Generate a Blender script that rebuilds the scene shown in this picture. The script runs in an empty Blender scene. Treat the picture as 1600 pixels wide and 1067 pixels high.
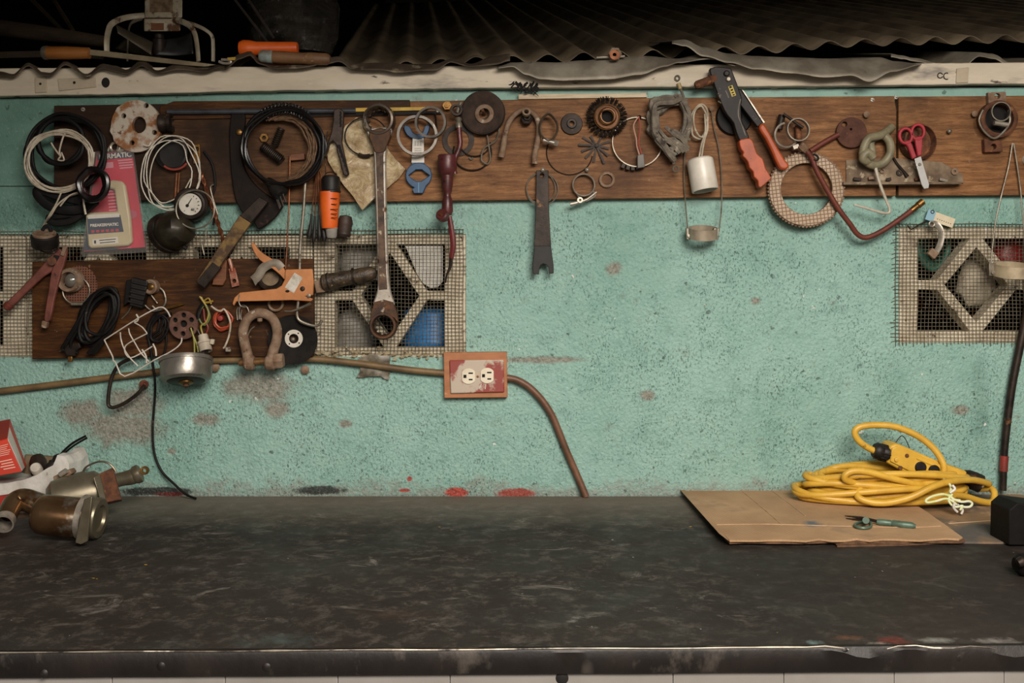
import bpy, bmesh, math, random
from mathutils import Vector, Matrix, noise as mnoise

# ------------------------------------------------------------ camera, world, light, exposure
SC = bpy.context.scene
COL = SC.collection
D, F, CZ, HY, BZ = 2.18, 1556.0, 1.333, 430.0, 0.85      # camera distance, focal px, camera height, horizon row, bench height
S = D / F                                                   # metres per pixel on the wall
cam = bpy.data.cameras.new('camera'); camo = bpy.data.objects.new('camera', cam); COL.objects.link(camo)
cam.sensor_width = 36.0; cam.lens = F * 36.0 / 1600.0
camo.location = (0, -D, CZ); camo.rotation_euler = (math.pi / 2, 0, 0)
cam.shift_y = -(533.5 - HY) / 1600.0
cam.clip_start = 0.02
SC.camera = camo

def lin(c):
    if isinstance(c, str):
        c = c.lstrip('#'); c = [int(c[i:i + 2], 16) / 255 for i in (0, 2, 4)]
    return tuple((v / 12.92 if v <= .04045 else ((v + .055) / 1.055) ** 2.4) for v in c) + (1,)

world = bpy.data.worlds.new('overcast'); SC.world = world; world.use_nodes = True
bgn = world.node_tree.nodes['Background']; bgn.inputs[0].default_value = lin('#efe9dc'); bgn.inputs[1].default_value = 0.16
def area(name, loc, target, sx, sy, power, col):
    l = bpy.data.lights.new(name, 'AREA'); l.shape = 'RECTANGLE'; l.size = sx; l.size_y = sy; l.energy = power; l.color = lin(col)[:3]
    o = bpy.data.objects.new(name, l); COL.objects.link(o); o.location = loc
    o.rotation_euler = (Vector(target) - Vector(loc)).to_track_quat('-Z', 'Y').to_euler()
    return o
area('doorway_daylight', (0.55, -2.4, 2.3), (0.05, 0, 0.95), 1.2, .9, 86, '#fff5ea')
area('open_front_daylight', (-0.3, -4.2, 2.1), (0, 0, 1.2), 3.0, 1.4, 27, '#f7f1e8')
area('roof_fill', (2.7, .9, 2.55), (-.4, .8, 2.0), .7, .3, 9, '#fff0dc')  # added fill behind the wall, grazing the roof ribs to bring them out
SC.view_settings.view_transform = 'Standard'; SC.view_settings.look = 'None'
SC.view_settings.exposure = 0.0; SC.view_settings.gamma = 1.0; SC.view_settings.use_curve_mapping = False

# ------------------------------------------------------------ geometry helpers (points are target pixels at a stated distance in front of the wall)
RND = random.Random(7)
def P(px, py, d=0.0):
    k = (D - d) / F
    return Vector(((px - 800) * k, -d, CZ + (HY - py) * k))
def TB(px, py, h=0.0):                                      # the point of the bench plane (raised h) seen at a pixel
    dist = (CZ - BZ - h) * F / (py - HY)
    return Vector(((px - 800) * dist / F, dist - D, BZ + h))
def circle(cx, cy, r, n=20, ry=None, a0=0.0):
    ry = r if ry is None else ry
    return [(cx + r * math.cos(a0 + 2 * math.pi * i / n), cy + ry * math.sin(a0 + 2 * math.pi * i / n)) for i in range(n)]
def rect(cx, cy, w, h, deg=0):
    c, s = math.cos(math.radians(deg)), math.sin(math.radians(deg))
    return [(cx + x * c - y * s, cy + x * s + y * c) for x, y in ((-w/2, -h/2), (w/2, -h/2), (w/2, h/2), (-w/2, h/2))]
def catmull(p, closed, sub):
    n = len(p); out = []
    for i in range(n if closed else n - 1):
        if closed: a, b, c, e = p[(i-1) % n], p[i], p[(i+1) % n], p[(i+2) % n]
        else: a, b, c, e = p[max(i-1, 0)], p[i], p[i+1], p[min(i+2, n-1)]
        for k in range(sub):
            t = k / sub
            out.append(0.5 * ((2*b) + (c-a)*t + (2*a-5*b+4*c-e)*t*t + (3*b-a-3*c+e)*t*t*t))
    if not closed: out.append(p[-1].copy())
    return out

class MB:
    def __init__(self, d=0.03): self.bm = bmesh.new(); self.d = d
    def v3(self, p):
        if isinstance(p, Vector): return p.copy()
        return P(p[0], p[1], p[2] if len(p) > 2 else self.d)
    def tube(self, pts, r, n=7, closed=False, sub=5, cap=True, flat=None):
        """r in wall pixels: one number or one per given point; flat=(a,b) squashes the section"""
        pts = [self.v3(p) for p in pts]
        m = len(pts)
        rs = [r] * m if not isinstance(r, (list, tuple)) else list(r)
        if sub > 1 and m > 2:
            q = catmull(pts, closed, sub)
            rr = []
            for i in range(len(q)):
                t = i / sub; a = int(t); f = t - a
                rr.append(rs[a % m] * (1-f) + rs[(a+1) % m if closed else min(a+1, m-1)] * f)
            pts, rs = q, rr
        m = len(pts)
        tan = []
        for i in range(m):
            a = pts[(i-1) % m] if closed or i > 0 else pts[i]
            b = pts[(i+1) % m] if closed or i < m-1 else pts[i]
            t = b - a
            tan.append(t.normalized() if t.length > 1e-9 else Vector((0, 0, 1)))
        ref = Vector((0, -1, 0)) if abs(tan[0].y) < .9 else Vector((1, 0, 0))
        nrm = (ref - tan[0] * ref.dot(tan[0])).normalized()
        rings = []
        for i in range(m):
            t = tan[i]; nrm = nrm - t * nrm.dot(t)
            nrm = nrm.normalized() if nrm.length > 1e-6 else t.orthogonal().normalized()
            bi = t.cross(nrm); ring = []
            fa, fb = flat if flat else (1, 1)
            for k in range(n):
                a = 2 * math.pi * k / n
                ring.append(self.bm.verts.new(pts[i] + (nrm * math.cos(a) * fa + bi * math.sin(a) * fb) * rs[i] * S))
            rings.append(ring)
        for i in range(m if closed else m - 1):
            A, B = rings[i], rings[(i+1) % m]
            for k in range(n): self.bm.faces.new((A[k], A[(k+1) % n], B[(k+1) % n], B[k]))
        if cap and not closed:
            self.bm.faces.new(rings[0][::-1]); self.bm.faces.new(rings[-1])
        return self
    def loop(self, cx, cy, rx, ry=None, r=1.5, rot=0, d=None, jit=0, dj=0, n=7, pts=14, a0=0, a1=360, tilt=(0, 0)):
        """an ellipse (or an arc of one) of wire; tilt=(depth per px right, depth per px down) in metres"""
        ry = rx if ry is None else ry; d = self.d if d is None else d
        full = abs(a1 - a0) >= 359; c, s = math.cos(math.radians(rot)), math.sin(math.radians(rot)); out = []
        for i in range(pts if full else pts + 1):
            a = math.radians(a0 + (a1 - a0) * i / pts)
            x, y = rx * math.cos(a) + RND.uniform(-jit, jit), ry * math.sin(a) + RND.uniform(-jit, jit)
            X, Y = x * c - y * s, x * s + y * c
            out.append((cx + X, cy + Y, d + RND.uniform(-dj, dj) + X * tilt[0] + Y * tilt[1]))
        return self.tube(out, r, n=n, closed=full, sub=4)
    def coil(self, cx, cy, rx, ry, r, turns, jit=3, rot=0, d=None, dj=.004, n=6, pts=12, cj=2):
        """one continuous wire wound in loose turns"""
        d = self.d if d is None else d; c, s = math.cos(math.radians(rot)), math.sin(math.radians(rot)); out = []
        ox = oy = 0
        for i in range(int(turns * pts) + 1):
            if i % pts == 0: ox, oy, k = RND.uniform(-cj, cj), RND.uniform(-cj, cj), 1 + RND.uniform(-.5, .5) * jit / max(rx, 1)
            a = 2 * math.pi * i / pts
            x, y = rx * k * math.cos(a) + ox + RND.uniform(-jit, jit) * .35, ry * k * math.sin(a) + oy + RND.uniform(-jit, jit) * .35
            out.append((cx + x * c - y * s, cy + x * s + y * c, d + RND.uniform(-dj, dj)))
        return self.tube(out, r, n=n, sub=3)
    def lathe(self, cx, cy, prof, d=None, axis=(0, -1, 0), n=32, closed=False, sq=1.0, roll=0):
        """revolve (radius px, height px) about an axis through the pixel; axis (0,-1,0) points at the viewer"""
        c = cx if isinstance(cx, Vector) else P(cx, cy, self.d if d is None else d)
        ax = Vector(axis).normalized(); up = Vector((0, 0, 1)) if abs(ax.z) < .9 else Vector((1, 0, 0))
        u = up.cross(ax).normalized(); w = ax.cross(u)
        rings = []
        for r, h in prof:
            if r <= 1e-6: rings.append([self.bm.verts.new(c + ax * h * S)])
            else: rings.append([self.bm.verts.new(c + ax * h * S + (u * math.cos(roll + 2*math.pi*k/n) * sq + w * math.sin(roll + 2*math.pi*k/n)) * r * S) for k in range(n)])
        m = len(rings)
        for i in range(m if closed else m - 1):
            A, B = rings[i], rings[(i+1) % m]
            for k in range(n):
                k2 = (k+1) % n
                if len(A) == 1 and len(B) == 1: break
                if len(A) == 1: self.bm.faces.new((A[0], B[k2], B[k]))
                elif len(B) == 1: self.bm.faces.new((A[k], A[k2], B[0]))
                else: self.bm.faces.new((A[k], A[k2], B[k2], B[k]))
        if not closed:
            for R in (rings[0], rings[-1]):
                if len(R) > 2: self.bm.faces.new(R)
        return self
    def band(self, cx, cy, R, w, t=1.6, d=None, axis=(0, -1, 0), n=40, sq=1.0):
        """a flat strap bent into a ring: radius, width along the axis, thickness (px)"""
        return self.lathe(cx, cy, [(R, 0), (R, w), (R - t, w), (R - t, 0)], d, axis, n, closed=True, sq=sq)
    def rod(self, a, b, r, n=14, r2=None):
        a, b = self.v3(a), self.v3(b); ax = b - a
        return self.lathe(a, 0, [(r, 0), (r if r2 is None else r2, ax.length / S)], axis=ax, n=n)
    def turned(self, a, b, prof, n=20, closed=False):
        """lathe from point a to point b, heights 0..1"""
        a, b = self.v3(a), self.v3(b); L = (b - a).length / S
        return self.lathe(a, 0, [(r, h * L) for r, h in prof], axis=b - a, n=n, closed=closed)
    def prism(self, outline, d0, d1, holes=(), smooth=0):
        """extrude a pixel outline from depth d0 (back) to d1 (front)"""
        b = self.bm; edges = []
        def ring(o):
            pts = [P(p[0], p[1], d1) for p in o]
            if smooth: pts = catmull(pts, True, smooth)
            vs = [b.verts.new(p) for p in pts]
            return [b.edges.new((vs[i], vs[(i+1) % len(vs)])) for i in range(len(vs))]
        edges += ring(outline)
        keep = smooth; smooth = 0
        for h in holes: edges += ring(h)
        if not holes:
            vs = []
            for e in edges:
                pass
            loop = [edges[0].verts[0]]
            for e in edges[:-1]: loop.append(e.other_vert(loop[-1]))
            fs = [b.faces.new(loop)]
        else:
            r = bmesh.ops.triangle_fill(b, use_beauty=True, use_dissolve=False, edges=edges)
            fs = [g for g in r['geom'] if isinstance(g, bmesh.types.BMFace)]
        r = bmesh.ops.extrude_face_region(b, geom=fs)
        vs = [g for g in r['geom'] if isinstance(g, bmesh.types.BMVert)]
        bmesh.ops.translate(b, verts=vs, vec=(0, d1 - d0, 0))
        return self
    def hexa(self, front, back):
        """eight corners: front quad and back quad, same order"""
        f = [self.bm.verts.new(self.v3(p)) for p in front]; k = [self.bm.verts.new(self.v3(p)) for p in back]; n = len(f)
        self.bm.faces.new(f); self.bm.faces.new(k[::-1])
        for i in range(n): self.bm.faces.new((f[i], k[i], k[(i+1) % n], f[(i+1) % n]))
        return self
    def slab(self, pts, h):
        """a polygon of 3D points extruded upward by h"""
        lo = [self.bm.verts.new(p) for p in pts]; hi = [self.bm.verts.new(p + Vector((0, 0, h))) for p in pts]; n = len(lo)
        self.bm.faces.new(lo[::-1]); self.bm.faces.new(hi)
        for i in range(n): self.bm.faces.new((lo[i], lo[(i+1) % n], hi[(i+1) % n], hi[i]))
        return self
    def cube(self, a, b):
        (x0, y0, z0), (x1, y1, z1) = a, b
        return self.slab([Vector((x0, y0, z0)), Vector((x1, y0, z0)), Vector((x1, y1, z0)), Vector((x0, y1, z0))], z1 - z0)
    def cut(self, step_px, axes='xz'):
        """dice the mesh along a grid so that it can be crumpled"""
        b = self.bm
        for a in axes:
            i = 'xyz'.index(a); vals = [v.co[i] for v in b.verts]; lo, hi = min(vals), max(vals); st = step_px * S; t = lo + st
            while t < hi - st * .3:
                co = Vector((0, 0, 0)); co[i] = t; no = Vector((0, 0, 0)); no[i] = 1
                bmesh.ops.bisect_plane(b, geom=b.verts[:] + b.edges[:] + b.faces[:], plane_co=co, plane_no=no, dist=1e-6)
                t += st
        return self
    def rough(self, amp_px, scale=30.0, seed=0, axes=(1, 1, 1)):
        off = Vector((seed * 3.1, seed * 1.7, seed * .9))
        for v in self.bm.verts:
            n = mnoise.noise_vector(v.co * scale + off)
            v.co += Vector((n.x * axes[0], n.y * axes[1], n.z * axes[2])) * amp_px * S
        return self
    def grid(self, fn, nu, nv):
        vs = [[self.bm.verts.new(fn(i / nu, j / nv)) for j in range(nv + 1)] for i in range(nu + 1)]
        for i in range(nu):
            for j in range(nv): self.bm.faces.new((vs[i][j], vs[i+1][j], vs[i+1][j+1], vs[i][j+1]))
        return self

def add(name, mb, mat, parent=None, bevel=0.0, solid=0.0, subd=0, angle=38, label=None):
    me = bpy.data.meshes.new(name); bm = mb.bm
    bmesh.ops.recalc_face_normals(bm, faces=bm.faces[:])
    bm.to_mesh(me); bm.free()
    o = bpy.data.objects.new(name, me); COL.objects.link(o)
    for m in (mat if isinstance(mat, list) else [mat]): me.materials.append(m)
    me.shade_smooth(); me.set_sharp_from_angle(angle=math.radians(angle))
    if parent is not None:
        root = parent; off = Vector((0, 0, 0))
        while root is not None: off += Vector(root.location); root = root.parent
        o.parent = parent
    else:
        xs = [v.co for v in me.vertices]
        off = Vector([(min(c[i] for c in xs) + max(c[i] for c in xs)) / 2 for i in (0, 1)] + [min(c[2] for c in xs)])
        o.location = off
    me.transform(Matrix.Translation(-off))
    if solid: m = o.modifiers.new('solid', 'SOLIDIFY'); m.thickness = solid; m.offset = 0
    if bevel: m = o.modifiers.new('bevel', 'BEVEL'); m.width = bevel * S; m.segments = 2; m.limit_method = 'ANGLE'; m.angle_limit = math.radians(40)
    if subd: m = o.modifiers.new('subd', 'SUBSURF'); m.levels = subd; m.render_levels = subd
    if label: o['label'] = label
    return o
def tag(o, label, cat, group=None):
    o['label'] = label; o['category'] = cat
    if group: o['group'] = group
    return o
def struct(name, mb, mat, **k):
    o = add(name, mb, mat, **k); o['kind'] = 'structure'; return o
def empty(name, label, cat, at, group=None):
    o = bpy.data.objects.new(name, None); COL.objects.link(o); o.location = at; o.empty_display_size = .02
    return tag(o, label, cat, group)
def one(name, label, cat, mb, mat, group=None, **k): return tag(add(name, mb, mat, **k), label, cat, group)
def part(name, mb, mat, parent, **k): return add(name, mb, mat, parent, **k)
def text(body, size_px, at, mat, parent, deg=0, name='lettering', d=None, depth=.0004, bold=0.0, squeeze=1.0, normal=None, label=None):
    cu = bpy.data.curves.new(name, 'FONT'); cu.body = body; cu.size = size_px * S; cu.extrude = depth; cu.align_x = 'CENTER'; cu.align_y = 'CENTER'; cu.offset = bold
    tmp = bpy.data.objects.new(name, cu); COL.objects.link(tmp)
    dg = bpy.context.evaluated_depsgraph_get(); me = bpy.data.meshes.new_from_object(tmp.evaluated_get(dg))
    bpy.data.objects.remove(tmp); bpy.data.curves.remove(cu)
    me.name = name
    me.transform(Matrix.Diagonal((squeeze, 1, 1, 1)))
    if normal is None: R = Matrix.Rotation(math.pi / 2, 4, 'X')
    else: R = normal
    me.transform(Matrix.Translation(at) @ R @ Matrix.Rotation(math.radians(-deg), 4, 'Z'))
    off = Vector((0, 0, 0)); r = parent
    while r is not None: off += Vector(r.location); r = r.parent
    me.transform(Matrix.Translation(-off)); me.materials.clear(); me.materials.append(mat)
    o = bpy.data.objects.new(name, me); COL.objects.link(o); o.parent = parent
    if label: o['label'] = label
    return o

# ------------------------------------------------------------ materials
class NT:
    def __init__(self, name):
        self.m = bpy.data.materials.new(name); self.m.use_nodes = True; self.t = self.m.node_tree
        self.b = self.t.nodes['Principled BSDF']; self.co = None
    def n(self, typ, **k):
        x = self.t.nodes.new(typ)
        for a, v in k.items(): setattr(x, a, v)
        return x
    def l(self, a, b): self.t.links.new(a, b)
    def coord(self, stretch=(1, 1, 1), rot=(0, 0, 0)):
        c = self.n('ShaderNodeTexCoord'); mp = self.n('ShaderNodeMapping'); mp.inputs['Scale'].default_value = stretch; mp.inputs['Rotation'].default_value = rot
        self.l(c.outputs['Object'], mp.inputs['Vector']); return mp.outputs[0]
    def noise(self, vec, scale, detail=6, rough=.6, dist=0.0):
        x = self.n('ShaderNodeTexNoise'); x.inputs['Scale'].default_value = scale; x.inputs['Detail'].default_value = detail; x.inputs['Roughness'].default_value = rough; x.inputs['Distortion'].default_value = dist
        self.l(vec, x.inputs['Vector']); return x.outputs['Fac']
    def ramp(self, fac, stops):
        x = self.n('ShaderNodeValToRGB'); e = x.color_ramp.elements
        while len(e) < len(stops): e.new(.5)
        for q, (p, c) in zip(e, stops): q.position = p; q.color = lin(c) if not isinstance(c, (int, float)) else (c, c, c, 1)
        self.l(fac, x.inputs[0]); return x.outputs[0]
    def math(self, op, a, b=None, c=None, clamp=False):
        x = self.n('ShaderNodeMath', operation=op, use_clamp=clamp)
        for i, v in enumerate((a, b, c)):
            if v is None: continue
            if isinstance(v, (int, float)): x.inputs[i].default_value = v
            else: self.l(v, x.inputs[i])
        return x.outputs[0]
    def mix(self, fac, a, b):
        x = self.n('ShaderNodeMix', data_type='RGBA')
        if isinstance(fac, (int, float)): x.inputs[0].default_value = fac
        else: self.l(fac, x.inputs[0])
        for s, v in ((x.inputs[6], a), (x.inputs[7], b)):
            if isinstance(v, str): s.default_value = lin(v)
            elif isinstance(v, tuple): s.default_value = v
            else: self.l(v, s)
        return x.outputs[2]
    def bump(self, h, strength, dist=.002, prev=None):
        x = self.n('ShaderNodeBump'); x.inputs['Strength'].default_value = strength; x.inputs['Distance'].default_value = dist
        self.l(h, x.inputs['Height'])
        if prev is not None: self.l(prev, x.inputs['Normal'])
        return x.outputs[0]
    def out(self, col=None, rough=None, metal=None, normal=None):
        for k, v in (('Base Color', col), ('Roughness', rough), ('Metallic', metal), ('Normal', normal)):
            if v is None: continue
            if isinstance(v, (int, float)): self.b.inputs[k].default_value = v
            elif isinstance(v, str): self.b.inputs[k].default_value = lin(v)
            else: self.l(v, self.b.inputs[k])
        return self.m

def mk(name, c1, c2=None, scale=40, rough=.6, metal=0.0, bump=.3, bscale=150, bdist=.001, lo=.38, hi=.62, spots=(), stretch=(1, 1, 1), detail=6, spec=None):
    """worn surface: two tones in noise, then spots of (colour, scale, threshold)"""
    t = NT(name); v = t.coord(stretch); c2 = c2 or c1
    col = t.ramp(t.noise(v, scale, detail), [(lo, c1), (hi, c2)])
    rg = rough
    for i, sp_ in enumerate(spots):
        sc, ss, th = sp_[:3]; wd = sp_[3] if len(sp_) > 3 else .06
        mp = t.n('ShaderNodeMapping'); mp.inputs['Location'].default_value = (3.7 * i + 1.3, 2.1 * i, 5.3 * i); t.l(v, mp.inputs['Vector'])
        f = t.ramp(t.noise(mp.outputs[0], ss, 5, .65), [(th, 0.0), (min(th + wd, 1), 1.0)])
        col = t.mix(f, col, sc)
    nm = t.bump(t.noise(v, bscale, 4), bump, bdist) if bump else None
    if spec is not None: t.b.inputs['Specular IOR Level'].default_value = spec
    return t.out(col, rg, metal, nm)
# ------------------------------------------------------------ the painted wall
def wall_material():
    t = NT('teal_stucco_paint'); v = t.coord()
    sep = t.n('ShaderNodeSeparateXYZ'); t.l(v, sep.inputs[0]); X, Z = sep.outputs[0], sep.outputs[2]
    big = t.noise(v, 3.2, 5, .6); mid = t.noise(v, 22, 6, .65); fine = t.noise(v, 190, 5, .7); grit = t.noise(v, 420, 3, .6)
    col = t.ramp(big, [(.3, '#739c90'), (.5, '#86aba0'), (.72, '#93b6ac')])
    col = t.mix(t.math('MULTIPLY', t.ramp(mid, [(.45, 0.0), (.75, 1.0)]), .5), col, '#94b4a6')
    col = t.mix(t.math('MULTIPLY', t.ramp(mid, [(.26, 1.0), (.46, 0.0)]), .55), col, '#66877a')
    warp = t.math('ADD', t.math('MULTIPLY', mid, .9), t.math('MULTIPLY', fine, .5))
    def blob(cx, cy, rx, ry, soft=.5):
        c = P(cx, cy)
        dx = t.math('DIVIDE', t.math('SUBTRACT', X, c.x), rx * S); dz = t.math('DIVIDE', t.math('SUBTRACT', Z, c.z), ry * S)
        d = t.math('SQRT', t.math('ADD', t.math('MULTIPLY', dx, dx), t.math('MULTIPLY', dz, dz)))
        e = t.math('ADD', d, t.math('MULTIPLY', t.math('SUBTRACT', warp, .7), 1.45))
        return t.math('SMOOTH_MIN', 1.0, t.math('MULTIPLY', t.math('SUBTRACT', 1.0, e), 1 / soft), .05, clamp=True)
    bare = None
    for a in ((190, 668, 82, 34), (208, 632, 54, 32), (130, 645, 40, 24), (408, 606, 66, 32), (322, 655, 28, 14), (1012, 617, 14, 9), (432, 640, 26, 18), (960, 420, 16, 14), (1500, 640, 18, 10), (845, 562, 90, 7), (1180, 470, 10, 8), (268, 705, 10, 8), (540, 662, 14, 8)):
        b = blob(*a); bare = b if bare is None else t.math('MAXIMUM', bare, b)
    col = t.mix(t.math('MULTIPLY', bare, .82), col, t.ramp(fine, [(.35, '#665c50'), (.55, '#8b8175'), (.7, '#9c9388')]))
    # darker green towards the upper left, fading out to the right
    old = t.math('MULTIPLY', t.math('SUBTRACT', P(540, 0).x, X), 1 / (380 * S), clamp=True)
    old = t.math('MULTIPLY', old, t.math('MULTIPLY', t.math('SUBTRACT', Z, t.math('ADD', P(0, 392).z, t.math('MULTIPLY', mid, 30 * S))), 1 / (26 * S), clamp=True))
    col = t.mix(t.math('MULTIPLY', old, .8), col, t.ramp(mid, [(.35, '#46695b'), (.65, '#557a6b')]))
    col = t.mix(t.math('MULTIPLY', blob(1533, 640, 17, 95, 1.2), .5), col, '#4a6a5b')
    # bare plaster along the foot of the wall, with red and black paint smears
    foot = t.math('ADD', t.math('DIVIDE', t.math('SUBTRACT', P(0, 752).z, Z), 22 * S), t.math('MULTIPLY', t.math('SUBTRACT', warp, .68), 4.5))
    foot = t.math('MULTIPLY', foot, 1.0, clamp=True)
    col = t.mix(t.math('MULTIPLY', foot, .75), col, t.ramp(fine, [(.3, '#4b4a45'), (.6, '#8d8f86')]))
    for (cx, cy, rx, ry, c) in ((245, 768, 64, 8, '#17110f'), (500, 766, 50, 8, '#191211'), (262, 772, 30, 4, '#5c140f'), (712, 769, 22, 8, '#a32a17'), (806, 770, 34, 8, '#8f2c1b'), (640, 748, 5, 5, '#9c2a1d'), (632, 766, 10, 3, '#9c2a1d')):
        col = t.mix(t.math('MULTIPLY', blob(cx, cy, rx, ry, .3), .9), col, c)
    # pits, chips, splashes
    pit = t.ramp(t.noise(v, 62, 3, .55), [(.66, 0.0), (.71, 1.0)])
    col = t.mix(t.math('MULTIPLY', pit, .7), col, '#3c463e')
    mp = t.n('ShaderNodeMapping'); mp.inputs['Location'].default_value = (5, 2, 9); t.l(v, mp.inputs['Vector'])
    col = t.mix(t.ramp(t.noise(mp.outputs[0], 44, 3, .5), [(.725, 0.0), (.745, 1.0)]), col, '#c8cdc2')
    mp2 = t.n('ShaderNodeMapping'); mp2.inputs['Location'].default_value = (1, 7, 3); t.l(v, mp2.inputs['Vector'])
    col = t.mix(t.math('MULTIPLY', t.ramp(t.noise(mp2.outputs[0], 16, 6, .7), [(.62, 0.0), (.74, 1.0)]), .5), col, '#6d6355')
    flk = t.ramp(t.noise(t.coord((1.9, 1, .95)), 165, 3, .6), [(.585, 0.0), (.66, 1.0)])
    clu = t.ramp(t.noise(v, 9, 4, .6), [(.4, .12), (.62, 1.0)])
    flk = t.math('MULTIPLY', t.math('MULTIPLY', flk, clu), t.math('MULTIPLY', t.math('SUBTRACT', P(0, 300).z, Z), 1 / (30 * S), clamp=True))
    col = t.mix(t.math('MULTIPLY', flk, .5), col, '#3d5a50')
    lgt = t.ramp(t.noise(t.coord((1.5, 1.3, .8)), 140, 3, .6), [(.60, 0.0), (.70, 1.0)])
    col = t.mix(t.math('MULTIPLY', lgt, .28), col, '#a9c4b8')
    # seam of the boarded corner at the far end
    seam = t.math('ABSOLUTE', t.math('SUBTRACT', Z, P(0, 291).z)); seam = t.math('LESS_THAN', seam, .0012)
    seam = t.math('MULTIPLY', seam, t.math('LESS_THAN', X, P(88, 0).x))
    col = t.mix(t.math('MULTIPLY', seam, .9), col, '#121512')
    # stucco relief only where it was stippled: below the boards
    vo = t.n('ShaderNodeTexVoronoi'); vo.inputs['Scale'].default_value = 135; t.l(v, vo.inputs['Vector'])
    below = t.math('MULTIPLY', t.math('SUBTRACT', P(0, 300).z, Z), 1 / (30 * S), clamp=True)
    below = t.math('ADD', t.math('MULTIPLY', below, .8), .2)
    h = t.math('ADD', t.math('MULTIPLY', t.noise(v, 120, 4, .62, .4), 1.3), t.math('MULTIPLY', vo.outputs[0], .35))
    h = t.math('SUBTRACT', h, t.math('ADD', t.math('MULTIPLY', t.math('ADD', pit, bare), .25), t.math('MULTIPLY', flk, .5)))
    h = t.math('MULTIPLY', h, below)
    nm = t.bump(h, .9, .0036); nm = t.bump(grit, .3, .001, nm)
    return t.out(col, .62, 0.0, nm)
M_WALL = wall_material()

# ------------------------------------------------------------ shared materials
M_BOARD = None
def board_material(name, tones, dirt, oiled=False):
    t = NT(name); v = t.coord((1.4, 1, 14)); w = t.coord()
    g = t.noise(v, 8, 8, .68, .6); b = t.noise(w, 5, 5, .6); f = t.noise(t.coord((4, 1, 60)), 22, 4, .7)
    col = t.ramp(g, [(.3, tones[0]), (.5, tones[1]), (.7, tones[2])])
    col = t.mix(t.math('MULTIPLY', t.ramp(b, [(.42, 0.0), (.68, 1.0)]), .75), col, dirt)
    col = t.mix(t.math('MULTIPLY', t.ramp(f, [(.35, 1.0), (.5, 0.0)]), .45), col, '#1e130c')
    col = t.mix(t.math('MULTIPLY', t.ramp(t.noise(w, 70, 4, .6), [(.68, 0.0), (.74, 1.0)]), .5), col, '#8d7a68')
    if oiled:                                               # the oil-soaked end of the plank
        sp = t.n('ShaderNodeSeparateXYZ'); t.l(w, sp.inputs[0])
        k = t.math('ADD', t.math('MULTIPLY', sp.outputs[0], -1.7), t.math('ADD', t.math('MULTIPLY', b, 1.5), -.95), clamp=True)
        col = t.mix(t.math('MULTIPLY', k, .92), col, '#1c0f07')
    t.b.inputs['Specular IOR Level'].default_value = .22
    return t.out(col, .6, 0.0, t.bump(t.math('ADD', g, t.math('MULTIPLY', f, .5)), .35, .0012))
M_BOARD = board_material('stained_plywood', ('#50321c', '#845a36', '#a5784e'), '#472c18', True)
M_BOARDL = board_material('oily_plywood', ('#261307', '#442507', '#65401a'), '#190c05')
M_CREAM = mk('chipped_cream_paint', '#d3c6b0', '#bbae99', 9, .6, 0, .35, 120, .001, spots=(('#6f6a66', 7, .56, .14), ('#4a4038', 24, .64), ('#2a211a', 60, .70), ('#8f6a3c', 5, .68, .1), ('#c9bfae', 14, .62)), stretch=(.5, 1, 1.7))
M_CONC = mk('dusty_concrete', '#d6cab2', '#b3a68e', 20, .85, 0, .6, 160, .002, spots=(('#6a5a45', 12, .58, .12), ('#4a3d2f', 34, .62), ('#ddd4c2', 14, .62)))
M_WIRE_MESH = mk('dull_galvanised_wire', '#86806f', '#5d5444', 60, .55, .55, 0, spots=(('#5a3d24', 20, .58),))
M_TIN = mk('grey_roof_tin', '#9d9585', '#766d5f', 12, .6, .35, .4, 60, .002, spots=(('#97907f', 9, .6), ('#5b3d26', 7, .63), ('#3a3029', 30, .66)))
M_ROOF = mk('sooty_roof_tin', '#7a6c57', '#54493a', 8, .5, .3, .3, 60, .002)
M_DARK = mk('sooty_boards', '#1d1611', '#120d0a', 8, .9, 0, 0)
M_FLOOR = mk('concrete_floor', '#8d8a84', '#7a766f', 4, .8, 0, .2)
M_PANEL = mk('pale_grey_panel_paint', '#918c87', '#827d77', 5, .6, 0, .15, 60, spots=(('#6c6660', 14, .72),))

# ------------------------------------------------------------ setting
HOLES = ((-260, 366, 728, 558), (1404, 354, 1690, 536))      # openings for the pierced blocks, px
def wall_back():
    mb = MB(0); xs = [-900, HOLES[0][0], HOLES[0][2], HOLES[1][0], HOLES[1][2], 2500]; zt, zb = P(0, 110).z, 0.0
    def q(x0, x1, z0, z1): mb.cube((x0, 0, z0), (x1, .10, z1))
    X = [P(x, 0).x for x in xs]
    q(X[0], X[1], zb, zt); q(X[2], X[3], zb, zt); q(X[4], X[5], zb, zt)
    for i, h in ((1, HOLES[0]), (3, HOLES[1])):
        q(X[i], X[i+1], zb, P(0, h[3]).z); q(X[i], X[i+1], P(0, h[1]).z, zt)
    bmesh.ops.remove_doubles(mb.bm, verts=mb.bm.verts[:], dist=1e-5)
    return mb
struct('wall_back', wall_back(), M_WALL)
struct('floor', MB().cube((-3.4, -4.6, -.06), (3.4, 3.2, 0)), M_FLOOR)
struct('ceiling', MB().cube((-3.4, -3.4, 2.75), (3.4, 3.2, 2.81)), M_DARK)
struct('shade_wall_left', MB().cube((-1.95, -2.6, 0), (-1.89, -.001, 2.75)), M_DARK)  # unseen side wall, added to darken the left side
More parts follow.
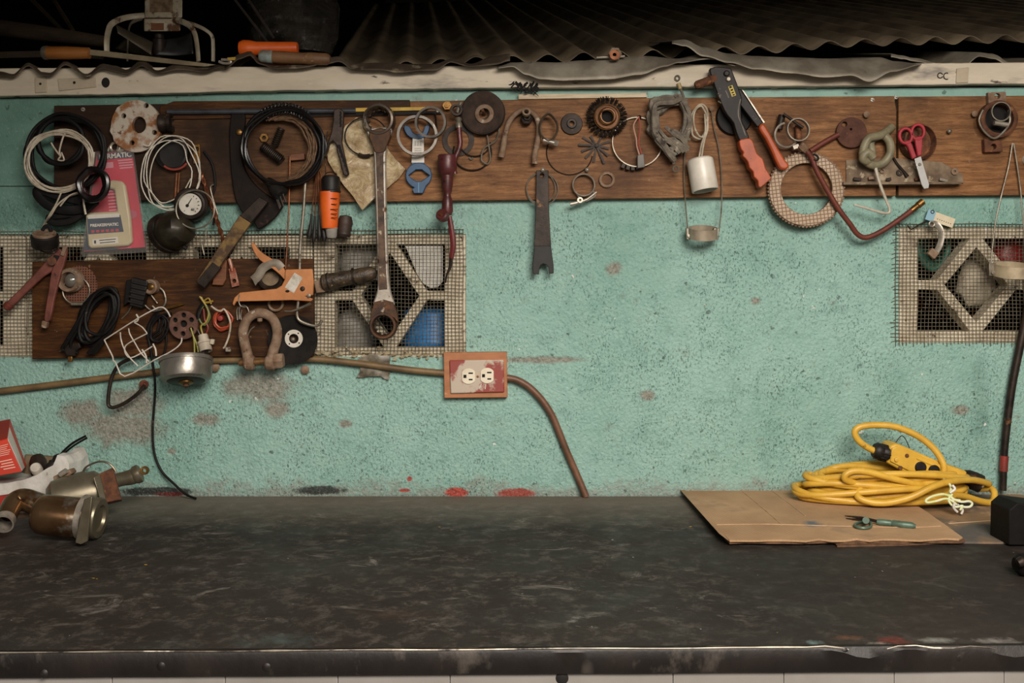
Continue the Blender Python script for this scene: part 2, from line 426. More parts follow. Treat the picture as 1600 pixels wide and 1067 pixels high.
# unseen beam added to shade the upper wall, lower at left to darken it more
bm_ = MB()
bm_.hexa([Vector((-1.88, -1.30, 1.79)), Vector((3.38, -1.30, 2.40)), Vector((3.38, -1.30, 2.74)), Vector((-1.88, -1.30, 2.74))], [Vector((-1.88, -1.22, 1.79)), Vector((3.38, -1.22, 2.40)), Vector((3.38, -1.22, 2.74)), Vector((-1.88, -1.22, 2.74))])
struct('shade_beam', bm_, M_DARK)
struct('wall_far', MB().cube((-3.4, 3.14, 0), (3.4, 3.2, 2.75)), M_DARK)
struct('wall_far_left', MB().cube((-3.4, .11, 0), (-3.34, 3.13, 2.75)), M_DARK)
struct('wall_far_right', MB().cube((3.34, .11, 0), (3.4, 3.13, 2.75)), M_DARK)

# wall plate: the cream timber under the roof edge
b = MB().prism([(-300, 108), (1900, 96), (1900, 131), (1520, 131), (1495, 132), (1200, 135), (800, 137), (400, 142), (200, 147), (-300, 154)], -.10, .028)
b.cut(14, 'x').rough(1.1, 40, 2, (0, .4, 1))
struct('trim_1', b, M_CREAM, bevel=1.5)
M_GROOVE = mk('black_gap_dirt', '#1a1512', '#0e0b09', 20, .9, 0, 0)
struct('trim_2', MB().prism([(-300, 154), (200, 147), (400, 142), (800, 137), (1200, 135), (1900, 131), (1900, 134), (1200, 138), (800, 140.5), (400, 145), (200, 150.5), (-300, 158)], .0, .006), M_GROOVE)

def patch(name, label, pts, mat, d0=.028, d1=.031, **k): return one(name, label, 'patch', MB().prism(pts, d0, d1), mat, bevel=.6, **k)
M_PATCH = mk('painted_tin_patch', '#bcae97', '#a6977f', 14, .55, .1, .3, spots=(('#3f352b', 40, .68),))
o = patch('tin_patch', 'small upright cream tin patch on the roof beam above the black coil', [(54, 121), (72, 120), (73, 144), (55, 145)], M_PATCH)
part('nail_head', MB(.031).lathe(63, 131, [(0, 1), (1.6, .8), (2, 0)]), M_GROOVE, o)
o = patch('tin_patch', 'wide oblong cream tin patch nailed on the roof beam above the flange disc', [(90, 123), (149, 121), (150, 136), (92, 142)], M_PATCH)
part('nail_head', MB(.031).lathe(116, 129, [(0, 1), (1.8, .8), (2.2, 0)]), M_GROOVE, o)
o = patch('tin_patch', 'pale square tin patch on the roof beam beside the scribbled mark', [(1495, 107), (1514, 105), (1513, 129), (1494, 130)], M_PATCH)
one('beam_knot_hole', 'round black hole in the cream beam above the rusty flange disc', 'hole', MB().prism(circle(165, 129, 6.5, 14, 8), .0275, .0284), M_GROOVE)
o = one('pencil_scribble', 'dark curly number scribbled on the cream beam under the tin sheet', 'marking', MB(.0288).loop(1469, 118, 4, 4, .8, a0=20, a1=340, n=5), M_GROOVE)
part('stroke', MB(.0288).loop(1479, 119, 4.5, 5, .8, a0=60, a1=300, n=5), M_GROOVE, o)
b = MB(.029)
for i in range(26):
    x = RND.uniform(800, 842); y = RND.uniform(126, 138); b.tube([(x, y), (x + RND.uniform(-6, 6), y + RND.uniform(1, 8)), (x + RND.uniform(-9, 9), y + RND.uniform(4, 16))], [RND.uniform(.8, 2), 1.2, .4], n=5, sub=3)
o = one('cobweb_tuft', 'black greasy cobweb tuft hanging under the middle of the cream beam', 'cobweb', b, M_GROOVE); o['kind'] = 'stuff'

# ------------------------------------------------------------ pierced blocks, the room behind them and the wire netting
def vent_block(x0, x1, y0, y1, label, fx=36, fy=18):
    cx, cy = (x0 + x1) / 2, (y0 + y1) / 2; t = 7.5
    L, R_, T, Bm = x0 + fx, x1 - fx, y0 + fy, y1 - fy
    w, h = (R_ - L) * .30, (Bm - T) * .5                      # half size of the inner diamond, centre line
    k = t * 1.25
    def corner(sx, sy):
        X0 = L if sx < 0 else R_; Y0 = T if sy < 0 else Bm
        a = (cx + sx * k, Y0); bb = (cx + sx * (w + k * .7), cy + sy * t)
        if sx * (R_ - cx) - sx * 0 == 0: pass
        return [(X0, Y0), a, bb, (X0, cy + sy * t)]
    dia = [(cx, cy - h + k * 1.5), (cx + w - k * .6, cy), (cx, cy + h - k * 1.5), (cx - w + k * .6, cy)]
    b = MB().prism([(x0, y0), (x1, y0), (x1, y1), (x0, y1)], -.045, -.004, holes=[corner(-1, -1), corner(1, -1), corner(1, 1), corner(-1, 1), dia])
    return one('vent_block', label, 'vent block', b, M_CONC, bevel=1.2, group='pierced concrete vent blocks')
vent_block(490, 728, 366, 558, 'pierced concrete vent block behind the big ring wrench', fx=33, fy=15)
vent_block(266, 488, 368, 558, 'pierced concrete vent block mostly hidden behind the lower board')
vent_block(42, 264, 368, 558, 'pierced concrete vent block behind the red clamp and the lower board')
vent_block(-182, 40, 368, 558, 'pierced concrete vent block at the end of the netting, cut by the picture edge')
vent_block(1404, 1648, 354, 536, 'pierced concrete vent block behind the paper tag', fx=30)

def netting(name, label, x0, x1, y0, y1, pitch, d, slant=0, fringe=0):
    b = MB(d); nx, ny = int((x1 - x0) / pitch), int((y1 - y0) / pitch); r = RND
    def wob(x, y): return mnoise.noise(Vector((x * .018, y * .018, 3.3))) * 2.2, mnoise.noise(Vector((x * .02, y * .02, 9.1))) * 2.0
    def pt(x, y, dd):
        a, c = wob(x, y); return (x + a, y + c + slant * (x - x0), d + dd + mnoise.noise(Vector((x * .012, y * .012, 1))) * .0012)
    for i in range(nx + 1):
        x = x0 + i * pitch
        b.tube([pt(x, y0 - r.uniform(0, 4), .0006)] + [pt(x, y0 + k * 20, .0006) for k in range(int((y1 - y0) / 20) + 1)] + [pt(x, y1 + r.uniform(-3, 5), .0006)], .52, n=4, sub=1)
    for j in range(ny + 1):
        y = y0 + j * pitch
        b.tube([pt(x0 - (r.uniform(0, 9) if fringe else 1), y + (r.uniform(0, 3) if fringe else 0), 0)] + [pt(x0 + k * 20, y, 0) for k in range(int((x1 - x0) / 20) + 1)] + [pt(x1 + r.uniform(-2, 5), y, 0)], .52, n=4, sub=1)
    return one(name, label, 'wire netting', b, M_WIRE_MESH)
netting('wire_netting', 'long rusty square wire netting nailed over the vent blocks beside the outlet', -40, 724, 362, 556, 5.7, .0025, slant=-.004)
netting('wire_netting', 'square wire netting with a bent fringe over the vent block under the paper tag', 1400, 1660, 350, 537, 5.7, .0025, fringe=1)

def simple(c, rough=.5, metal=0.0, c2=None, scale=30, bump=.2, **k): return mk('finish_' + c.strip('#') + str(int(rough * 100)), c, c2, scale, rough, metal, bump, **k)
M_WHITE = simple('#d9d5cc', .5, 0, '#c4bfb4')
M_BLUE = simple('#2f7fc0', .45, 0, '#2a6fa8', 20)
M_GREENHOSE = simple('#2f6b58', .5, 0, '#28584a')
M_REDBAG = simple('#7d1519', .4, 0, '#5a0d10', 18, 1.0)
M_GREYP = simple('#a39f97', .55, 0, '#868178')
# things stored behind the blocks
one('white_bucket_standin', 'flat white stand-in for a bucket in the block opening beside the red drill rod', 'panel', MB().prism([(633, 384), (692, 384), (692, 440), (684, 449), (672, 450), (660, 442), (652, 430)], -.012, -.008), M_WHITE, bevel=1)  # flat white piece moved forward in place of a bucket to catch light
one('blue_drum', 'blue plastic drum seen through the netting above the outlet', 'drum', MB().lathe(678, 566, [(48, 0), (52, 3), (52, 30), (54, 33), (54, 37), (52, 40), (50, 84), (38, 92), (0, 92)], d=-.132, axis=(0, 0, 1)), M_BLUE)
one('pale_jug', 'pale grey plastic jug seen through the netting under the carved handle', 'jug', MB().lathe(556, 562, [(30, 0), (33, 3), (33, 60), (26, 76), (12, 84), (12, 94), (0, 94)], d=-.105, axis=(0, 0, 1)), M_GREYP)
one('grey_sack', 'crumpled grey sack seen through the netting above the carved handle', 'sack', MB().turned((566, 440, -.112), (566, 372, -.112), [(0, 0), (36, .05), (42, .4), (34, .8), (18, 1), (0, 1.02)], 24).rough(8, 25, 5), M_GREYP)
b = MB()
for i in range(6): b.loop(1458, 378 + i * 1.5, 24 - i * 2, 42 - i * 3, 5, d=-.068 - .012 * i, n=10)
one('green_hose_coil', 'coiled green ribbed hose seen through the netting behind the hanging strap', 'hose', b, M_GREENHOSE)
one('red_bundle', 'dark red crumpled plastic bundle seen through the netting behind the hanging band', 'bundle', MB().turned((1578, 432, -.10), (1570, 362, -.10), [(0, 0), (24, .08), (31, .4), (24, .8), (9, 1), (0, 1)], 24).rough(7, 30, 6), M_REDBAG)
one('grey_stone', 'rough grey stone lump seen in the diamond opening of the netted block', 'stone', MB().turned((1524, 482, -.10), (1522, 402, -.10), [(0, 0), (18, .06), (30, .35), (27, .65), (14, .95), (0, 1)], 22).rough(7, 30, 8), M_CONC)
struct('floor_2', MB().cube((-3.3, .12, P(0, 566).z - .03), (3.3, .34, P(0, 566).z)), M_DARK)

# ------------------------------------------------------------ boards
b = MB().prism([(84, 165), (270, 162), (640, 158), (1000, 153), (1397, 150), (1401, 172), (1400, 306), (1240, 307), (840, 312), (500, 316), (340, 317), (84, 309)], .001, .022)
one('pegboard_plank', 'long brown stained plank carrying the hung tools, ending at the scissors', 'board', b, M_BOARD, bevel=1)
b = MB().prism([(1404, 151), (1760, 148), (1760, 304), (1404, 306)], .001, .021)
one('pegboard_plank', 'shorter brown plank behind the scissors and the pipe bracket', 'board', b, M_BOARD, bevel=1)
one('pegboard_plank', 'lower dark brown plank under the blister pack, carrying the shackle', 'board', MB().prism([(50, 409), (300, 404), (489, 404), (491, 545), (489, 558), (240, 557), (50, 561)], .0072, .022), M_BOARDL, bevel=1)
one('thin_batten', 'thin dark wooden batten along the top edge of the plank over the grey pipe', 'batten', MB().prism([(272, 158), (640, 156), (641, 163), (640, 180), (250, 187), (250, 166)], .022, .027), M_BOARDL, bevel=.6)
one('thin_batten', 'pale unpainted strip of wood lying on the plank top above the wire brush', 'batten', MB().prism([(810, 147), (1010, 145), (1011, 152), (810, 155)], .0, .018), mk('raw_pale_wood', '#cfc0a4', '#b9a688', 20, .6, stretch=(1, 1, 10)), bevel=.6)

# ------------------------------------------------------------ workbench
M_TOP = None
def bench_material():
    t = NT('scuffed_black_bench_top'); v = t.coord(); s = t.coord((1.0, 1.0, 1))
    a = t.noise(s, 3.5, 9, .7, .5); b2 = t.noise(s, 28, 10, .8, .3); c = t.noise(v, 85, 4, .6)
    col = t.ramp(a, [(.3, '#27211e'), (.5, '#2d2723'), (.7, '#35302b')])
    col = t.mix(t.math('MULTIPLY', t.ramp(b2, [(.5, 0.0), (.78, 1.0)]), .6), col, '#7d756d')
    col = t.mix(t.math('MULTIPLY', t.ramp(t.noise(v, 4.1, 5, .6), [(.52, 0.0), (.7, 1.0)]), .24), col, '#3a4441')
    col = t.mix(t.math('MULTIPLY', t.ramp(t.noise(t.coord((.55, 1.0, 1)), 17, 10, .78, 1.0), [(.575, 0.0), (.74, 1.0)]), .65), col, '#a39c93')
    spw = t.n('ShaderNodeSeparateXYZ'); t.l(v, spw.inputs[0])
    calm = t.math('ADD', t.math('MULTIPLY', t.math('SUBTRACT', spw.outputs[0], .12), 2.2), t.math('MULTIPLY', t.math('SUBTRACT', t.noise(v, 5, 4, .6), .5), 2.4), clamp=True)
    col = t.mix(t.math('MULTIPLY', calm, .72), col, t.ramp(a, [(.3, '#241e1c'), (.7, '#332c29')]))
    def smear(cx, cy, rx, ry, c_, col, k=1.0):
        w_ = TB(cx, cy); ex = t.math('DIVIDE', t.math('SUBTRACT', spw.outputs[0], w_.x), rx); ey = t.math('DIVIDE', t.math('SUBTRACT', spw.outputs[1], w_.y + .45), ry)
        dd = t.math('ADD', t.math('SQRT', t.math('ADD', t.math('MULTIPLY', ex, ex), t.math('MULTIPLY', ey, ey))), t.math('MULTIPLY', t.math('SUBTRACT', t.noise(v, 55, 5, .7), .5), 3.2))
        return t.mix(t.math('MULTIPLY', t.math('MULTIPLY', t.math('SUBTRACT', 1.0, dd), .75, clamp=True), k), col, c_)
    for s_ in ((1396, 1001, .024, .016, '#8f2f22'), (1380, 1008, .02, .012, '#a39a90'), (1325, 996, .03, .012, '#6d4a35'), (1465, 1000, .03, .012, '#8d8d86'), (1555, 1002, .035, .014, '#8f8a84'), (1272, 1005, .012, .014, '#7f9a97'), (440, 1000, .06, .03, '#46524f'), (620, 960, .06, .03, '#43332a')):
        col = smear(*s_[:5], col, .75)
    col = t.mix(t.ramp(c, [(.735, 0.0), (.755, 1.0)]), col, '#a7a39c')
    mp = t.n('ShaderNodeMapping'); mp.inputs['Location'].default_value = (4, 4, 4); t.l(v, mp.inputs['Vector'])
    col = t.mix(t.ramp(t.noise(mp.outputs[0], 40, 2, .5), [(.775, 0.0), (.785, 1.0)]), col, '#b58f25')
    spx = t.n('ShaderNodeSeparateXYZ'); t.l(v, spx.inputs[0])
    dust = t.math('MULTIPLY', t.math('ADD', t.math('MULTIPLY', t.math('ADD', spx.outputs[1], -.28), 5.0), t.math('MULTIPLY', b2, 1.2)), .9, clamp=True)
    col = t.mix(t.math('MULTIPLY', dust, .6), col, '#7d7366')
    rg = t.ramp(t.noise(s, 9, 6, .7), [(.35, .5), (.65, .75)]); t.b.inputs['Specular IOR Level'].default_value = .2
    return t.out(col, rg, 0.0, t.bump(t.math('ADD', a, t.math('MULTIPLY', b2, .4)), .25, .002))
M_TOP = bench_material()
M_EDGE = mk('worn_black_bench_edge', '#241d1a', '#15100e', 14, .5, .1, .5, 60, .002, spots=(('#4a433d', 26, .58, .15), ('#a39a8e', 4.5, .6, .16), ('#8d857b', 44, .72), ('#531a14', 6, .73)), stretch=(.8, 1, .5))
M_RIM = mk('bare_steel_rim', '#a79d8c', '#4a413a', 9, .45, .4, .3, 80, spots=(('#2a211c', 9, .54), ('#cfc6b4', 12, .58)))
XL, XR = -1.85, 1.95; YL, YR = -.906, -.868
def yf(x): return YL + (YR - YL) * (x + 1.05) / 2.1
b = MB(); nu = 90
top = [Vector((XL, -.002, BZ - .034)), Vector((XR, -.002, BZ - .034)), Vector((XR, yf(XR), BZ - .034)), Vector((XL, yf(XL), BZ - .034))]
b.slab(top, .034)
bench = empty('workbench', 'long black scuffed workbench under the teal wall', 'workbench', Vector((0, -.45, 0)))
part('bench_top', b, M_TOP, bench, bevel=1.5)
def edge_wave(x):                                           # the dented stretch of the front edge
    k = min(max((x - .38) / .07, 0), 1)
    return k * (.0045 * math.sin(x * 62 + 1.5) + .0035 * math.sin(x * 37) - .003) + .0012 * mnoise.noise(Vector((x * 7, 0, 0)))
b = MB(); n = 240; rows = []
for i in range(n + 1):
    x = XL + (XR - XL) * i / n; y = yf(x); e = edge_wave(x); lo = .0008 * mnoise.noise(Vector((x * 9, 4, 0)))
    rows.append([b.bm.verts.new(q) for q in (Vector((x, y - .001, BZ + .0012)), Vector((x, y - .007, BZ + .0005)), Vector((x, y - .0095 - abs(e) * .4, BZ - .004 + e * .8)), Vector((x, y - .0075, BZ - .030 + lo)), Vector((x, y - .005, BZ - .0335 + lo)), Vector((x, y - .0005, BZ - .0335 + lo)))])
for A, Bq in zip(rows, rows[1:]):
    for j in range(6): b.bm.faces.new((A[j], A[(j+1) % 6], Bq[(j+1) % 6], Bq[j]))
b.bm.faces.new(rows[0]); b.bm.faces.new(rows[-1])
part('front_edging', b, M_EDGE, bench)
pts = [Vector((XL + (XR - XL) * i / 160, yf(XL + (XR - XL) * i / 160) - .0078, BZ + .0006 + edge_wave(XL + (XR - XL) * i / 160) * .8)) for i in range(161)]
part('edge_rim', MB().tube(pts, [.55 + 1.1 * abs(mnoise.noise(Vector((i * .33, 0, 0)))) for i in range(161)], n=6, sub=1), M_RIM, bench)
b = MB()
for i in range(26):
    x0 = XL + .03 + i * .145; x1 = x0 + .1443
    if x1 < XR: b.slab([Vector((x0, yf(x0) + .02, .02)), Vector((x1, yf(x1) + .02, .02)), Vector((x1, yf(x1) - .001, .02)), Vector((x0, yf(x0) - .001, .02))], BZ - .0345 - .02)
part('front_panel', b, M_PANEL, bench, bevel=.8)
part('nail_head', MB().lathe(Vector((.065, yf(.065) - .0012, BZ - .040)), 0, [(0, 2), (5, 1), (6, 0)]), M_GROOVE, bench)
def rivet(px, py):
    x = (px - 800) * .00083; part('rivet', MB().lathe(Vector((x, yf(x) - .0082, CZ + (HY - py) * .000825)), 0, [(0, 1.6), (3, 1.1), (4.2, 0)]), M_EDGE, bench)
for px, py in ((78, 1048), (258, 1037), (420, 1040), (1320, 1023), (1500, 1032)): rivet(px, py)
# ------------------------------------------------------------ the roof edge and what lies on top of the wall
M_TIND = mk('brown_sooty_tin', '#66594a', '#463b2f', 12, .65, .3, .4, 60, .002, spots=(('#857862', 16, .6), ('#3a2a1d', 9, .6)))
TANR = math.tan(math.radians(18.5))
def roofz(x, y, z0): return z0 + y * TANR
def corrugated(x0, x1, y0, y1, z0, amp=.010, pitch=.078, yaw=-.098, wob=.0, ph=0.0, thick=.0012, nx=None):
    nx = nx or int((x1 - x0) / pitch * 10); ny = 16; b = MB()
    def f(u, v):
        x = x0 + (x1 - x0) * u; y = y0 + (y1 - y0) * v
        e = wob * mnoise.noise(Vector((x * 5, y * 3, ph))) * (1 - v) ** 2
        return Vector((x + yaw * (y - y0), y + e, z0 + y * TANR + amp * math.cos(2 * math.pi * (x / pitch + ph)) + e * .8 + .02 * mnoise.noise(Vector((x * 1.2, y, ph)))))
    return b.grid(f, nx, ny)
EDGE = [(400, 104), (600, 100), (800, 90), (1000, 81), (1200, 75), (1340, 64), (1480, 60), (1700, 56), (2600, 40)]
def roof_sheet():
    b = MB(); x0, x1, y0, y1 = P(520, 0).x, 3.1, .02, 2.3; nx = int((x1 - x0) / .078 * 12)
    def f(u, v):
        x = x0 + (x1 - x0) * u; y = y0 + (y1 - y0) * v; px = 800 + x / S; row = EDGE[-1][1]
        for (xa, ya), (xb, yb) in zip(EDGE, EDGE[1:]):
            if xa <= px <= xb: row = ya + (yb - ya) * (px - xa) / (xb - xa)
        z = CZ + (HY - row) * S; amp = .009 + .003 * mnoise.noise(Vector((x * 2, 0, 3)))
        w = .006 * mnoise.noise(Vector((x * 5, y * 4, 8))) * (1 - v)
        return Vector((x - .098 * (y - y0), y, z + (y - y0) * TANR + amp * math.cos(2 * math.pi * x / .078 + .5 * mnoise.noise(Vector((x * 3, 0, 1)))) + w))
    return b.grid(f, nx, 16)
struct('roof_slab', roof_sheet(), M_ROOF, solid=.0014)
one('roof_purlin', 'dark timber purlin lying across the corrugated roof at the top', 'beam', MB().cube((-.55, 2.15, P(0, 84).z + 2.15 * TANR - .02), (3.2, 2.25, P(0, 84).z + 2.15 * TANR + .16)), M_DARK)

def sheet(label, top, bot, d_top, d_bot, back=.5, amp=1.0, seed=0, mat=None, cat='roof sheet', slope=.33, name='corrugated_sheet', corr=.004):
    """a torn tin edge: from its lip (bot, px) up to the fold (top, px), then back over the wall"""
    b = MB(); n = 90
    def along(pl, u):
        x = pl[0][0] + (pl[-1][0] - pl[0][0]) * u
        for (xa, ya), (xb, yb) in zip(pl, pl[1:]):
            if xa <= x <= xb:
                t = (x - xa) / max(xb - xa, 1e-6); t = t * t * (3 - 2 * t); return x, ya + (yb - ya) * t
        return pl[-1]
    def f(u, v):
        nz = (mnoise.noise(Vector((u * 14, v * 6, seed))) + .6 * mnoise.noise(Vector((u * 45, v * 9, seed)))) * amp * (1.6 if v < .4 else .5)
        if v <= .4:
            t = v / .4; xb, yb = along(bot, u); xt, yt = along(top, u)
            p = P(xb + (xt - xb) * t, yb + (yt - yb) * t + nz, d_bot + (d_top - d_bot) * t); return p
        t = (v - .4) / .6; xt, yt = along(top, u); p = P(xt, yt + nz, d_top); yy = back * t
        return p + Vector((-.098 * yy, yy + d_top * t, yy * slope + (corr * math.cos(p.x * 2 * math.pi / .078 + seed) - corr) * t))
    b.grid(f, n, 12)
    return one(name, label, cat, b, mat or M_TIN, solid=.0016, angle=60)
sheet('wavy tin sheet edge on the wall top under the machete',
      [(-60, 116), (0, 112), (20, 116), (44, 98), (66, 113), (78, 114), (102, 96), (135, 116), (160, 100), (180, 103), (197, 109), (222, 94), (245, 110), (280, 99), (320, 108), (345, 100), (352, 101)],
      [(-60, 122), (0, 119), (20, 121), (44, 103), (66, 118), (78, 119), (102, 101), (135, 121), (160, 107), (180, 112), (197, 116), (222, 104), (245, 115), (280, 109), (320, 113), (345, 106), (352, 108)], .035, .05, .0, .6, 1, slope=0, mat=M_TIND)
sheet('crumpled brown tin strip curling on the wall top right of the wooden peg',
      [(352, 98), (375, 84), (390, 80), (405, 92), (430, 100), (470, 96), (510, 90), (530, 88), (552, 100), (590, 98), (625, 100), (680, 100), (705, 92), (735, 100), (770, 88), (797, 84)],
      [(352, 108), (375, 92), (390, 86), (405, 100), (430, 108), (470, 106), (510, 100), (530, 96), (552, 109), (590, 110), (625, 113), (680, 110), (705, 97), (735, 104), (770, 102), (797, 95)], .03, .055, .04, .8, 2, slope=.05, mat=M_TIND)
sheet('large grey tin sheet hanging down over the beam below the loose nut',
      [(778, 104), (800, 98), (830, 97), (870, 98), (910, 95), (960, 90), (1010, 88), (1060, 92), (1100, 84), (1150, 92)],
      [(778, 106), (800, 104), (822, 117), (845, 124), (880, 126), (950, 124), (1000, 117), (1040, 104), (1060, 98), (1110, 92), (1150, 103)], .035, .062, .12, .4, 3, slope=.25, corr=.0015)
sheet('grey dented tin sheet drooping onto the beam above the rivet gun',
      [(1050, 64), (1070, 62), (1100, 74), (1140, 84), (1180, 88), (1230, 90), (1300, 92), (1345, 92), (1376, 90), (1400, 96), (1440, 100)],
      [(1050, 68), (1070, 72), (1100, 88), (1140, 98), (1180, 108), (1230, 114), (1290, 121), (1330, 118), (1358, 128), (1395, 112), (1440, 101)], .03, .072, .2, .4, 4, slope=.25, corr=.0015)
sheet('bent tin sheet end on the beam beside the pale square patch',
      [(1392, 84), (1410, 87), (1430, 91), (1480, 102), (1505, 100), (1530, 82), (1552, 84), (1580, 98), (1680, 92)],
      [(1392, 89), (1410, 92), (1430, 96), (1480, 106), (1505, 104), (1530, 88), (1552, 92), (1580, 104), (1680, 100)], .015, .026, .25, .3, 6, slope=.25, corr=.0015)
# ------------------------------------------------------------ finishes of the hung things
M_BLK = mk('black_rubber', '#141110', '#0d0b0a', 40, .6, 0, .2, 90, spots=(('#4b433b', 26, .68),), spec=.22)
M_BLKGLOSS = mk('oily_black_insulation', '#151212', '#0d0b0a', 40, .28, 0, .25, 60, spots=(('#6d6154', 30, .72),))
M_BLKPLA = mk('dusty_black_plastic', '#211d1a', '#151210', 40, .5, 0, .15, 120, spots=(('#5d544a', 22, .68),), spec=.3)
M_DKSTEEL = mk('dark_oily_steel', '#352b24', '#201915', 40, .5, .35, .4, 120, spots=(('#6a4a30', 30, .62), ('#7c7468', 60, .7)), spec=.3)
M_STEEL = mk('worn_bright_steel', '#b3aa9c', '#8a8175', 40, .38, .5, .15, 120, spots=(('#4f3522', 30, .64), ('#d8d0c2', 60, .7)))
M_GALV = mk('dull_zinc', '#8d8577', '#6f675a', 40, .45, .6, .2, 120, spots=(('#4a3a2c', 40, .63),))
M_RUST = mk('brown_rust', '#6b4229', '#4a2c1d', 60, .85, .1, .6, 160, spots=(('#8a5a36', 50, .6), ('#2b1b14', 30, .66)))
M_RUSTPALE = mk('pale_flaking_rust', '#8d7763', '#6f5540', 50, .8, .15, .6, 150, spots=(('#b3a593', 40, .62), ('#4a2f1f', 34, .62)))
M_REDRUST = mk('rusty_red_oxide', '#6e3426', '#5a2a20', 50, .6, .2, .35, 150, spots=(('#8b5a48', 60, .66), ('#301a14', 40, .66)))
M_MAROON = mk('greasy_maroon_paint', '#5b2b2a', '#43201f', 40, .38, .1, .3, 120, spots=(('#241312', 30, .62), ('#8d5a50', 60, .7)))
M_WHITEWIRE = mk('grimy_white_insulation', '#bdb29f', '#988c78', 50, .5, 0, 0, spots=(('#574c3f', 40, .66),))
M_BRASS = mk('tarnished_brass', '#8f6a38', '#6b4c26', 40, .4, .8, .2, spots=(('#3a2816', 40, .64),))
M_COPPER = mk('aged_copper', '#8d5a3c', '#6d402a', 50, .45, .7, .2, spots=(('#b98a66', 50, .68),))
M_ROPE = mk('rusty_wire_rope', '#7a5c42', '#54402d', 120, .6, .4, .6, 300)
M_WOODR = mk('reddish_old_wood', '#7a4a2a', '#5c341d', 24, .6, 0, .3, stretch=(1, 1, 5))
M_HOLE = mk('hole_dark', '#100c0a', None, 10, .9, 0, 0)

UB, LB = .022, .022          # front faces of the boards
def peg(px, py, label, d=UB, r=3.4, name='round_head_nail', mat=None):
    b = MB(d).lathe(px, py, [(r * .35, -4), (r * .35, 5), (r, 5.2), (r * 1.05, 7), (r * .6, 8.6), (0, 9)], n=14)
    return one(name, label, 'nail', b, mat or M_GALV)

# 1 cable rings in the corner
b = MB(.040)
for i in range(5): b.loop(104 + RND.uniform(-3, 3), 240 + RND.uniform(-3, 3), 58 + RND.uniform(-4, 3), 58 + RND.uniform(-4, 3), 2.6, d=.046 + .0035 * i, jit=2)
for i in range(3): b.loop(95 + RND.uniform(-2, 2), 220 + RND.uniform(-2, 2), 35, 36, 3.4, d=.056 + .003 * i, jit=1.5)
o = one('cable_coil', 'coil of thick black cable hanging at the corner of the long plank', 'cable', b, M_BLK)
b = MB(.058).coil(92, 250, 52, 47, 1.5, 5, 5, -12, .0715, .003, cj=5)
o = one('wire_coil', 'coil of twin white wire over the black cable at the plank corner', 'wire', b, M_WHITEWIRE)
part('twisted_end', MB(.0715).tube([(80, 223), (86, 233), (95, 244), (93, 236), (98, 216), (104, 205)], 1.3).tube([(95, 244), (91, 250), (100, 250), (96, 238)], 1.2), M_WHITEWIRE, o)
part('trailing_wire', MB(.070).tube([(96, 300), (88, 318), (78, 335), (69, 350, .045), (64, 362, .04)], 1.3).tube([(122, 302), (105, 308), (90, 320), (80, 336), (72, 347, .045), (66, 360, .04)], 1.3), M_WHITEWIRE, o)
b = MB(.062)
for i in range(4): b.loop(146 + RND.uniform(-2, 2), 290 + RND.uniform(-2, 2), 19 + i * 1.2, 21 + i, 4.2, d=.082 + .004 * i, jit=1.5)
o = one('flex_loop', 'bundle of glossy black flex looped in front of the blister pack corner', 'flex', b, M_BLKGLOSS)
part('flat_strap', MB(.055).tube([(150, 312, .08), (132, 325), (105, 328), (78, 322), (60, 306), (62, 296), (90, 305), (128, 314)], 7.5, flat=(.6, 1.1)), M_BLK, o)
part('flat_strap', MB(.046).tube([(128, 335), (108, 346), (84, 348), (76, 340), (100, 336), (126, 334)], 5, flat=(.6, 1.1)), M_BLK, o)
part('white_lead', MB(.075).tube([(94, 322), (108, 306), (124, 300)], 1.2).tube([(130, 300), (131, 318), (134, 335)], 1.6), M_WHITEWIRE, o)

# 5 blister pack
bp = empty('blister_pack', 'pink carded blister pack holding a cream gadget', 'blister pack', P(180, 398, .03))
M_PINK = mk('printed_pink_card', '#c4143d', '#ad1034', 8, .45, 0, 0, spots=(('#d0566c', 14, .66),))
M_NAVY = simple('#22384f', .45, 0, '#1b2e44'); M_PRINTW = simple('#d8d2c8', .5, 0, '#cdc6ba')
M_CREAMPLA = mk('cream_plastic', '#c6b795', '#b8a884', 12, .4, 0, .1)
part('card', MB().prism([(151, 240), (206, 235), (227, 386), (131, 393), (141, 320)], .0235, .0255), M_PINK, bp, label='pink printed card')
part('header_band', MB().prism([(151, 241), (206, 236), (208, 246), (152, 250)], .0253, .0261), M_NAVY, bp)
text('KERMATIC', 10.5, P(180, 243.5, .0263), M_PRINTW, bp, -5, bold=.0004, squeeze=1.0)
part('corner_print', MB().prism([(136, 352), (150, 340), (170, 386), (190, 389), (131, 392)], .0253, .0260), M_NAVY, bp)
b = MB()
for i, (x, y, w) in enumerate(((195, 250, 22), (196, 254, 22), (197, 258, 22), (197, 262, 20))): b.prism(rect(x, y, w, 2, -5), .0253, .0259)
for i in range(9): b.prism(rect(176 + .4 * i, 288 + i * 5, 18, 2, -5), .0253, .0259)
b.prism(rect(171, 258, 12, 9, -5), .0253, .0259)
part('fine_print', b, simple('#d58a98', .5), bp)
gd = part('gadget_body', MB().prism([(166, 284), (176, 281), (190, 283), (195, 290), (203, 340), (206, 378), (200, 384), (141, 388), (137, 384), (133, 336), (139, 332), (183, 330), (178, 296), (167, 294)], .0262, .039), M_CREAMPLA, bp, bevel=3, label='cream plastic gadget')
part('label', MB().prism([(136, 340), (188, 336), (193, 362), (138, 366)], .0388, .0398), M_NAVY, gd)
part('label', MB().prism([(138, 336), (186, 333), (187, 339), (137, 342)], .0388, .0399), M_PRINTW, gd)
text('BREAKERMATIC', 6.0, P(163, 351.5, .0401), M_PRINTW, bp, -3, bold=.0003, squeeze=1.02)
b = MB()
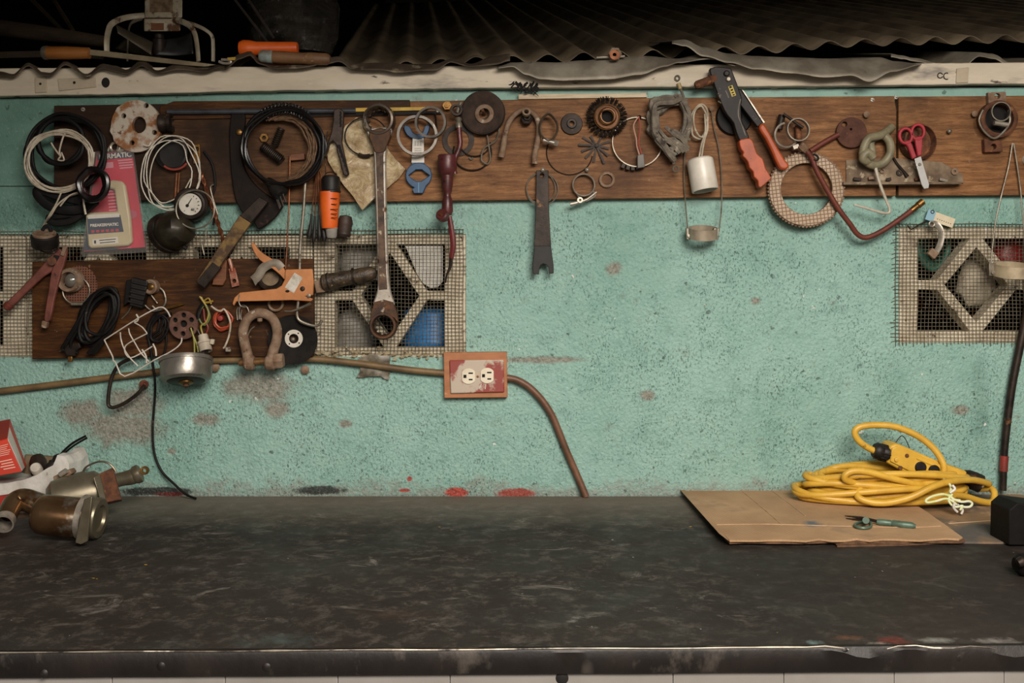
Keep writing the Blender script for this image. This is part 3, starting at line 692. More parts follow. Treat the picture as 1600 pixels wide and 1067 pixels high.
for i in range(6): b.prism(rect(145 + i * 7.6, 361.5 - i * .4, 5, 4, -3), .0396, .0402)
part('red_symbol', b, simple('#b0303e', .5), gd)
part('notice_label', MB().prism([(144, 374), (184, 370), (185, 380), (145, 383)], .0388, .0396), M_PRINTW, gd)
b = MB()
for y, w in ((374.5, 26), (378.5, 24)): b.prism(rect(168, y, w, 1.3, -5), .0394, .0399)
b.prism(rect(148.5, 378, 3, 5, -5), .0394, .0399)
part('notice_print', b, M_HOLE, gd)
b = MB()
for i in range(8): b.prism(rect(201 + .35 * i, 347 + i * 1.6, 3 + (i % 3), 1, -70), .0253, .0261)
part('side_print', b, M_PRINTW, bp)
part('sticker', MB().prism(circle(205, 335, 9, 18, 7), .0254, .026), simple('#a5455a', .5), bp)
t = NT('clear_blister'); t.b.inputs['Roughness'].default_value = .08; t.b.inputs['Alpha'].default_value = .07; t.b.inputs['Base Color'].default_value = lin('#cfcac2'); M_CLEAR = t.m
part('clear_shell', MB().prism([(146, 237), (208, 231), (231, 388), (228, 394), (128, 401), (126, 396), (138, 318)], .0405, .0425), M_CLEAR, bp, bevel=1.5)

# 6 flange disc, 7 stub behind it
o = one('flange_disc', 'big rusty round flange with peeling white paint and four bolt holes', 'flange',
        MB().prism([(212 + (40 + (2.5 if i in (12, 13, 15, 20, 22) else 0)) * math.cos(i * math.pi / 16) * .98, 197 + 41 * math.sin(i * math.pi / 16)) for i in range(32)], .026, .040, holes=[circle(217, 195, 11, 20, 13), circle(228, 165, 4, 10), circle(193, 181, 4, 10), circle(241, 207, 4, 10), circle(206, 223, 4, 10)]),
        mk('peeling_white_on_rust', '#8a5a34', '#b7ab9b', 26, .7, .1, .6, 150, .0015, lo=.44, hi=.54, spots=(('#5a3318', 34, .6), ('#c8c0b4', 12, .64), ('#30221a', 80, .7))), bevel=1.5)
b = MB().prism([(180, 196), (186, 201), (184, 212), (176, 206), (174, 199)], .026, .034); part('cast_lug', b, M_RUSTPALE, o)
one('pipe_plug', 'dark round pipe plug on the plank just past the flange disc', 'cap', MB().turned((250, 193, .036), (269, 192, .036), [(0, 0), (14, 0), (14, .3), (13, .4), (13, .7), (15, .72), (15, 1), (11, 1), (10, .8), (0, .8)]), M_DKSTEEL)
o = one('hook_eye', 'shiny curled metal eye tucked behind the blister pack top', 'hook', MB(.028).loop(180, 230, 7, 7, 2.2, a0=120, a1=420).tube([(173, 228), (168, 236)], 2.2), M_STEEL)
part('foil_scrap', MB().prism([(184, 222), (192, 220), (196, 232), (188, 240), (182, 234)], .026, .029).cut(4).rough(1.5, 120, 2), M_STEEL, o)

# 8 white wire coil, 9 ring cap
b = MB(.05).coil(268, 265, 40, 55, .95, 4, 7, 8, .048, .005, cj=9).tube([(236, 222), (232, 228), (224, 226)], 1.1)
one('wire_coil', 'loose oval coil of thin white wire hanging in front of the black cup', 'wire', b, mk('thin_white_wire', '#d8d0c2', '#bcb2a0', 40, .5, 0, 0))
o = one('filter_cup', 'black round cup with a red rim hanging inside the white wire coil', 'cup', MB().lathe(272, 241, [(25, 0), (25, 14), (22, 15), (21, 4), (0, 3)], d=UB), M_BLKPLA)
part('red_rim', MB(.043).loop(272, 241, 24, 24, 1.8, a0=35, a1=130), simple('#8c3a30', .5), o)
b = MB().prism([(301, 226), (312, 225), (313, 255), (302, 256)], UB, .028, holes=[circle(307, 233, 3.5, 10)])
one('brass_tag', 'small upright brass tag with one hole beside the white wire coil', 'tag', b, M_BRASS, bevel=.6)
one('copper_strips', 'two thin copper strips hanging below the red rimmed cup', 'strip', MB(.03).tube([(276, 270), (274, 300), (273, 318)], 1.6, flat=(.4, 1)).tube([(280, 270), (278, 300), (278, 318)], 1.3, flat=(.4, 1)), M_COPPER)

# 10 gauge, 11 motor, 12 twisted cable
g = empty('pressure_gauge', 'round dial gauge with a white face hanging under the white wire coil', 'gauge', P(307, 347, .03))
gax = (.18, -1, -.08)
part('case', MB().lathe(301, 319, [(0, 0), (26, 0), (27, 6), (25, 20), (22, 22), (22, 29), (19, 30), (17, 26), (0, 26)], d=.024, axis=gax, n=36), M_DKSTEEL, g)
fc = P(301, 319, .024) + Vector(gax).normalized() * 26.6 * S
part('dial_face', MB().lathe(fc, 0, [(16.5, 0), (16.5, .6), (0, .6)], axis=gax), simple('#c4beb2', .6, 0, '#b1aa9c'), g)
def at_dial(dx, dy, h=1.2): return fc + Vector((dx * S, 0, -dy * S)) + Vector((0, -h * S - (dx * .18 + dy * -.0) * S * 0, 0))
part('needle', MB().tube([at_dial(-5, 4, 2), at_dial(3, -9, 2)], [1.1, .4], n=5, sub=1).lathe(at_dial(-4, 2, 1), 0, [(0, 1.8), (2.2, 1.6), (2.4, 0)]), M_HOLE, g)
b = MB()
for i in range(13):
    a = math.radians(130 + i * 23.5); b.tube([at_dial(12 * math.cos(a), 12 * math.sin(a)), at_dial(14.5 * math.cos(a), 14.5 * math.sin(a))], .4, n=4, sub=1)
part('scale_tick', b, M_HOLE, g)
text('60', 5, at_dial(4, 8, 1.2), M_HOLE, g, 10)
one('wire_loop', 'thin grey wire loop hanging around the dial gauge', 'wire', MB(.072).loop(305, 327, 30, 30, 1.3), M_GALV)
mt = empty('small_motor', 'dark rounded lamp housing hanging below the dial gauge', 'housing', P(273, 388, .03))
part('housing', MB().turned((256, 366, .028), (292, 352, .062), [(0, 0), (20, .02), (28, .2), (30, .5), (24, .85), (10, 1.02), (0, 1.05)], 28).rough(1.4, 60, 2), mk('greasy_olive_metal', '#3b3527', '#27221a', 30, .4, .4, .5, 90, spots=(('#7d735c', 26, .66), ('#120e0b', 20, .6))), mt)
part('rim', MB().turned((258, 366, .027), (263, 363, .033), [(27, 0), (32, 0), (32, 1), (27, 1)], 28, closed=True), M_DKSTEEL, mt)
part('cable_gland', MB(.066).loop(277, 356, 6, 6, 2).tube([(282, 372, .05), (286, 384, .045), (292, 388, .04)], 3.5), M_BLKPLA, mt)
part('side_ear', MB().prism([(294, 362), (302, 360), (301, 374), (295, 377)], .03, .034), M_DKSTEEL, mt)
b = MB(.034)
for s in (0, math.pi):
    b.tube([(314 + (350 - 314) * t + 2 * math.cos(t * 26 + s), 270 + 108 * t, .034 + .0028 * math.sin(t * 26 + s)) for t in [i / 40 for i in range(41)]], 2.1, n=6, sub=2)
one('copper_cable', 'twisted bare copper cable hanging diagonally behind the rusty bar', 'cable', b, M_COPPER)
one('black_lead', 'thin black lead curving down beside the twisted copper cable', 'lead', MB(.027).tube([(318, 236), (332, 258), (336, 290), (330, 312), (336, 330), (333, 352)], 1.8), M_BLK)
one('hook_wire', 'small bent wire hook hanging under the dial gauge', 'hook', MB(.02).tube([(322, 350), (321, 372), (316, 382), (319, 398)], 1).tube([(340, 335, .03), (331, 305, .03), (329, 292, .03), (334, 288, .03)], 1.4), M_GALV)

# 14 dark bracket plate
b = MB().prism([(361, 178), (366, 170), (377, 170), (383, 182), (380, 215), (378, 245), (384, 268), (400, 290), (420, 306), (441, 318), (436, 332), (424, 345), (404, 358), (396, 346), (378, 332), (366, 305), (360, 260), (358, 210)], UB, .032, smooth=4)
o = one('steel_bracket', 'long dark curved steel bracket hanging beside the big cable ring', 'bracket', b, mk('black_oily_plate', '#1e130d', '#120c08', 30, .6, .1, .5, 100, spots=(('#4a3020', 14, .64),), spec=.2), bevel=1.5)
part('fixing_bolt', MB(.032).lathe(374, 207, [(5, 0), (5, 3), (3, 4), (0, 4)], n=6), M_BRASS, o)

# 15 big cable ring and steel rope, springs, plug
b = MB(.056)
for i in range(6): b.loop(443 + RND.uniform(-4, 4), 229 + RND.uniform(-3, 3), 57 + RND.uniform(-3, 5), 60 + RND.uniform(-3, 4), 2.5, d=.050 + .0035 * i, jit=3.2)
o = one('cable_ring', 'thick ring of glossy black cable bound with tape', 'cable', b, M_BLKGLOSS)
b = MB(.056)
for i in range(14):
    a = math.radians(-120 + i * 5); b.loop(443 + 58 * math.cos(a), 229 + 60 * math.sin(a), 8, 3, 1.2, math.degrees(a), d=.062, jit=.6)
part('tape_wrap', b, M_BLKGLOSS, o)
b = MB(.045)
for i in range(5): b.loop(442 + i * .8, 233 - i * .6, 40 + i * 2.1, 46 + i * 2.0, 1.8, d=.048 + (i % 2) * .003, jit=1.4, a0=-105 - 6 * i, a1=75 + 5 * i)
one('wire_rope', 'brown rusty wire rope coiled inside the black cable ring', 'rope', b, M_ROPE)
def spring(a, bb, R, r, turns):
    a, bb = Vector(a), Vector(bb); ax = (bb - a).normalized(); u = ax.orthogonal().normalized(); w = ax.cross(u)
    return MB().tube([a + (bb - a) * (i / (turns * 10)) + (u * math.cos(i * math.pi / 5) + w * math.sin(i * math.pi / 5)) * R * S for i in range(turns * 10 + 1)], r, n=6, sub=1)
one('coil_spring', 'short coil spring standing upright inside the cable ring', 'spring', spring(P(440, 200, .034), P(429, 228, .034), 5, 1.3, 9), M_DKSTEEL)
one('coil_spring', 'closely wound coil spring lying aslant inside the cable ring', 'spring', spring(P(410, 228, .036), P(440, 251, .036), 7, 1.3, 13), M_DKSTEEL)
one('hex_nut', 'small pale hex nut inside the cable ring', 'nut', MB().lathe(414, 216, [(7, 0), (7, 6), (3.5, 6), (3.5, 0)], d=UB, n=6, closed=True), M_BRASS)
pl = empty('power_plug', 'black round power plug with steel prongs under the cable ring', 'plug', P(434, 318, .04))
part('plug_body', MB().turned((418, 280, .045), (440, 305, .055), [(4, 0), (6, .1), (9, .35), (12, .6), (12.5, .97), (11.5, 1), (0, 1)], 20), M_BLKPLA, pl)
for x, y, l in ((431, 309, 17), (437, 306, 16), (441, 301, 15), (434, 312, 12)):
    part('prong', MB(.055).tube([(x, y), (x + l * .35, y + l)], 1.3, n=5, sub=1, flat=(.5, 1)), M_DKSTEEL, pl)

# 18 bar
br = empty('flat_bar', 'heavy rusty flat bar hanging aslant with worn yellow paint', 'bar', P(312, 450, .05))
M_YRUST = mk('worn_yellow_paint_on_rust', '#7a5f33', '#4a3522', 34, .65, .2, .5, 130, lo=.42, hi=.55, spots=(('#241a14', 40, .62), ('#a98545', 60, .7)))
part('bar', MB().prism([(374, 336), (392, 348), (319, 450), (306, 440)], .045, .057), M_YRUST, br, bevel=1.2)
part('bare_end', MB().prism([(405, 307), (418, 316), (392, 349), (374, 337)], .044, .058), M_DKSTEEL, br, bevel=1.2, label='dark bare steel end')
part('bare_end', MB().prism([(332, 409), (345, 418), (319.5, 450.5), (305.5, 440.5)], .0448, .0574), M_DKSTEEL, br, bevel=1, label='dark bare steel tip')
one('wooden_wedge', 'reddish wooden wedge hanging behind the tip of the rusty bar', 'wedge', MB().prism([(340, 408), (354, 406), (353, 436), (348, 446), (331, 445), (334, 430)], LB, .034), M_WOODR, bevel=1)
# 19 rods
rd = one('copper_rod', 'thin straight copper rod hanging from a small wood block', 'rod', MB(.034).tube([(453, 244), (451, 330, .036), (446, 420, .034)], 1.25), M_COPPER)
part('wood_block', MB().prism([(453, 241), (475, 239), (476, 249), (454, 251)], UB, .036), M_WOODR, rd, bevel=.8)
one('steel_rod', 'grey steel rod hanging down to a bent hook beside the black disc', 'rod', MB(.05).tube([(477, 285), (474, 330), (469, 385), (468, 430), (466, 470), (464, 488), (466, 498), (474, 504), (490, 509), (499, 507), (503, 500)], [2.3] * 11, n=9), M_GALV)
# 21 wire bunch
o = empty('wire_harness', 'bunch of brown leads ending in small dark connectors beside the torch', 'harness', P(497, 375, .04))
for i, (xa, xb, yb) in enumerate(((495, 487, 340), (496, 492, 344), (497, 498, 342), (499, 503, 344), (500, 509, 340))):
    part('lead', MB(.04 + .002 * i).tube([(xa, 268), ((xa * 2 + xb) / 3 + (i - 2), 300), (xb, yb - 4)], .9, n=5), M_COPPER, o)
    part('connector', MB(.04 + .002 * i).tube([(xb, yb - 6), (xb - 1 + i * .6, yb + 8), (xb - 4 + i * 2.4, yb + 26), (xb - 5 + i * 2.6, yb + 33)], [1.6, 2.2, 3.8, 2.6], n=8), M_BLKPLA, o)
# 22 snips
b = MB().prism([(521, 171), (530, 168), (537, 174), (536, 200), (534, 222), (539, 246), (545, 272), (541, 276), (536, 272), (534, 264), (532, 256), (530, 247), (527, 238), (525, 226), (520, 220), (515, 224), (512, 236), (508, 246), (506, 240), (511, 225), (517, 208), (520, 190)], .044, .056)
o = one('jaw_puller', 'dark two legged steel jaw with toothed edge hanging over the plastic bag', 'clamp', b, mk('dark_brown_steel', '#4a3b33', '#2f251f', 30, .5, .5, .4), bevel=1.5)
part('toothed_edge', MB().prism([(527, 226)] + [(527 + i * 1.35 + (1.6 if i % 2 else 0), 229 + i * 3.7) for i in range(12)] + [(545, 273)] + [(531 + (11 - i) * 1.2, 226 + (11 - i) * 3.7) for i in range(12)], .055, .059), M_HOLE, o)
part('toothed_edge', MB().prism([(530 + (1.3 if i % 2 else 0), 174 + i * 3) for i in range(9)] + [(533 + (1 if i % 2 else 0), 198 - i * 3) for i in range(9)], .055, .0575), M_HOLE, o)
# 23 plastic bag with a clamp ring
t = NT('cloudy_plastic_bag'); v = t.coord(); f = t.noise(v, 26, 6, .7, 1.5)
t.b.inputs['Alpha'].default_value = .93
M_BAG = t.out(t.ramp(f, [(.3, '#7d6242'), (.52, '#b39c74'), (.7, '#d9cba9')]), .25, 0, t.bump(t.noise(v, 40, 6, .7, 1.0), .8, .004))
b = MB().prism([(539, 196), (556, 183), (572, 187), (586, 205), (612, 240), (634, 264), (622, 280), (604, 293), (585, 310), (566, 327), (548, 303), (530, 280), (513, 252), (511, 230), (518, 218), (530, 224)], .026, .038).cut(5).rough(5, 24, 3, (.5, 1.2, .5))
bag = one('plastic_bag', 'cloudy yellowish plastic bag of parts hanging behind the big ring wrench', 'bag', b, M_BAG, angle=25)
one('ring_clip', 'thin wire ring clip with a coil in front of the plastic bag', 'clip', MB(.047).loop(572, 213, 33, 30, 1.1).tube([(560, 241), (568, 244), (578, 243)], 3.0, n=8), M_DKSTEEL)
# 24 ring wrench
wr = empty('ring_wrench', 'very large worn double ring wrench hanging over the netting', 'wrench', P(598, 528, .05))
M_CHROME = mk('worn_chrome_with_rust', '#bdb4a7', '#978d80', 20, .36, .5, .3, 90, lo=.4, hi=.6, spots=(('#5a3c24', 16, .6), ('#33241a', 36, .64), ('#e0d8ca', 50, .68)))
M_WRUST = mk('rusty_wrench_face', '#3a2b22', '#5d3d25', 24, .6, .5, .5, 100, spots=(('#a89a88', 30, .64), ('#6f4526', 18, .62), ('#8a7a4a', 14, .72)))
b = MB().prism([(574, 202), (612, 200), (606, 222), (603, 245), (604, 330), (607, 425), (611, 458), (616, 474), (612, 486), (588, 486), (583, 474), (588, 458), (590, 430), (587, 330), (584, 245), (580, 222)], .048, .062, smooth=3)
part('shaft', b, M_CHROME, wr, bevel=2)
part('shaft_face', MB().prism([(584, 215), (602, 214), (599, 245), (600, 330), (603, 425), (605, 452), (592, 453), (592, 428), (590, 330), (587, 245)], .061, .0632), mk('worn_wrench_face', '#33251c', '#5a4433', 26, .5, .4, .5, 100, lo=.42, hi=.58, spots=(('#a3957f', 34, .60), ('#7a4a2a', 18, .64), ('#221812', 30, .66))), wr, bevel=.6)
part('ring_head', MB(.040).lathe(593, 189, [(25, -2), (25.5, 8), (23, 19), (20, 20), (18, 15), (17, -2)], n=36, closed=True), mk('dark_ring_steel', '#6d6257', '#4a3e34', 20, .35, .5, .3, spots=(('#c5baa9', 26, .57),)), wr)
part('ring_head', MB(.044).lathe(600, 508, [(21, 0), (22, 8), (19.5, 16), (16.5, 16), (14.5, 10), (14.5, 0)], n=36, closed=True), M_WRUST, wr)
part('head_throat', MB().prism([(585, 472), (614, 472), (622, 504), (616, 497), (600, 490), (584, 497), (578, 504)], .046, .0645, smooth=2), M_WRUST, wr, bevel=1.5)
part('head_throat', MB().prism([(576, 204), (611, 202), (604, 228), (600, 238), (587, 239), (582, 229)], .046, .0638, smooth=2), M_WRUST, wr, bevel=1.5)
b = MB()
for i in range(12):
    a = 2 * math.pi * i / 12
    b.prism([(593 + 17.8 * math.cos(a - .16), 189 + 17.8 * math.sin(a - .16)), (593 + 15.6 * math.cos(a), 189 + 15.6 * math.sin(a)), (593 + 17.8 * math.cos(a + .16), 189 + 17.8 * math.sin(a + .16))], .042, .056)
    b2 = b2 if i else MB()
    b2.prism([(600 + 15 * math.cos(a - .16), 508 + 15 * math.sin(a - .16)), (600 + 13 * math.cos(a), 508 + 13 * math.sin(a)), (600 + 15 * math.cos(a + .16), 508 + 15 * math.sin(a + .16))], .046, .060)
part('ring_tooth', b, M_DKSTEEL, wr); part('ring_tooth', b2, M_DKSTEEL, wr)
# 25 torch, 26 cup
tc = empty('torch', 'orange and black hand torch hanging beside the wire harness', 'torch', P(517, 372, .045))
M_ORANGE = mk('orange_plastic', '#e0641f', '#cf5518', 20, .42, 0, .1, 90, spots=(('#8a3c18', 60, .72),))
part('torch_cap', MB().lathe(517, 301, [(15, 0), (15, 3), (14, 4), (14.3, 20), (13, 24), (10, 26), (0, 26)], d=.050, axis=(0, 0, 1), n=28), M_BLKPLA, tc)
part('torch_barrel', MB().lathe(515, 357, [(0, 0), (11.5, 0), (12.5, 4), (15, 38), (15.3, 56), (13, 56.5), (0, 56.5)], d=.050, axis=(0, 0, 1), n=28), M_ORANGE, tc)
part('torch_tail', MB().lathe(518, 372, [(0, 0), (6.5, 0), (8, 3), (9, 14), (10, 16), (0, 16)], d=.050, axis=(0, 0, 1), n=24), M_GREYP, tc)
b = MB()
for i, (y, w) in enumerate(((310, 11), (319, 9), (327, 12), (334, 10), (340, 9))): b.prism(rect(522, y, w, 1), .0695, .0717)
part('printed_mark', b, M_HOLE, tc)
part('hanging_wire', MB(.045).loop(517, 273, 9, 4, .8).tube([(509, 273), (508, 235), (512, 205)], .8), M_DKSTEEL, tc)
one('rubber_bung', 'brown ribbed rubber bung hanging beside the torch', 'bung', MB().lathe(537, 370, [(0, 0), (9, 0), (11, 4), (10, 8), (11.5, 12), (10.5, 16), (12, 20), (11, 26), (9, 32), (0, 34)], d=.028, axis=(.1, 0, 1)), mk('brown_rubber', '#3b2a20', '#271b15', 30, .6, 0, .5))
# pipe and folding rule on the batten
one('long_pipe', 'long thin grey pipe lying along the top of the plank', 'pipe', MB(.033).tube([(262, 175), (400, 174), (556, 173)], 4.2, n=12, sub=1), mk('blue_grey_tube', '#4b4d52', '#37383c', 20, .4, .3, .1))
one('folding_rule', 'yellow folding rule lying along the top of the plank', 'rule', MB().prism([(478, 170), (668, 167), (668, 172), (478, 176)], .028, .033), mk('yellow_rule_paint', '#c9a22a', '#a8841f', 30, .5, 0, .1, spots=(('#3a2a14', 50, .68),)))
one('black_rail', 'thin black rail under the folding rule', 'rail', MB().prism([(478, 176), (690, 173), (690, 178), (478, 181)], .0225, .029), M_BLK)

M_RINGD = mk('grimy_grey_ring', '#6b645b', '#4c463f', 40, .4, .4, .2, spots=(('#8d857a', 40, .64), ('#2e2721', 40, .66)))
# 28 ring clamps, blue gauge
one('pipe_clamp_ring', 'large dull grey clamp ring hanging over the blue gauge', 'clamp ring', MB().band(652, 213, 31, 9, 4, d=.050, axis=(.08, -1, .05)), M_RINGD)
o = one('pipe_clamp_ring', 'dull grey clamp ring with a rivet hanging top of the blue gauge', 'clamp ring', MB().band(674, 192, 24, 9, 3.4, d=.062, axis=(-.1, -1, 0)), M_RINGD)
part('rivet', MB(.07).lathe(684, 174, [(2.5, -6), (2.5, 2), (1.8, 3), (0, 3)]), M_GALV, o)
one('thin_wire_clip', 'bent thin wire clip inside the upper grey clamp ring', 'clip', MB(.03).tube([(664, 184), (672, 192), (682, 202), (681, 188), (680, 178)], 1.2), M_DKSTEEL)
one('dark_washer', 'large dark washer hanging behind the maroon drill head', 'washer', MB().prism(circle(716, 219, 25, 28), UB, .026, holes=[circle(716, 219, 17, 24)]), M_DKSTEEL)
bg = empty('wire_gauge', 'blue plastic gauge with round ends and a white paper label', 'gauge', P(654, 303, .034))
M_BLUEPLA = mk('blue_tool_plastic', '#1c4d74', '#163e5e', 30, .42, 0, .15, spots=(('#12283a', 40, .68),))
ring_o = [(654 + 20.5 * math.cos(math.radians(a)), 274 + 20 * math.sin(math.radians(a))) for a in range(-250, 70, 16)] + [(664, 295), (661, 302), (647, 302), (644, 295)]
slot = [(638, 274), (645, 269), (650, 265), (659, 265), (664, 269), (671, 274), (664, 279), (658, 283), (650, 283), (644, 279)]
part('gauge_ring', MB().prism(ring_o, .028, .036, holes=[slot]), M_BLUEPLA, bg, bevel=1)
part('gauge_stem', MB().prism([(644, 212), (662, 212), (663, 258), (643, 258)], .0285, .0345), M_BLUEPLA, bg, bevel=.6)
part('gauge_jaw', MB().prism([(631, 196), (640, 198), (645, 207), (653, 210), (661, 206), (664, 197), (671, 195), (670, 204), (664, 214), (653, 218), (640, 214), (633, 206)], .028, .036, smooth=2), M_BLUEPLA, bg, bevel=.8)
lb = part('paper_label', MB().prism([(645, 216), (662, 216), (663, 254), (643, 254)], .034, .0354), M_PRINTW, bg)
b = MB()
for i in range(7): b.prism(rect(647 + i * 2, 224, .5 + (i % 2) * .5, 8), .0350, .0358)
for i in range(4): b.prism(rect(653, 232 + i * 3, 11, .7), .0350, .0358)
part('label_print', b, simple('#6b6258', .6), lb)
part('slot_ridge', MB().prism(rect(654, 293, 1.4, 16), .0355, .0372), simple('#4f82a0', .4), bg)

# 31 maroon drill
dr = empty('hand_drill', 'maroon breast drill handle hanging with a ball knob below', 'drill', P(700, 405, .05))
part('crank_rod', MB(.058).tube([(717, 196), (718, 212), (719, 224), (716, 236), (711, 248), (709, 262), (711, 272)], 4.2, n=10), M_MAROON, dr)
part('collar', MB().turned((716, 184, .055), (717, 200, .057), [(4.5, 0), (5.5, .2), (4, .4), (5.5, .6), (5, 1)], 16), M_GALV, dr)
part('top_ring', MB(.05).lathe(714, 173, [(9, 0), (9.5, 5), (9, 10), (6, 10), (6, 0)], n=24, closed=True), M_DKSTEEL, dr)
part('top_pin', MB(.056).tube([(714, 176), (717, 166), (720, 160)], 3, n=8), M_GALV, dr)
part('side_nut', MB().lathe(699, 166, [(7, 0), (7, 8), (4, 8), (4, 12), (0, 12)], d=.03, n=6), M_BRASS, dr)
hd = part('handle', MB().turned((699, 242, .055), (699, 336, .055), [(0, 0), (13.5, .0), (14.5, .03), (14.5, .22), (13, .3), (9, .34), (8.5, .5), (6.5, .62), (5, .66), (6, .7), (8, .76), (9, .92), (7, 1), (0, 1)], 28), M_MAROON, dr)
part('ball_knob', MB().turned((697, 343, .056), (689, 334, .080), [(3.5, 0), (4, .3), (9.5, .5), (9.5, .9), (7.5, 1), (0, 1)], 22), M_MAROON, dr)
part('knob_pin', MB().turned((690, 336, .079), (688.5, 333.5, .083), [(3, 0), (2.5, 1), (0, 1)], 12), M_COPPER, dr)
part('lower_rod', MB(.052).tube([(702, 338), (706, 362), (708, 384), (705, 404)], [3.8, 4.5, 4.5, 3.6], n=9), mk('dark_red_sleeve', '#6b1f20', '#4d1517', 30, .4, 0, .1), dr)
part('lower_tip', MB(.05).tube([(705, 403), (703, 418), (698, 430), (696, 442)], [3, 2.6, 1.6, 1.2], n=7), M_DKSTEEL, dr)

# 32 grinding wheel, wire loops
gw = one('grinding_wheel', 'large worn brown grinding wheel with a pale hub ring', 'wheel', MB().lathe(756, 178, [(9, 0), (33, 0), (34, 3), (33.5, 14), (31, 16), (22, 15), (16, 11), (9, 11)], d=.026, axis=(-.14, -1, 0), n=48, closed=True), mk('brown_abrasive', '#3f2f25', '#2c2019', 50, .9, 0, .9, 300, spots=(('#6a5547', 60, .66),)))
part('hub_ring', MB().lathe(757, 178, [(8.5, 0), (14.5, 0), (14.5, 1.5), (13.5, 2), (8.5, 2)], d=.0435, axis=(-.14, -1, 0), n=30, closed=True), M_RUSTPALE, gw)
part('hub_pin', MB(.03).tube([(757, 178), (754, 172, .05)], 2.4), M_RUST, gw)
b = MB(.028).loop(738, 238, 30, 28, 1.2, a0=-20, a1=200).loop(742, 222, 24, 22, 1, a0=0, a1=170)
one('spring_ring', 'thin black spring wire ring hanging under the grinding wheel', 'wire', b, M_DKSTEEL)
one('wire_hanger', 'narrow looped wire hanger dangling under the grinding wheel', 'wire', MB(.032).tube([(761, 210), (764, 230), (766, 248), (762, 256), (756, 254), (752, 248), (756, 232), (772, 222), (778, 212), (780, 200)], 1.3), M_GALV)
one('small_cleat', 'tiny bent metal cleat on the plank under the grinding wheel', 'cleat', MB(.026).tube([(733, 246), (736, 249), (739, 246)], 1.5), M_GALV)

# 33 bent pipe with nut
pp = empty('bent_pipe', 'arched rusty bent pipe hooked over a nut', 'pipe', P(825, 258, .03))
part('pipe_arch', MB(.040).tube([(783, 246), (787, 226), (790, 208), (797, 188), (808, 176), (823, 172), (836, 180), (842, 196), (840, 220), (836, 240), (835, 256)], [5.2, 4.8, 4.2, 4.2, 4.2, 4.2, 4.2, 4.4, 4.4, 4.4, 4.8], n=12), M_RUSTPALE, pp)
part('hex_nut', MB().lathe(822, 188, [(9.5, 0), (9.5, 8), (6, 10), (6, 14), (3.5, 14), (3.5, 2), (0, 2)], d=.034, axis=(.1, -1, .25), n=6), M_DKSTEEL, pp)
part('nut_collar', MB().lathe(822, 177, [(6.5, 0), (6.5, 6), (3.6, 6), (3.6, 0)], d=.056, axis=(.1, -1, .3), n=20, closed=True), M_RUSTPALE, pp)
# 34 pear clamp
o = one('hose_clamp', 'pear shaped hose clamp with a greenish inside beside the bent pipe', 'hose clamp', MB().tube([(857, 178, .05), (846, 188, .05), (843, 202, .05), (847, 213, .05), (857, 221, .05), (866, 214, .05), (871, 203, .05), (869, 190, .05)], 3.6, closed=True, flat=(2.2, .5), n=8), M_GALV)
part('screw_barrel', MB().rod((849, 219, .054), (869, 224, .054), 3.8), M_STEEL, o)
part('screw_head', MB().rod((866, 223, .054), (872, 225, .054), 4.6, n=6), M_STEEL, o)
one('dark_hub_disc', 'small dark disc with a hub hole between the pear clamp and the wire brush', 'disc', MB().lathe(893, 194, [(4, 0), (16, 0), (17, 2), (16, 5), (8, 6), (7, 9), (4, 9)], d=UB, n=30, closed=True), M_DKSTEEL)
# 36 wire brush wheel
wb = empty('wire_brush_wheel', 'round knotted wire brush wheel with a brass coloured dish', 'brush', P(948, 213, .03))
b = MB(.036); kn = 24
for i in range(kn):
    a = 2 * math.pi * i / kn + .05; ca, sa = math.cos(a), math.sin(a)
    b.tube([(948 + 17 * ca, 183 + 17 * sa), (948 + 25 * ca, 183 + 25 * sa)], [1.8, 2.4], n=6, sub=1)
    for k in range(15):
        e = a + RND.uniform(-.12, .12); L = RND.uniform(27.5, 33); dd = RND.uniform(-.006, .008)
        b.tube([(948 + 23 * ca, 183 + 23 * sa), (948 + L * math.cos(e), 183 + L * math.sin(e), .036 + dd)], .65, n=4, sub=1)
part('bristle', b, mk('dark_bristle_wire', '#4a4038', '#2e2620', 80, .5, .6, 0), wb)
part('dish', MB().lathe(948, 183, [(10, 0), (20, 0), (21, 2), (19, 8), (14, 7), (11.5, 12), (10, 12)], d=.034, axis=(.06, -1, 0), n=40, closed=True), mk('stained_brass_dish', '#6b4526', '#4d2f1a', 30, .45, .5, .2), wb)
part('hub_core', MB(.03).lathe(948, 183, [(0, 0), (10.5, 0), (10.5, 4), (0, 4)], d=.026), M_HOLE, wb)
part('hub_rim', MB(.052).loop(948, 183, 11, 11, 1), M_BRASS, wb)
part('dish_rim', MB(.046).loop(948, 183, 19.5, 19.5, .8), M_BRASS, wb)
one('large_wire_hoop', 'large thin dark wire hoop on the plank under the pear clamp', 'wire', MB(.0232).loop(890, 238, 36, 35, 1.0, a0=10, a1=215), M_DKSTEEL)
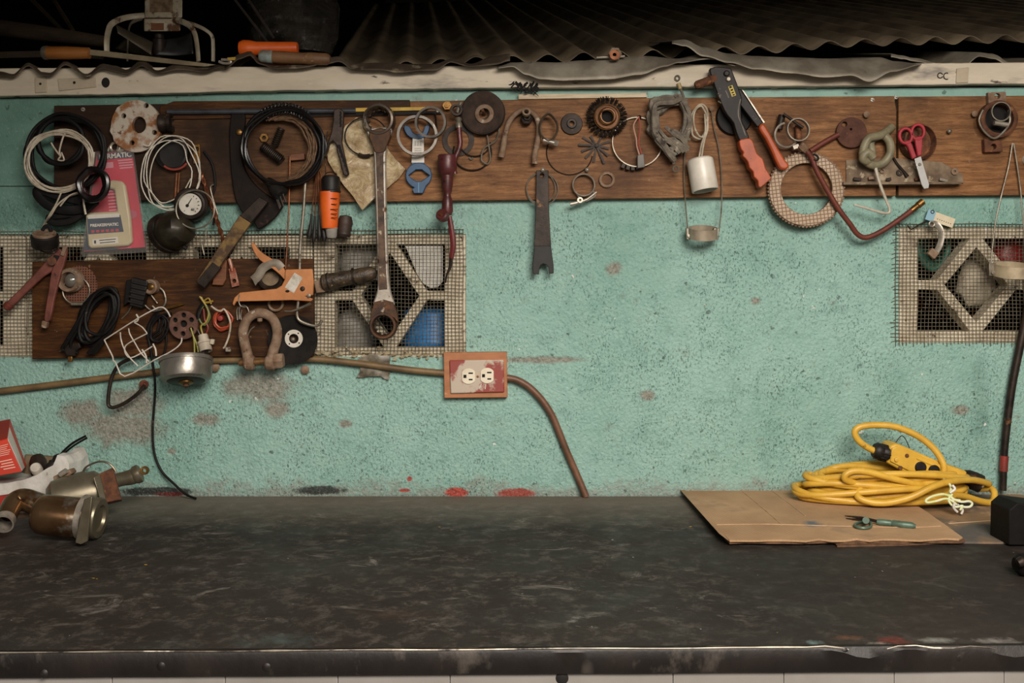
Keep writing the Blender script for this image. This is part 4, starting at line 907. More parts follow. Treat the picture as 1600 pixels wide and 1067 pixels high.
# 38 radial key set
sk = empty('key_star', 'star of dark flat feeler keys fanned round a pin under the wire brush', 'keys', P(933, 262, .026))
for i, (a, L) in enumerate(((-18, 22), (12, 20), (40, 24), (66, 30), (100, 26), (132, 26), (160, 25), (184, 28), (212, 26), (238, 18), (300, 22))):
    ca, sa = math.cos(math.radians(a)), math.sin(math.radians(a))
    part('key', MB(.0245 + .0012 * (i % 4)).tube([(932 + 3 * ca, 228 + 3 * sa), (932 + L * ca, 228 + L * sa)], [1.4, 2.2], n=6, sub=1, flat=(.35, 1.1)), M_DKSTEEL, sk)
part('pin', MB().lathe(932, 228, [(3.5, 0), (3.5, 6), (0, 7)], d=UB, n=12), M_DKSTEEL, sk)
one('small_washer_ring', 'small dull ring hanging low on the plank under the key star', 'ring', MB().lathe(948, 281, [(8.5, 0), (12.5, 0), (12.5, 4), (11.5, 5), (8.5, 5)], d=UB, n=28, closed=True), M_RUSTPALE)
# 40 pry tool + ring + nail
pt = empty('pry_tool', 'flat dark steel tool with a notched foot hanging over two thin rings', 'pry tool', P(848, 428, .035))
b = MB().prism([(838, 266), (857, 266), (858, 330), (861, 385)] + [(835, 385), (837, 330)], .030, .0355, holes=[circle(847, 274, 3.2, 12)])
part('blade', b, M_DKSTEEL, pt, bevel=.7)
part('notched_foot', MB().prism([(835, 384), (861, 384), (865, 414), (865, 427), (858, 428), (857, 418), (854, 414), (849, 412), (845, 414), (843, 419), (842, 429), (833, 428), (832, 414)], .031, .0365), M_BLKPLA, pt, bevel=.7)
peg(848, 266, 'nail head holding the flat pry tool', d=.030, r=3.4, mat=M_STEEL)
one('key_ring', 'pair of thin wire rings hanging behind the flat pry tool', 'ring', MB(.0265).loop(847, 296, 25, 25, 1.0).loop(845, 294, 22.5, 24, .9, d=.0285), M_GALV)
# 42 wire hose clamp
o = one('wire_hose_clamp', 'double wire hose clamp with a long screw hanging low on the plank', 'hose clamp', MB(.034).loop(912, 289, 17, 17, 1.2, d=.030).loop(912, 289, 17, 17, 1.2, d=.037).tube([(899, 299), (906, 311), (904, 318)], 1.3).tube([(926, 298), (930, 306), (916, 314)], 1.3), M_STEEL)
part('clamp_screw', MB(.034).tube([(891, 319), (905, 316), (918, 311), (932, 300)], [3.6, 2.6, 2.2, 2.2], n=10, sub=2), M_STEEL, o)
part('clamp_eye', MB().lathe(906, 313, [(2, 0), (4.5, 0), (4.5, 7), (2, 7)], d=.031, n=16, closed=True), M_STEEL, o)
peg(917, 266, 'pale nail head above the double wire clamp', r=3.2, mat=M_STEEL)
# 43 hoop with buckle, 44 relay
o = one('strap_hoop', 'wide steel strap hoop with a buckle hanging around the relay', 'strap', MB().band(995, 223, 39, 7, 1.5, d=.025, axis=(0, -1, .06), n=56), M_GALV)
for i in range(5): part('buckle_link', MB().prism(rect(974 + i * 7.5, 259 + 3.4 * math.sin(i * .8), 6.6, 8, 24 - i * 12), .028, .037), M_DKSTEEL, o, bevel=.8)
rl = empty('relay', 'small grey plug block hanging on two pinkish wires', 'relay', P(1001, 262, .04))
part('relay_body', MB().prism([(996, 242), (1006, 240), (1008, 261), (996, 263)], .034, .048), simple('#6d6660', .55, 0, '#58524c'), rl, bevel=1)
for x0, x1, c in ((994, 999, '#b98f7c'), (999, 1003, '#9a4a3c')):
    part('lead', MB(.040).tube([(998, 182), (x0 - 4, 196), (x0, 216), (x0 + 1, 228), (x1, 242)] if x0 < 998 else [(998, 182), (1000, 200), (998, 222), (1000, 232), (x1, 242)], 1.1, n=6), simple(c, .5), rl)
peg(998, 184, 'dark nail carrying the relay wires', r=3, mat=M_DKSTEEL)
# 45 grey cable bundle
M_GREYCAB = mk('dusty_grey_cloth_cable', '#7b7264', '#5a5146', 60, .75, 0, .5, 150, spots=(('#a19786', 50, .64), ('#38302a', 40, .62)))
gb = empty('cable_bundle', 'thick matted bundle of dusty grey cable twisted into a horseshoe', 'cable', P(1050, 270, .035))
path = [(1070, 158), (1046, 156), (1026, 166), (1019, 186), (1023, 207), (1035, 226), (1046, 240), (1053, 250)]
for i in range(13):
    off = [RND.uniform(-1, 1) * w for w in (9, 11, 11, 11, 12, 11, 7, 2)]; o2 = RND.uniform(.030, .062)
    part('strand', MB(.045).tube([(x + q * .8, y + q * .7 + RND.uniform(-2, 2), o2 + RND.uniform(-.006, .006)) for (x, y), q in zip(path, off)], [RND.uniform(3.2, 5.6) * RND.uniform(.8, 1.15) for _ in range(8)], n=7, sub=4), M_GREYCAB, gb)
path2 = [(1058, 150), (1070, 166), (1076, 188), (1071, 208), (1062, 224), (1050, 236)]
for i in range(8):
    q = RND.uniform(-7, 7); o2 = RND.uniform(.030, .060)
    part('strand', MB(.045).tube([(x + q * .9 + RND.uniform(-2, 2), y + q * .4, o2 + RND.uniform(-.004, .004)) for x, y in path2], [RND.uniform(2.6, 5) * RND.uniform(.8, 1.15) for _ in range(6)], n=7, sub=4), M_GREYCAB, gb)
for i in range(12):
    x, y = RND.uniform(1034, 1070), RND.uniform(205, 232)
    part('strand', MB(.060).tube([(x - 12, y - 8), (x, y + RND.uniform(-4, 6)), (x + 12, y + 6 + RND.uniform(-6, 8))], RND.uniform(2, 3.2), n=6), M_GREYCAB, gb)
part('cable_lug', MB(.05).tube([(1050, 246), (1053, 256)], 2.6, n=8, sub=1).loop(1056, 264, 4.2, 4.6, 1.4), M_GALV, gb)
part('blue_tail', MB(.056).tube([(1062, 228), (1058, 236), (1057, 242)], 1.6), simple('#4a6f80', .5), gb)
part('upper_tail', MB(.03).tube([(1070, 156), (1067, 148), (1063, 138)], 2.2), M_GREYCAB, gb)
o = part('terminal_sleeve', MB(.032).tube([(1063, 139), (1060, 130)], 3.2, n=10, sub=1), simple('#a08a5a', .5), gb)
part('terminal_eye', MB(.032).loop(1058.5, 122, 3.4, 3.8, 1.3), M_GALV, gb)
# 47 white can with wires, 48 long wire with band
wc = empty('white_can', 'white porcelain sleeve hanging open end down on looped wire', 'sleeve', P(1100, 303, .05))
part('sleeve', MB().turned((1093, 248, .050), (1102, 298, .058), [(0, 0), (17, 0), (20, .05), (20.4, .12), (20.4, .97), (19.8, 1), (18, 1), (18, .1), (0, .1)], 40), mk('grimy_white_ceramic', '#d8d2c5', '#c2baac', 14, .35, 0, .08, spots=(('#8f8474', 30, .7),)), wc)
part('lead', MB(.045).loop(1093, 190, 13, 27, 1.5, 6, d=.044, jit=.8).loop(1095, 190, 11, 24, 1.4, -4, d=.050, jit=.8), M_WHITEWIRE, wc)
part('lead', MB(.05).tube([(1101, 178), (1102, 205), (1096, 226), (1092, 248)], 1.4).tube([(1104, 186), (1106, 200), (1100, 222), (1096, 247)], 1.4), M_WHITEWIRE, wc)
peg(1111, 171, 'dull nail with a knot of string beside the rivet gun head', r=4, mat=M_RUSTPALE)
hb = empty('band_hanger', 'steel band hanging level on one long bent wire below the white sleeve', 'band', P(1098, 375, .03))
part('wire', MB(.030).tube([(1112, 174), (1116, 200), (1124, 235), (1128, 285), (1127, 330), (1123, 362)], 1.1).tube([(1072, 200), (1070, 240), (1069, 280), (1072, 330), (1075, 362)], 1.1), M_GALV, hb)
part('band', MB().band(1098, 372, 22, 16, 1.6, d=.036, axis=(0, -.26, 1), n=40), mk('dull_tinned_band', '#b0a28d', '#8f8270', 30, .5, .3, .1, spots=(('#4f4337', 30, .64),)), hb)
for x in (1077, 1119): part('band_lug', MB().prism(rect(x, 365, 9, 18, 4 if x > 1100 else -4), .030, .040), M_GALV, hb, bevel=.8)
for x in (1077, 1119): part('band_screw', MB(.040).lathe(x, 369, [(3, 0), (3, 3), (0, 3.5)], n=8), M_GALV, hb)

# 49 rivet gun
rg = empty('rivet_gun', 'hand rivet gun with black arms and two orange grips', 'rivet gun', P(1190, 293, .05))
M_RGB = mk('worn_black_tool_steel', '#231e1b', '#171311', 30, .5, .2, .3, 120, spots=(('#6d655a', 40, .68),), spec=.3)
part('body', MB().prism([(1109, 112), (1113, 106), (1121, 104), (1139, 106), (1144, 110), (1159, 152), (1158, 166), (1160, 190), (1171, 215), (1155, 219), (1146, 192), (1136, 180), (1126, 160)], .045, .062, smooth=2), M_RGB, rg, bevel=1.5)
part('nose', MB().turned((1118, 122, .054), (1086, 134, .054), [(7.5, 0), (7.5, .25), (6.5, .28), (6.5, .9), (4.5, 1), (0, 1)], 20), M_RUST, rg)
part('moving_arm', MB().prism([(1150, 138), (1158, 140), (1192, 191), (1184, 199), (1163, 172), (1154, 160)], .049, .058), M_RGB, rg, bevel=1.2)
part('arm_edge', MB().prism([(1159.5, 140.5), (1161.5, 141), (1195, 191), (1193, 192)], .050, .0575), M_STEEL, rg, label='bright worn steel edge')
M_GRIP = mk('dirty_orange_grip', '#b3522a', '#98431f', 24, .5, 0, .25, spots=(('#6a2f16', 30, .64), ('#3a2014', 44, .68)))
part('fixed_grip', MB().prism([(1155, 220), (1162, 217), (1172, 216), (1178, 224), (1183, 240), (1192, 248), (1196, 262), (1205, 277), (1203, 281), (1189, 293), (1185, 290), (1184, 282), (1178, 276), (1177, 268), (1171, 262), (1169, 254), (1165, 248), (1160, 243), (1162, 238), (1158, 233)], .041, .066, smooth=2), M_GRIP, rg, bevel=3, label='dirty orange rubber grip')
part('moving_grip', MB().prism([(1186, 200), (1192, 192), (1199, 200), (1211, 222), (1226, 248), (1233, 257), (1231, 263), (1225, 265), (1217, 261), (1207, 238), (1196, 216)], .043, .064, smooth=2), M_GRIP, rg, bevel=3, label='slim dirty orange grip')
part('pivot_bolt', MB(.062).lathe(1135, 115, [(4.6, 0), (4.6, 2), (3, 3.4), (0, 3.4)], n=18), M_RGB, rg)
part('pivot_bolt', MB(.062).lathe(1138, 124, [(4, 0), (4, 2), (2.6, 3.4), (0, 3.4)], n=18), M_GALV, rg)
mk_ = part('brand_plate', MB().prism(rect(1144, 142, 17, 7, 70), .0615, .0626), mk('yellow_print', '#b9a12a', None, 10, .5, 0, 0), rg, label='yellow printed mark')
part('print_letter', MB().prism(rect(1141.5, 136, 3, 3.6, 70), .062, .0632).prism(rect(1143.5, 140.5, 2.4, 3.6, 70), .062, .0632).prism(rect(1145, 144.5, 2, 3.6, 70), .062, .0632).prism(rect(1146.4, 148, 1.8, 3.4, 70), .062, .0632), M_HOLE, mk_)
b = MB()
for i in range(3): b.prism(rect(1136 + i * 1.0, 147 + i * 1.5, .8, 12 - 3 * i, -20), .0615, .0624)
part('scratch', b, simple('#7d766c', .5), rg)
part('spring_wire', MB(.060).tube([(1122, 158), (1128, 162), (1132, 168), (1140, 172), (1141, 164)], 1.1), M_GALV, rg)
part('lever_crease', MB(.0622).tube([(1157, 155), (1154, 168), (1154, 182), (1160, 198), (1165, 212)], .8), M_STEEL, rg)
o = one('rubber_disc', 'worn black rubber disc hanging behind the rivet gun', 'disc', MB().lathe(1146, 184, [(0, 0), (27, 0), (28, 3), (26, 7), (12, 7), (10, 9), (0, 9)], d=UB, n=36), M_BLK)
# 51 clip rings
o = one('spring_clip_rings', 'pair of bright spring clip rings on rusty stubs above the toothed ring', 'clip', MB().band(1245, 204, 18, 7, 1.6, d=.046, axis=(.12, -1, .1)), M_STEEL)
part('second_ring', MB().loop(1229, 211, 18, 19, 1.8, d=.042, a0=30, a1=260, n=8), M_STEEL, o)
part('stub', MB().rod((1222, 180, .036), (1217, 202, .036), 5.5), M_DKSTEEL, o)
part('stub', MB().rod((1247, 196, .034), (1248, 222, .036), 5), M_RUST, o)
part('clip_bar', MB().rod((1224, 178, .05), (1255, 200, .052), 2.2), M_DKSTEEL, o)
part('clip_lug', MB().prism(rect(1244, 229, 10, 7, -20), .048, .056), M_STEEL, o, bevel=.6)
# 52 toothed friction ring
nt = 66; out = []
for i in range(nt):
    for k, rr in ((0, 58.5), (.25, 60.8), (.55, 60.8), (.8, 58.5)):
        a = 2 * math.pi * (i + k) / nt; out.append((1260 + rr * math.cos(a), 296 + rr * .985 * math.sin(a)))
t = NT('waffled_friction_lining'); v = t.coord((1, 1, 1), (0, .12, 0)); sp = t.n('ShaderNodeSeparateXYZ'); t.l(v, sp.inputs[0])
gx = t.math('ABSOLUTE', t.math('SINE', t.math('MULTIPLY', sp.outputs[0], 390))); gz = t.math('ABSOLUTE', t.math('SINE', t.math('MULTIPLY', sp.outputs[2], 390)))
g_ = t.math('MINIMUM', gx, gz); gm = t.ramp(g_, [(.22, 1.0), (.42, 0.0)])
col = t.mix(gm, t.ramp(t.noise(v, 20), [(.35, '#a8927b'), (.65, '#bca893')]), '#735b45')
M_WAFFLE = t.out(col, .8, 0, t.bump(g_, .6, .0015))
cr = empty('friction_ring', 'large toothed ring with a waffled tan face hanging below the plank', 'ring', P(1260, 356, .035))
part('toothed_ring', MB().prism(out, .028, .036, holes=[circle(1260, 295, 40, 48)]), M_RUSTPALE, cr)
part('friction_face', MB().prism(circle(1260, 296, 57.5, 64, 56.5), .0355, .0395, holes=[circle(1260, 295, 40.5, 48)]), M_WAFFLE, cr, bevel=.5)
# 53 brake pipe, 54 rusty disc
bpz = empty('brake_pipe', 'red oxide bent pipe crossing the toothed ring with a brass end', 'pipe', P(1345, 372, .05))
part('pipe', MB(.050).tube([(1252, 228, .056), (1262, 238, .056), (1270, 250, .054), (1275, 264, .054), (1292, 296, .052), (1310, 326, .05), (1328, 350, .045), (1340, 366, .04), (1354, 371, .038), (1378, 361, .038), (1408, 341, .038), (1428, 326, .038)], 4.1, n=12), M_REDRUST, bpz)
part('pipe_end', MB().turned((1424, 329, .038), (1443, 314, .038), [(4.2, 0), (4.6, .2), (4.4, .5), (5.4, .55), (5.4, .95), (3, 1), (0, 1)], 16), M_BRASS, bpz)
part('pipe_fitting', MB().turned((1250, 226, .056), (1261, 237, .056), [(5, 0), (6, .1), (6, .6), (4, 1)], 6), M_RUSTPALE, bpz)
part('wrapped_joint', MB(.055).loop(1273, 246, 6, 4, 1.6, 30, tilt=(0, .0008)), M_HOLE, bpz)
rp = empty('rusty_paddle', 'rusty round plate on a rod standing out behind the knotted tube', 'plate', P(1330, 232, .03))
part('plate', MB().prism(circle(1331, 207, 24, 32), .026, .034, holes=[circle(1320, 194, 4.2, 12), circle(1330, 202, 2, 8)]), mk('red_rust_plate', '#5d3a2b', '#47291e', 50, .85, .1, .6, 150, spots=(('#7d5a48', 30, .62), ('#2a1a14', 60, .68))), rp, bevel=1)
part('rod', MB(.036).tube([(1266, 236), (1290, 221), (1310, 210)], 4.2, n=10), M_REDRUST, rp)
peg(1352, 180, 'large round head nail over the rusty round plate', r=4.8, mat=M_RUSTPALE)
# 55 knot, 56 rod
kt = empty('knotted_tube', 'short grey green rubber tube tied in a knot', 'tube', P(1370, 264, .04))
M_TUBE = mk('grey_green_rubber', '#8a8268', '#6d664f', 30, .5, 0, .2, spots=(('#a9a086', 30, .66),))
part('tube', MB(.045).tube([(1394, 198, .036), (1384, 206, .042), (1374, 212, .052), (1358, 216, .058), (1350, 230, .056), (1349, 246, .052), (1362, 258, .046), (1378, 256, .042), (1390, 242, .042), (1391, 226, .045), (1384, 214, .045), (1372, 212, .042), (1360, 222, .040), (1362, 240, .040), (1356, 252, .050), (1348, 247, .058), (1356, 238, .060), (1364, 247, .058)], 6.4, n=12), M_TUBE, kt)
part('tail', MB(.04).tube([(1382, 252), (1376, 260), (1372, 266)], [3.5, 3, 2]), M_TUBE, kt)
one('bent_rod', 'pale thin rod with a sharp bend hanging from the knotted tube', 'rod', MB(.048).tube([(1368, 262), (1372, 278), (1378, 296), (1386, 316), (1390, 326), (1389, 332), (1382, 333), (1366, 329), (1350, 324), (1334, 320)], [2.8, 2.6, 2.4, 2.2, 2.2, 2.2, 2.2, 2, 2, 1.4], n=8), mk('chalky_white_rod', '#c5bdae', '#a69c8a', 30, .5, .2, .1, spots=(('#6a5f50', 30, .66),)))
one('steel_pin', 'thin bent steel pin lying on the dusty ledge beside the scissors', 'pin', MB(.030).tube([(1396, 246), (1402, 256), (1412, 268), (1418, 276)], [1.6, 1.8, 2.2, 3]), M_DKSTEEL)
# 57 scissors, 58 cup
sc = empty('scissors', 'open handled scissors with red plastic loops and a bright blade', 'scissors', P(1448, 295, .05))
M_REDP = mk('red_scissor_plastic', '#a8323c', '#93262f', 20, .38, 0, .05, spots=(('#5d1a1e', 60, .72),))
part('blade', MB().prism([(1429, 248), (1439, 244), (1446, 268), (1452, 288), (1451, 294), (1444, 295), (1440, 288)], .052, .0545), simple('#d5d4d0', .28, .55, '#c2c1bc', 10, .05), sc, bevel=.5)
for cx, cy, rot, arm in ((1416, 212, -8, [(1411, 222), (1418, 228), (1426, 249), (1433, 245), (1426, 226), (1422, 218)]), (1435, 206, 12, [(1429, 214), (1431, 228), (1434, 244), (1440, 243), (1442, 226), (1442, 212)])):
    p_ = part('handle', MB().prism([(cx + 12 * math.cos(q) * math.cos(math.radians(rot)) - 14 * math.sin(q) * math.sin(math.radians(rot)), cy + 12 * math.cos(q) * math.sin(math.radians(rot)) + 14 * math.sin(q) * math.cos(math.radians(rot))) for q in [i * math.pi / 14 for i in range(28)]], .050, .058, holes=[circle(cx, cy, 7.4, 20, 9.4)]).prism(arm, .0505, .0575), M_REDP, sc, bevel=1.6, label='red plastic handle')
part('pivot', MB(.0545).lathe(1437, 257, [(2.6, 0), (2.2, 1.4), (0, 1.4)], n=12), M_GALV, sc)
one('round_cup', 'dark rusty round cup hanging behind the red scissors', 'cup', MB().lathe(1430, 223, [(0, 0), (27, 0), (27.5, 14), (25, 16), (24, 4), (0, 4)], d=UB, axis=(.2, -1, 0), n=36), M_RUST)
# 59 pipe bracket
pb = empty('pipe_bracket', 'rusty pipe bracket with tabs and stacked clamp rings at the far plank', 'bracket', P(1555, 240, .03))
part('tab', MB().prism([(1544, 144), (1572, 143), (1573, 160), (1545, 162)], UB, .034, holes=[circle(1559, 150, 4.5, 14)]), M_RUSTPALE, pb, bevel=1)
part('tab', MB().prism([(1538, 217), (1566, 219), (1567, 237), (1539, 238)], UB, .036, holes=[circle(1553, 229, 4.5, 14)]), M_RUST, pb, bevel=1)
part('cup_ring', MB().lathe(1554, 188, [(22, 0), (28, 0), (28.5, 16), (25, 18), (22, 16)], d=UB, n=40, closed=True), M_RUST, pb)
part('pear_ring', MB(.046).tube([(1536, 172), (1530, 188), (1537, 204), (1553, 216), (1568, 206), (1578, 190), (1576, 172)], 1.8), M_GALV, pb)
part('clamp_ring', MB().band(1562, 175, 15, 5, 1.6, d=.048), M_GALV, pb)
part('clamp_screw', MB().rod((1553, 192, .055), (1574, 195, .055), 3.6), M_STEEL, pb)
part('cup_back', MB().lathe(1554, 188, [(22, 0), (22, 3), (0, 3)], d=UB), M_HOLE, pb)
peg(1520, 179, 'round nail head beside the pipe bracket', r=4.5, mat=M_RUSTPALE)
peg(1481, 206, 'pale nail head between the scissors and the pipe bracket', r=3.4)
# 60 hanging band on two wires
wbn = empty('band_hanger', 'pale steel band hanging on two spread wires over the netted block', 'band', P(1578, 432, .03))
part('wire', MB(.030).tube([(1582, 224), (1576, 260), (1566, 300), (1556, 345), (1551, 385), (1548, 418)], 1.2), M_GALV, wbn)
part('wire', MB(.030).tube([(1584, 224), (1590, 262), (1595, 300), (1598, 340), (1604, 385), (1608, 418)], 1.2), M_GALV, wbn)
part('band', MB().band(1580, 431, 27, 18, 1.8, d=.046, axis=(0, -.2, 1), n=40), mk('pale_tinned_band', '#b9a88c', '#9a8b72', 30, .5, .25, .1, spots=(('#54483a', 30, .66),)), wbn)
part('band_lug', MB().prism(rect(1551, 421, 11, 20), .036, .048), M_GALV, wbn, bevel=.8)
part('band_screw', MB(.048).lathe(1551, 426, [(3, 0), (3, 3), (0, 3.4)], n=8), M_GALV, wbn)
one('white_stopper', 'white round stopper cut by the picture edge on the far plank', 'cap', MB().lathe(1606, 250, [(0, 0), (9, 0), (9, 8), (6, 10), (0, 10)], d=UB, n=24, sq=1), M_WHITE)
# 61 tagged strap
tg = empty('tagged_strap', 'curved steel hose strap with a cream card tag over the netting', 'strap', P(1465, 405, .02))
part('card_tag', MB().prism([(1451, 327), (1493, 342), (1488, 356), (1446, 342)], .016, .018), mk('cream_card_tag', '#cfc3a8', '#bfb294', 20, .7, 0, 0), tg)
part('blue_end', MB().prism([(1451, 326.5), (1463, 331), (1458, 346.5), (1445.5, 342.5)], .0155, .0186), simple('#7fa6b5', .6), tg, label='light blue printed end')
part('tag_eye', MB(.0188).loop(1457, 331, 2.4, 2.4, .7), M_DKSTEEL, tg)
b = MB()
for i in range(7): b.prism(rect(1465 + i * 3.4, 342 + i * 1.25, 1.2, 1.2, 20), .0178, .0185)
part('punched_mark', b, M_HOLE, tg)
part('strap', MB().tube([(1454, 350, .02), (1462, 350, .03), (1469, 358, .034), (1471, 370, .034), (1468, 384, .032), (1461, 396, .026)], 4.6, n=8, flat=(.3, 1.0)), M_STEEL, tg)
part('strap_eye', MB(.032).loop(1456, 350, 4, 4, 1.4), M_STEEL, tg)
part('screw_housing', MB().prism(rect(1459, 396, 14, 12, 40), .022, .034), M_RUSTPALE, tg, bevel=1.2)
part('wire_tail', MB(.014).tube([(1447, 346), (1434, 352), (1424, 358), (1418, 352)], 1.2), M_DKSTEEL, tg)
# dusty ledge
le = empty('angle_ledge', 'dusty rusty angle iron ledge screwed low on the plank under the scissors', 'ledge', P(1410, 292, .03))
M_DUST = mk('dusty_rusty_iron', '#84725d', '#5d4c3b', 30, .85, .1, .6, 120, spots=(('#a5967f', 36, .58), ('#b5a793', 70, .66), ('#2a1c14', 44, .7)))
part('back_flange', MB().prism([(1322, 250), (1398, 247), (1470, 253), (1504, 272), (1506, 286), (1322, 286)], .0225, .0255), M_DUST, le, bevel=.5)
part('shelf_flange', MB().prism([(1318, 284), (1508, 284), (1500, 287.5), (1318, 288.5)], .0225, .050), M_DUST, le, bevel=.5)
for x, y, r, lab in ((1491, 268, 5.5, 'pale round washer on the dusty ledge beyond the scissors'), (1405, 270, 5, 'dark nut on the dusty ledge beside the scissors blade'), (1378, 267, 4, 'round bolt head on the dusty ledge under the knotted tube')):
    one('loose_washer', lab, 'washer', MB().lathe(x, y, [(1.8, 0), (r, 0), (r, 2.6), (1.8, 2.6)], d=.0258, n=16, closed=True), M_RUSTPALE if r != 5 else M_DKSTEEL)
for i, (x, y, w) in enumerate(((1340, 278, 12), (1362, 276, 9), (1435, 277, 10), (1475, 279, 13), (1389, 278, 8))):
    one('scrap_chip', ('flat dark', 'small pale', 'narrow rusty', 'long thin', 'tiny square')[i] + ' metal chip lying on the dusty angle ledge', 'scrap', MB().prism(rect(x, y + 2, w, 5, RND.uniform(-14, 14)), .030 + i * .0006, .035), (M_DKSTEEL, M_RUSTPALE, M_RUST, M_GALV, M_DKSTEEL)[i], bevel=.6)
# screws in the boards
for x, y, lab in ((130, 171, 'bright screw head in the plank corner above the black coil'), (1363, 156, 'bright screw head near the plank joint above the knotted tube'), (1400, 152, 'bright screw head at the top of the plank joint')):
    o = one('screw_head', lab, 'screw', MB(.022).lathe(x, y, [(3.4, 0), (3, 1.4), (0, 1.8)], n=14), M_STEEL)
    part('slot', MB(.0246).tube([(x - 2.4, y - .8), (x + 2.4, y + .8)], .5, n=4, sub=1), M_HOLE, o)
# ------------------------------------------------------------ things on and around the lower plank
# 63 red clamp, 64 round cap
jc = empty('battery_clamp', 'rusty red booster cable clamp with open legs hanging over the netting', 'clamp', P(60, 512, .035))
M_REDCL = mk('chipped_dull_red', '#7a4539', '#5c3229', 30, .55, .1, .4, spots=(('#a0685a', 30, .64), ('#3a1d17', 40, .66)))
part('leg', MB().prism([(94, 388), (83, 396), (66, 414), (30, 452), (10, 472), (13, 481), (24, 474), (46, 452), (68, 432), (82, 424), (94, 418), (98, 404)], .034, .044, smooth=2), M_REDCL, jc, bevel=2)
part('leg', MB().prism([(100, 386), (104, 392), (100, 412), (95, 426), (90, 446), (84, 470), (78, 500), (69, 502), (70, 486), (76, 450), (80, 424), (88, 406)], .040, .050, smooth=2), M_REDCL, jc, bevel=2)
part('toe', MB(.04).turned((16, 474, .04), (9, 483, .04), [(5, 0), (7.5, .2), (7, .8), (3, 1), (0, 1)], 14), M_REDRUST, jc)
part('toe', MB().prism(rect(68.5, 507, 9, 11, 10), .038, .050), M_RUSTPALE, jc, bevel=1.4)
part('spring_pin', MB().rod((81, 408, .03), (81, 408, .056), 6.5), M_RUST, jc)
part('jaw_gap', MB().prism([(84, 398), (93, 400), (84, 416), (77, 412)], .0455, .052), M_HOLE, jc, bevel=.8)
part('jaw_tooth', MB().prism(rect(99, 392, 6, 16, 20), .046, .054), M_RUSTPALE, jc, bevel=.8)
rc = empty('round_lid_tin', 'dark round tin with a pale lid hanging above the red clamp', 'tin', P(72, 392, .03))
tax = (.10, -.42, 1)
part('tin_body', MB().lathe(71, 384, [(0, 0), (19, 0), (20, 2), (20, 16), (18, 18), (0, 18)], d=.05, axis=tax, n=32), M_BLKPLA, rc)
part('lid', MB().lathe(P(71, 384, .05) + Vector(tax).normalized() * 17.6 * S, 0, [(17, 0), (17, 3), (15, 4), (13, 2.4), (0, 2.4)], axis=tax, n=30), M_RUSTPALE, rc)
part('bale_wire', MB(.06).tube([(52, 378), (58, 388), (72, 394), (88, 390), (93, 378)], 1.0), M_DKSTEEL, rc)
part('top_strap', MB(.05).tube([(66, 360), (70, 354), (76, 354), (80, 362)], 3, flat=(.5, 1)), M_BLK, rc)
# 65 lamp, ring, 66 perforated plate
t = NT('perforated_brown_plate'); v = t.coord(); sp = t.n('ShaderNodeSeparateXYZ'); t.l(v, sp.inputs[0])
a_ = t.math('SINE', t.math('MULTIPLY', t.math('ADD', sp.outputs[0], sp.outputs[2]), 560)); b_ = t.math('SINE', t.math('MULTIPLY', t.math('SUBTRACT', sp.outputs[0], sp.outputs[2]), 560))
dots = t.ramp(t.math('MULTIPLY', a_, b_), [(.25, 0.0), (.5, 1.0)])
M_PERF = t.out(t.mix(dots, t.ramp(t.noise(v, 30), [(.35, '#5f3826'), (.65, '#7a4b33')]), '#190f0a'), .7, .1, t.bump(dots, .5, .001))
one('perforated_disc', 'brown perforated round plate behind the little lamp', 'plate', MB().prism(circle(124, 446, 28, 32, 31), LB, .0245), M_PERF)
lm = empty('indicator_lamp', 'small round lamp with a clear bulb in a rusty ring', 'lamp', P(114, 457, .03))
part('lamp_ring', MB().lathe(114, 438, [(13, 0), (19, 0), (19.5, 10), (17, 15), (13, 14), (12, 9), (12, 0)], d=.0255, n=36, axis=(-.1, -1, 0), closed=True), M_RUSTPALE, lm)
t = NT('bulb_glass'); t.b.inputs['Roughness'].default_value = .06; t.b.inputs['Base Color'].default_value = lin('#8b867c'); t.b.inputs['Metallic'].default_value = .55; M_BULB = t.m
part('bulb', MB().lathe(113.5, 438, [(0, 0), (12, 0), (11, 4), (8, 8.5), (4, 10.5), (0, 11)], d=.035, n=28), M_BULB, lm)
part('ring_clip', MB(.034).loop(119, 454, 21, 21, 1.3), M_GALV, lm)
part('clip_screw', MB().rod((112, 475, .036), (130, 475, .036), 2.6), M_GALV, lm)
# 67 black flex
fx = empty('flex_bundle', 'bundle of glossy black flex with a grey plug dangling at the plank end', 'flex', P(150, 560, .035))
b = MB(.04)
for i in range(9):
    b.loop(155 + RND.uniform(-5, 5), 494 + RND.uniform(-7, 7), 20 + RND.uniform(-4, 5), 44 + RND.uniform(-6, 5), 2.8, 24 + RND.uniform(-7, 7), d=.034 + .0035 * i, jit=1.5)
for i in range(5):
    x = RND.uniform(-5, 5); b.tube([(176 + x, 462, .055), (182 + x * .6, 486, .058), (174 + x, 512, .056), (158 + x * 1.5, 534, .05), (142 + x * 2, 552, .045)], 2.7, n=7)
for i in range(4):
    x = RND.uniform(-4, 4); b.tube([(142 + x, 470, .05), (124 + x, 505, .052), (108 + x, 532, .046), (106 + x * 2, 546, .04), (122, 548 + x, .04)], 2.7, n=7)
part('flex', b, M_BLK, fx)
part('plug', MB().prism([(101, 538), (124, 535), (126, 543), (118, 547), (116, 556), (104, 557), (100, 550)], .03, .044), M_DKSTEEL, fx, bevel=1.5)
part('plug_pin', MB().prism(rect(109, 561, 7, 9), .034, .040), M_BRASS, fx, bevel=.8)
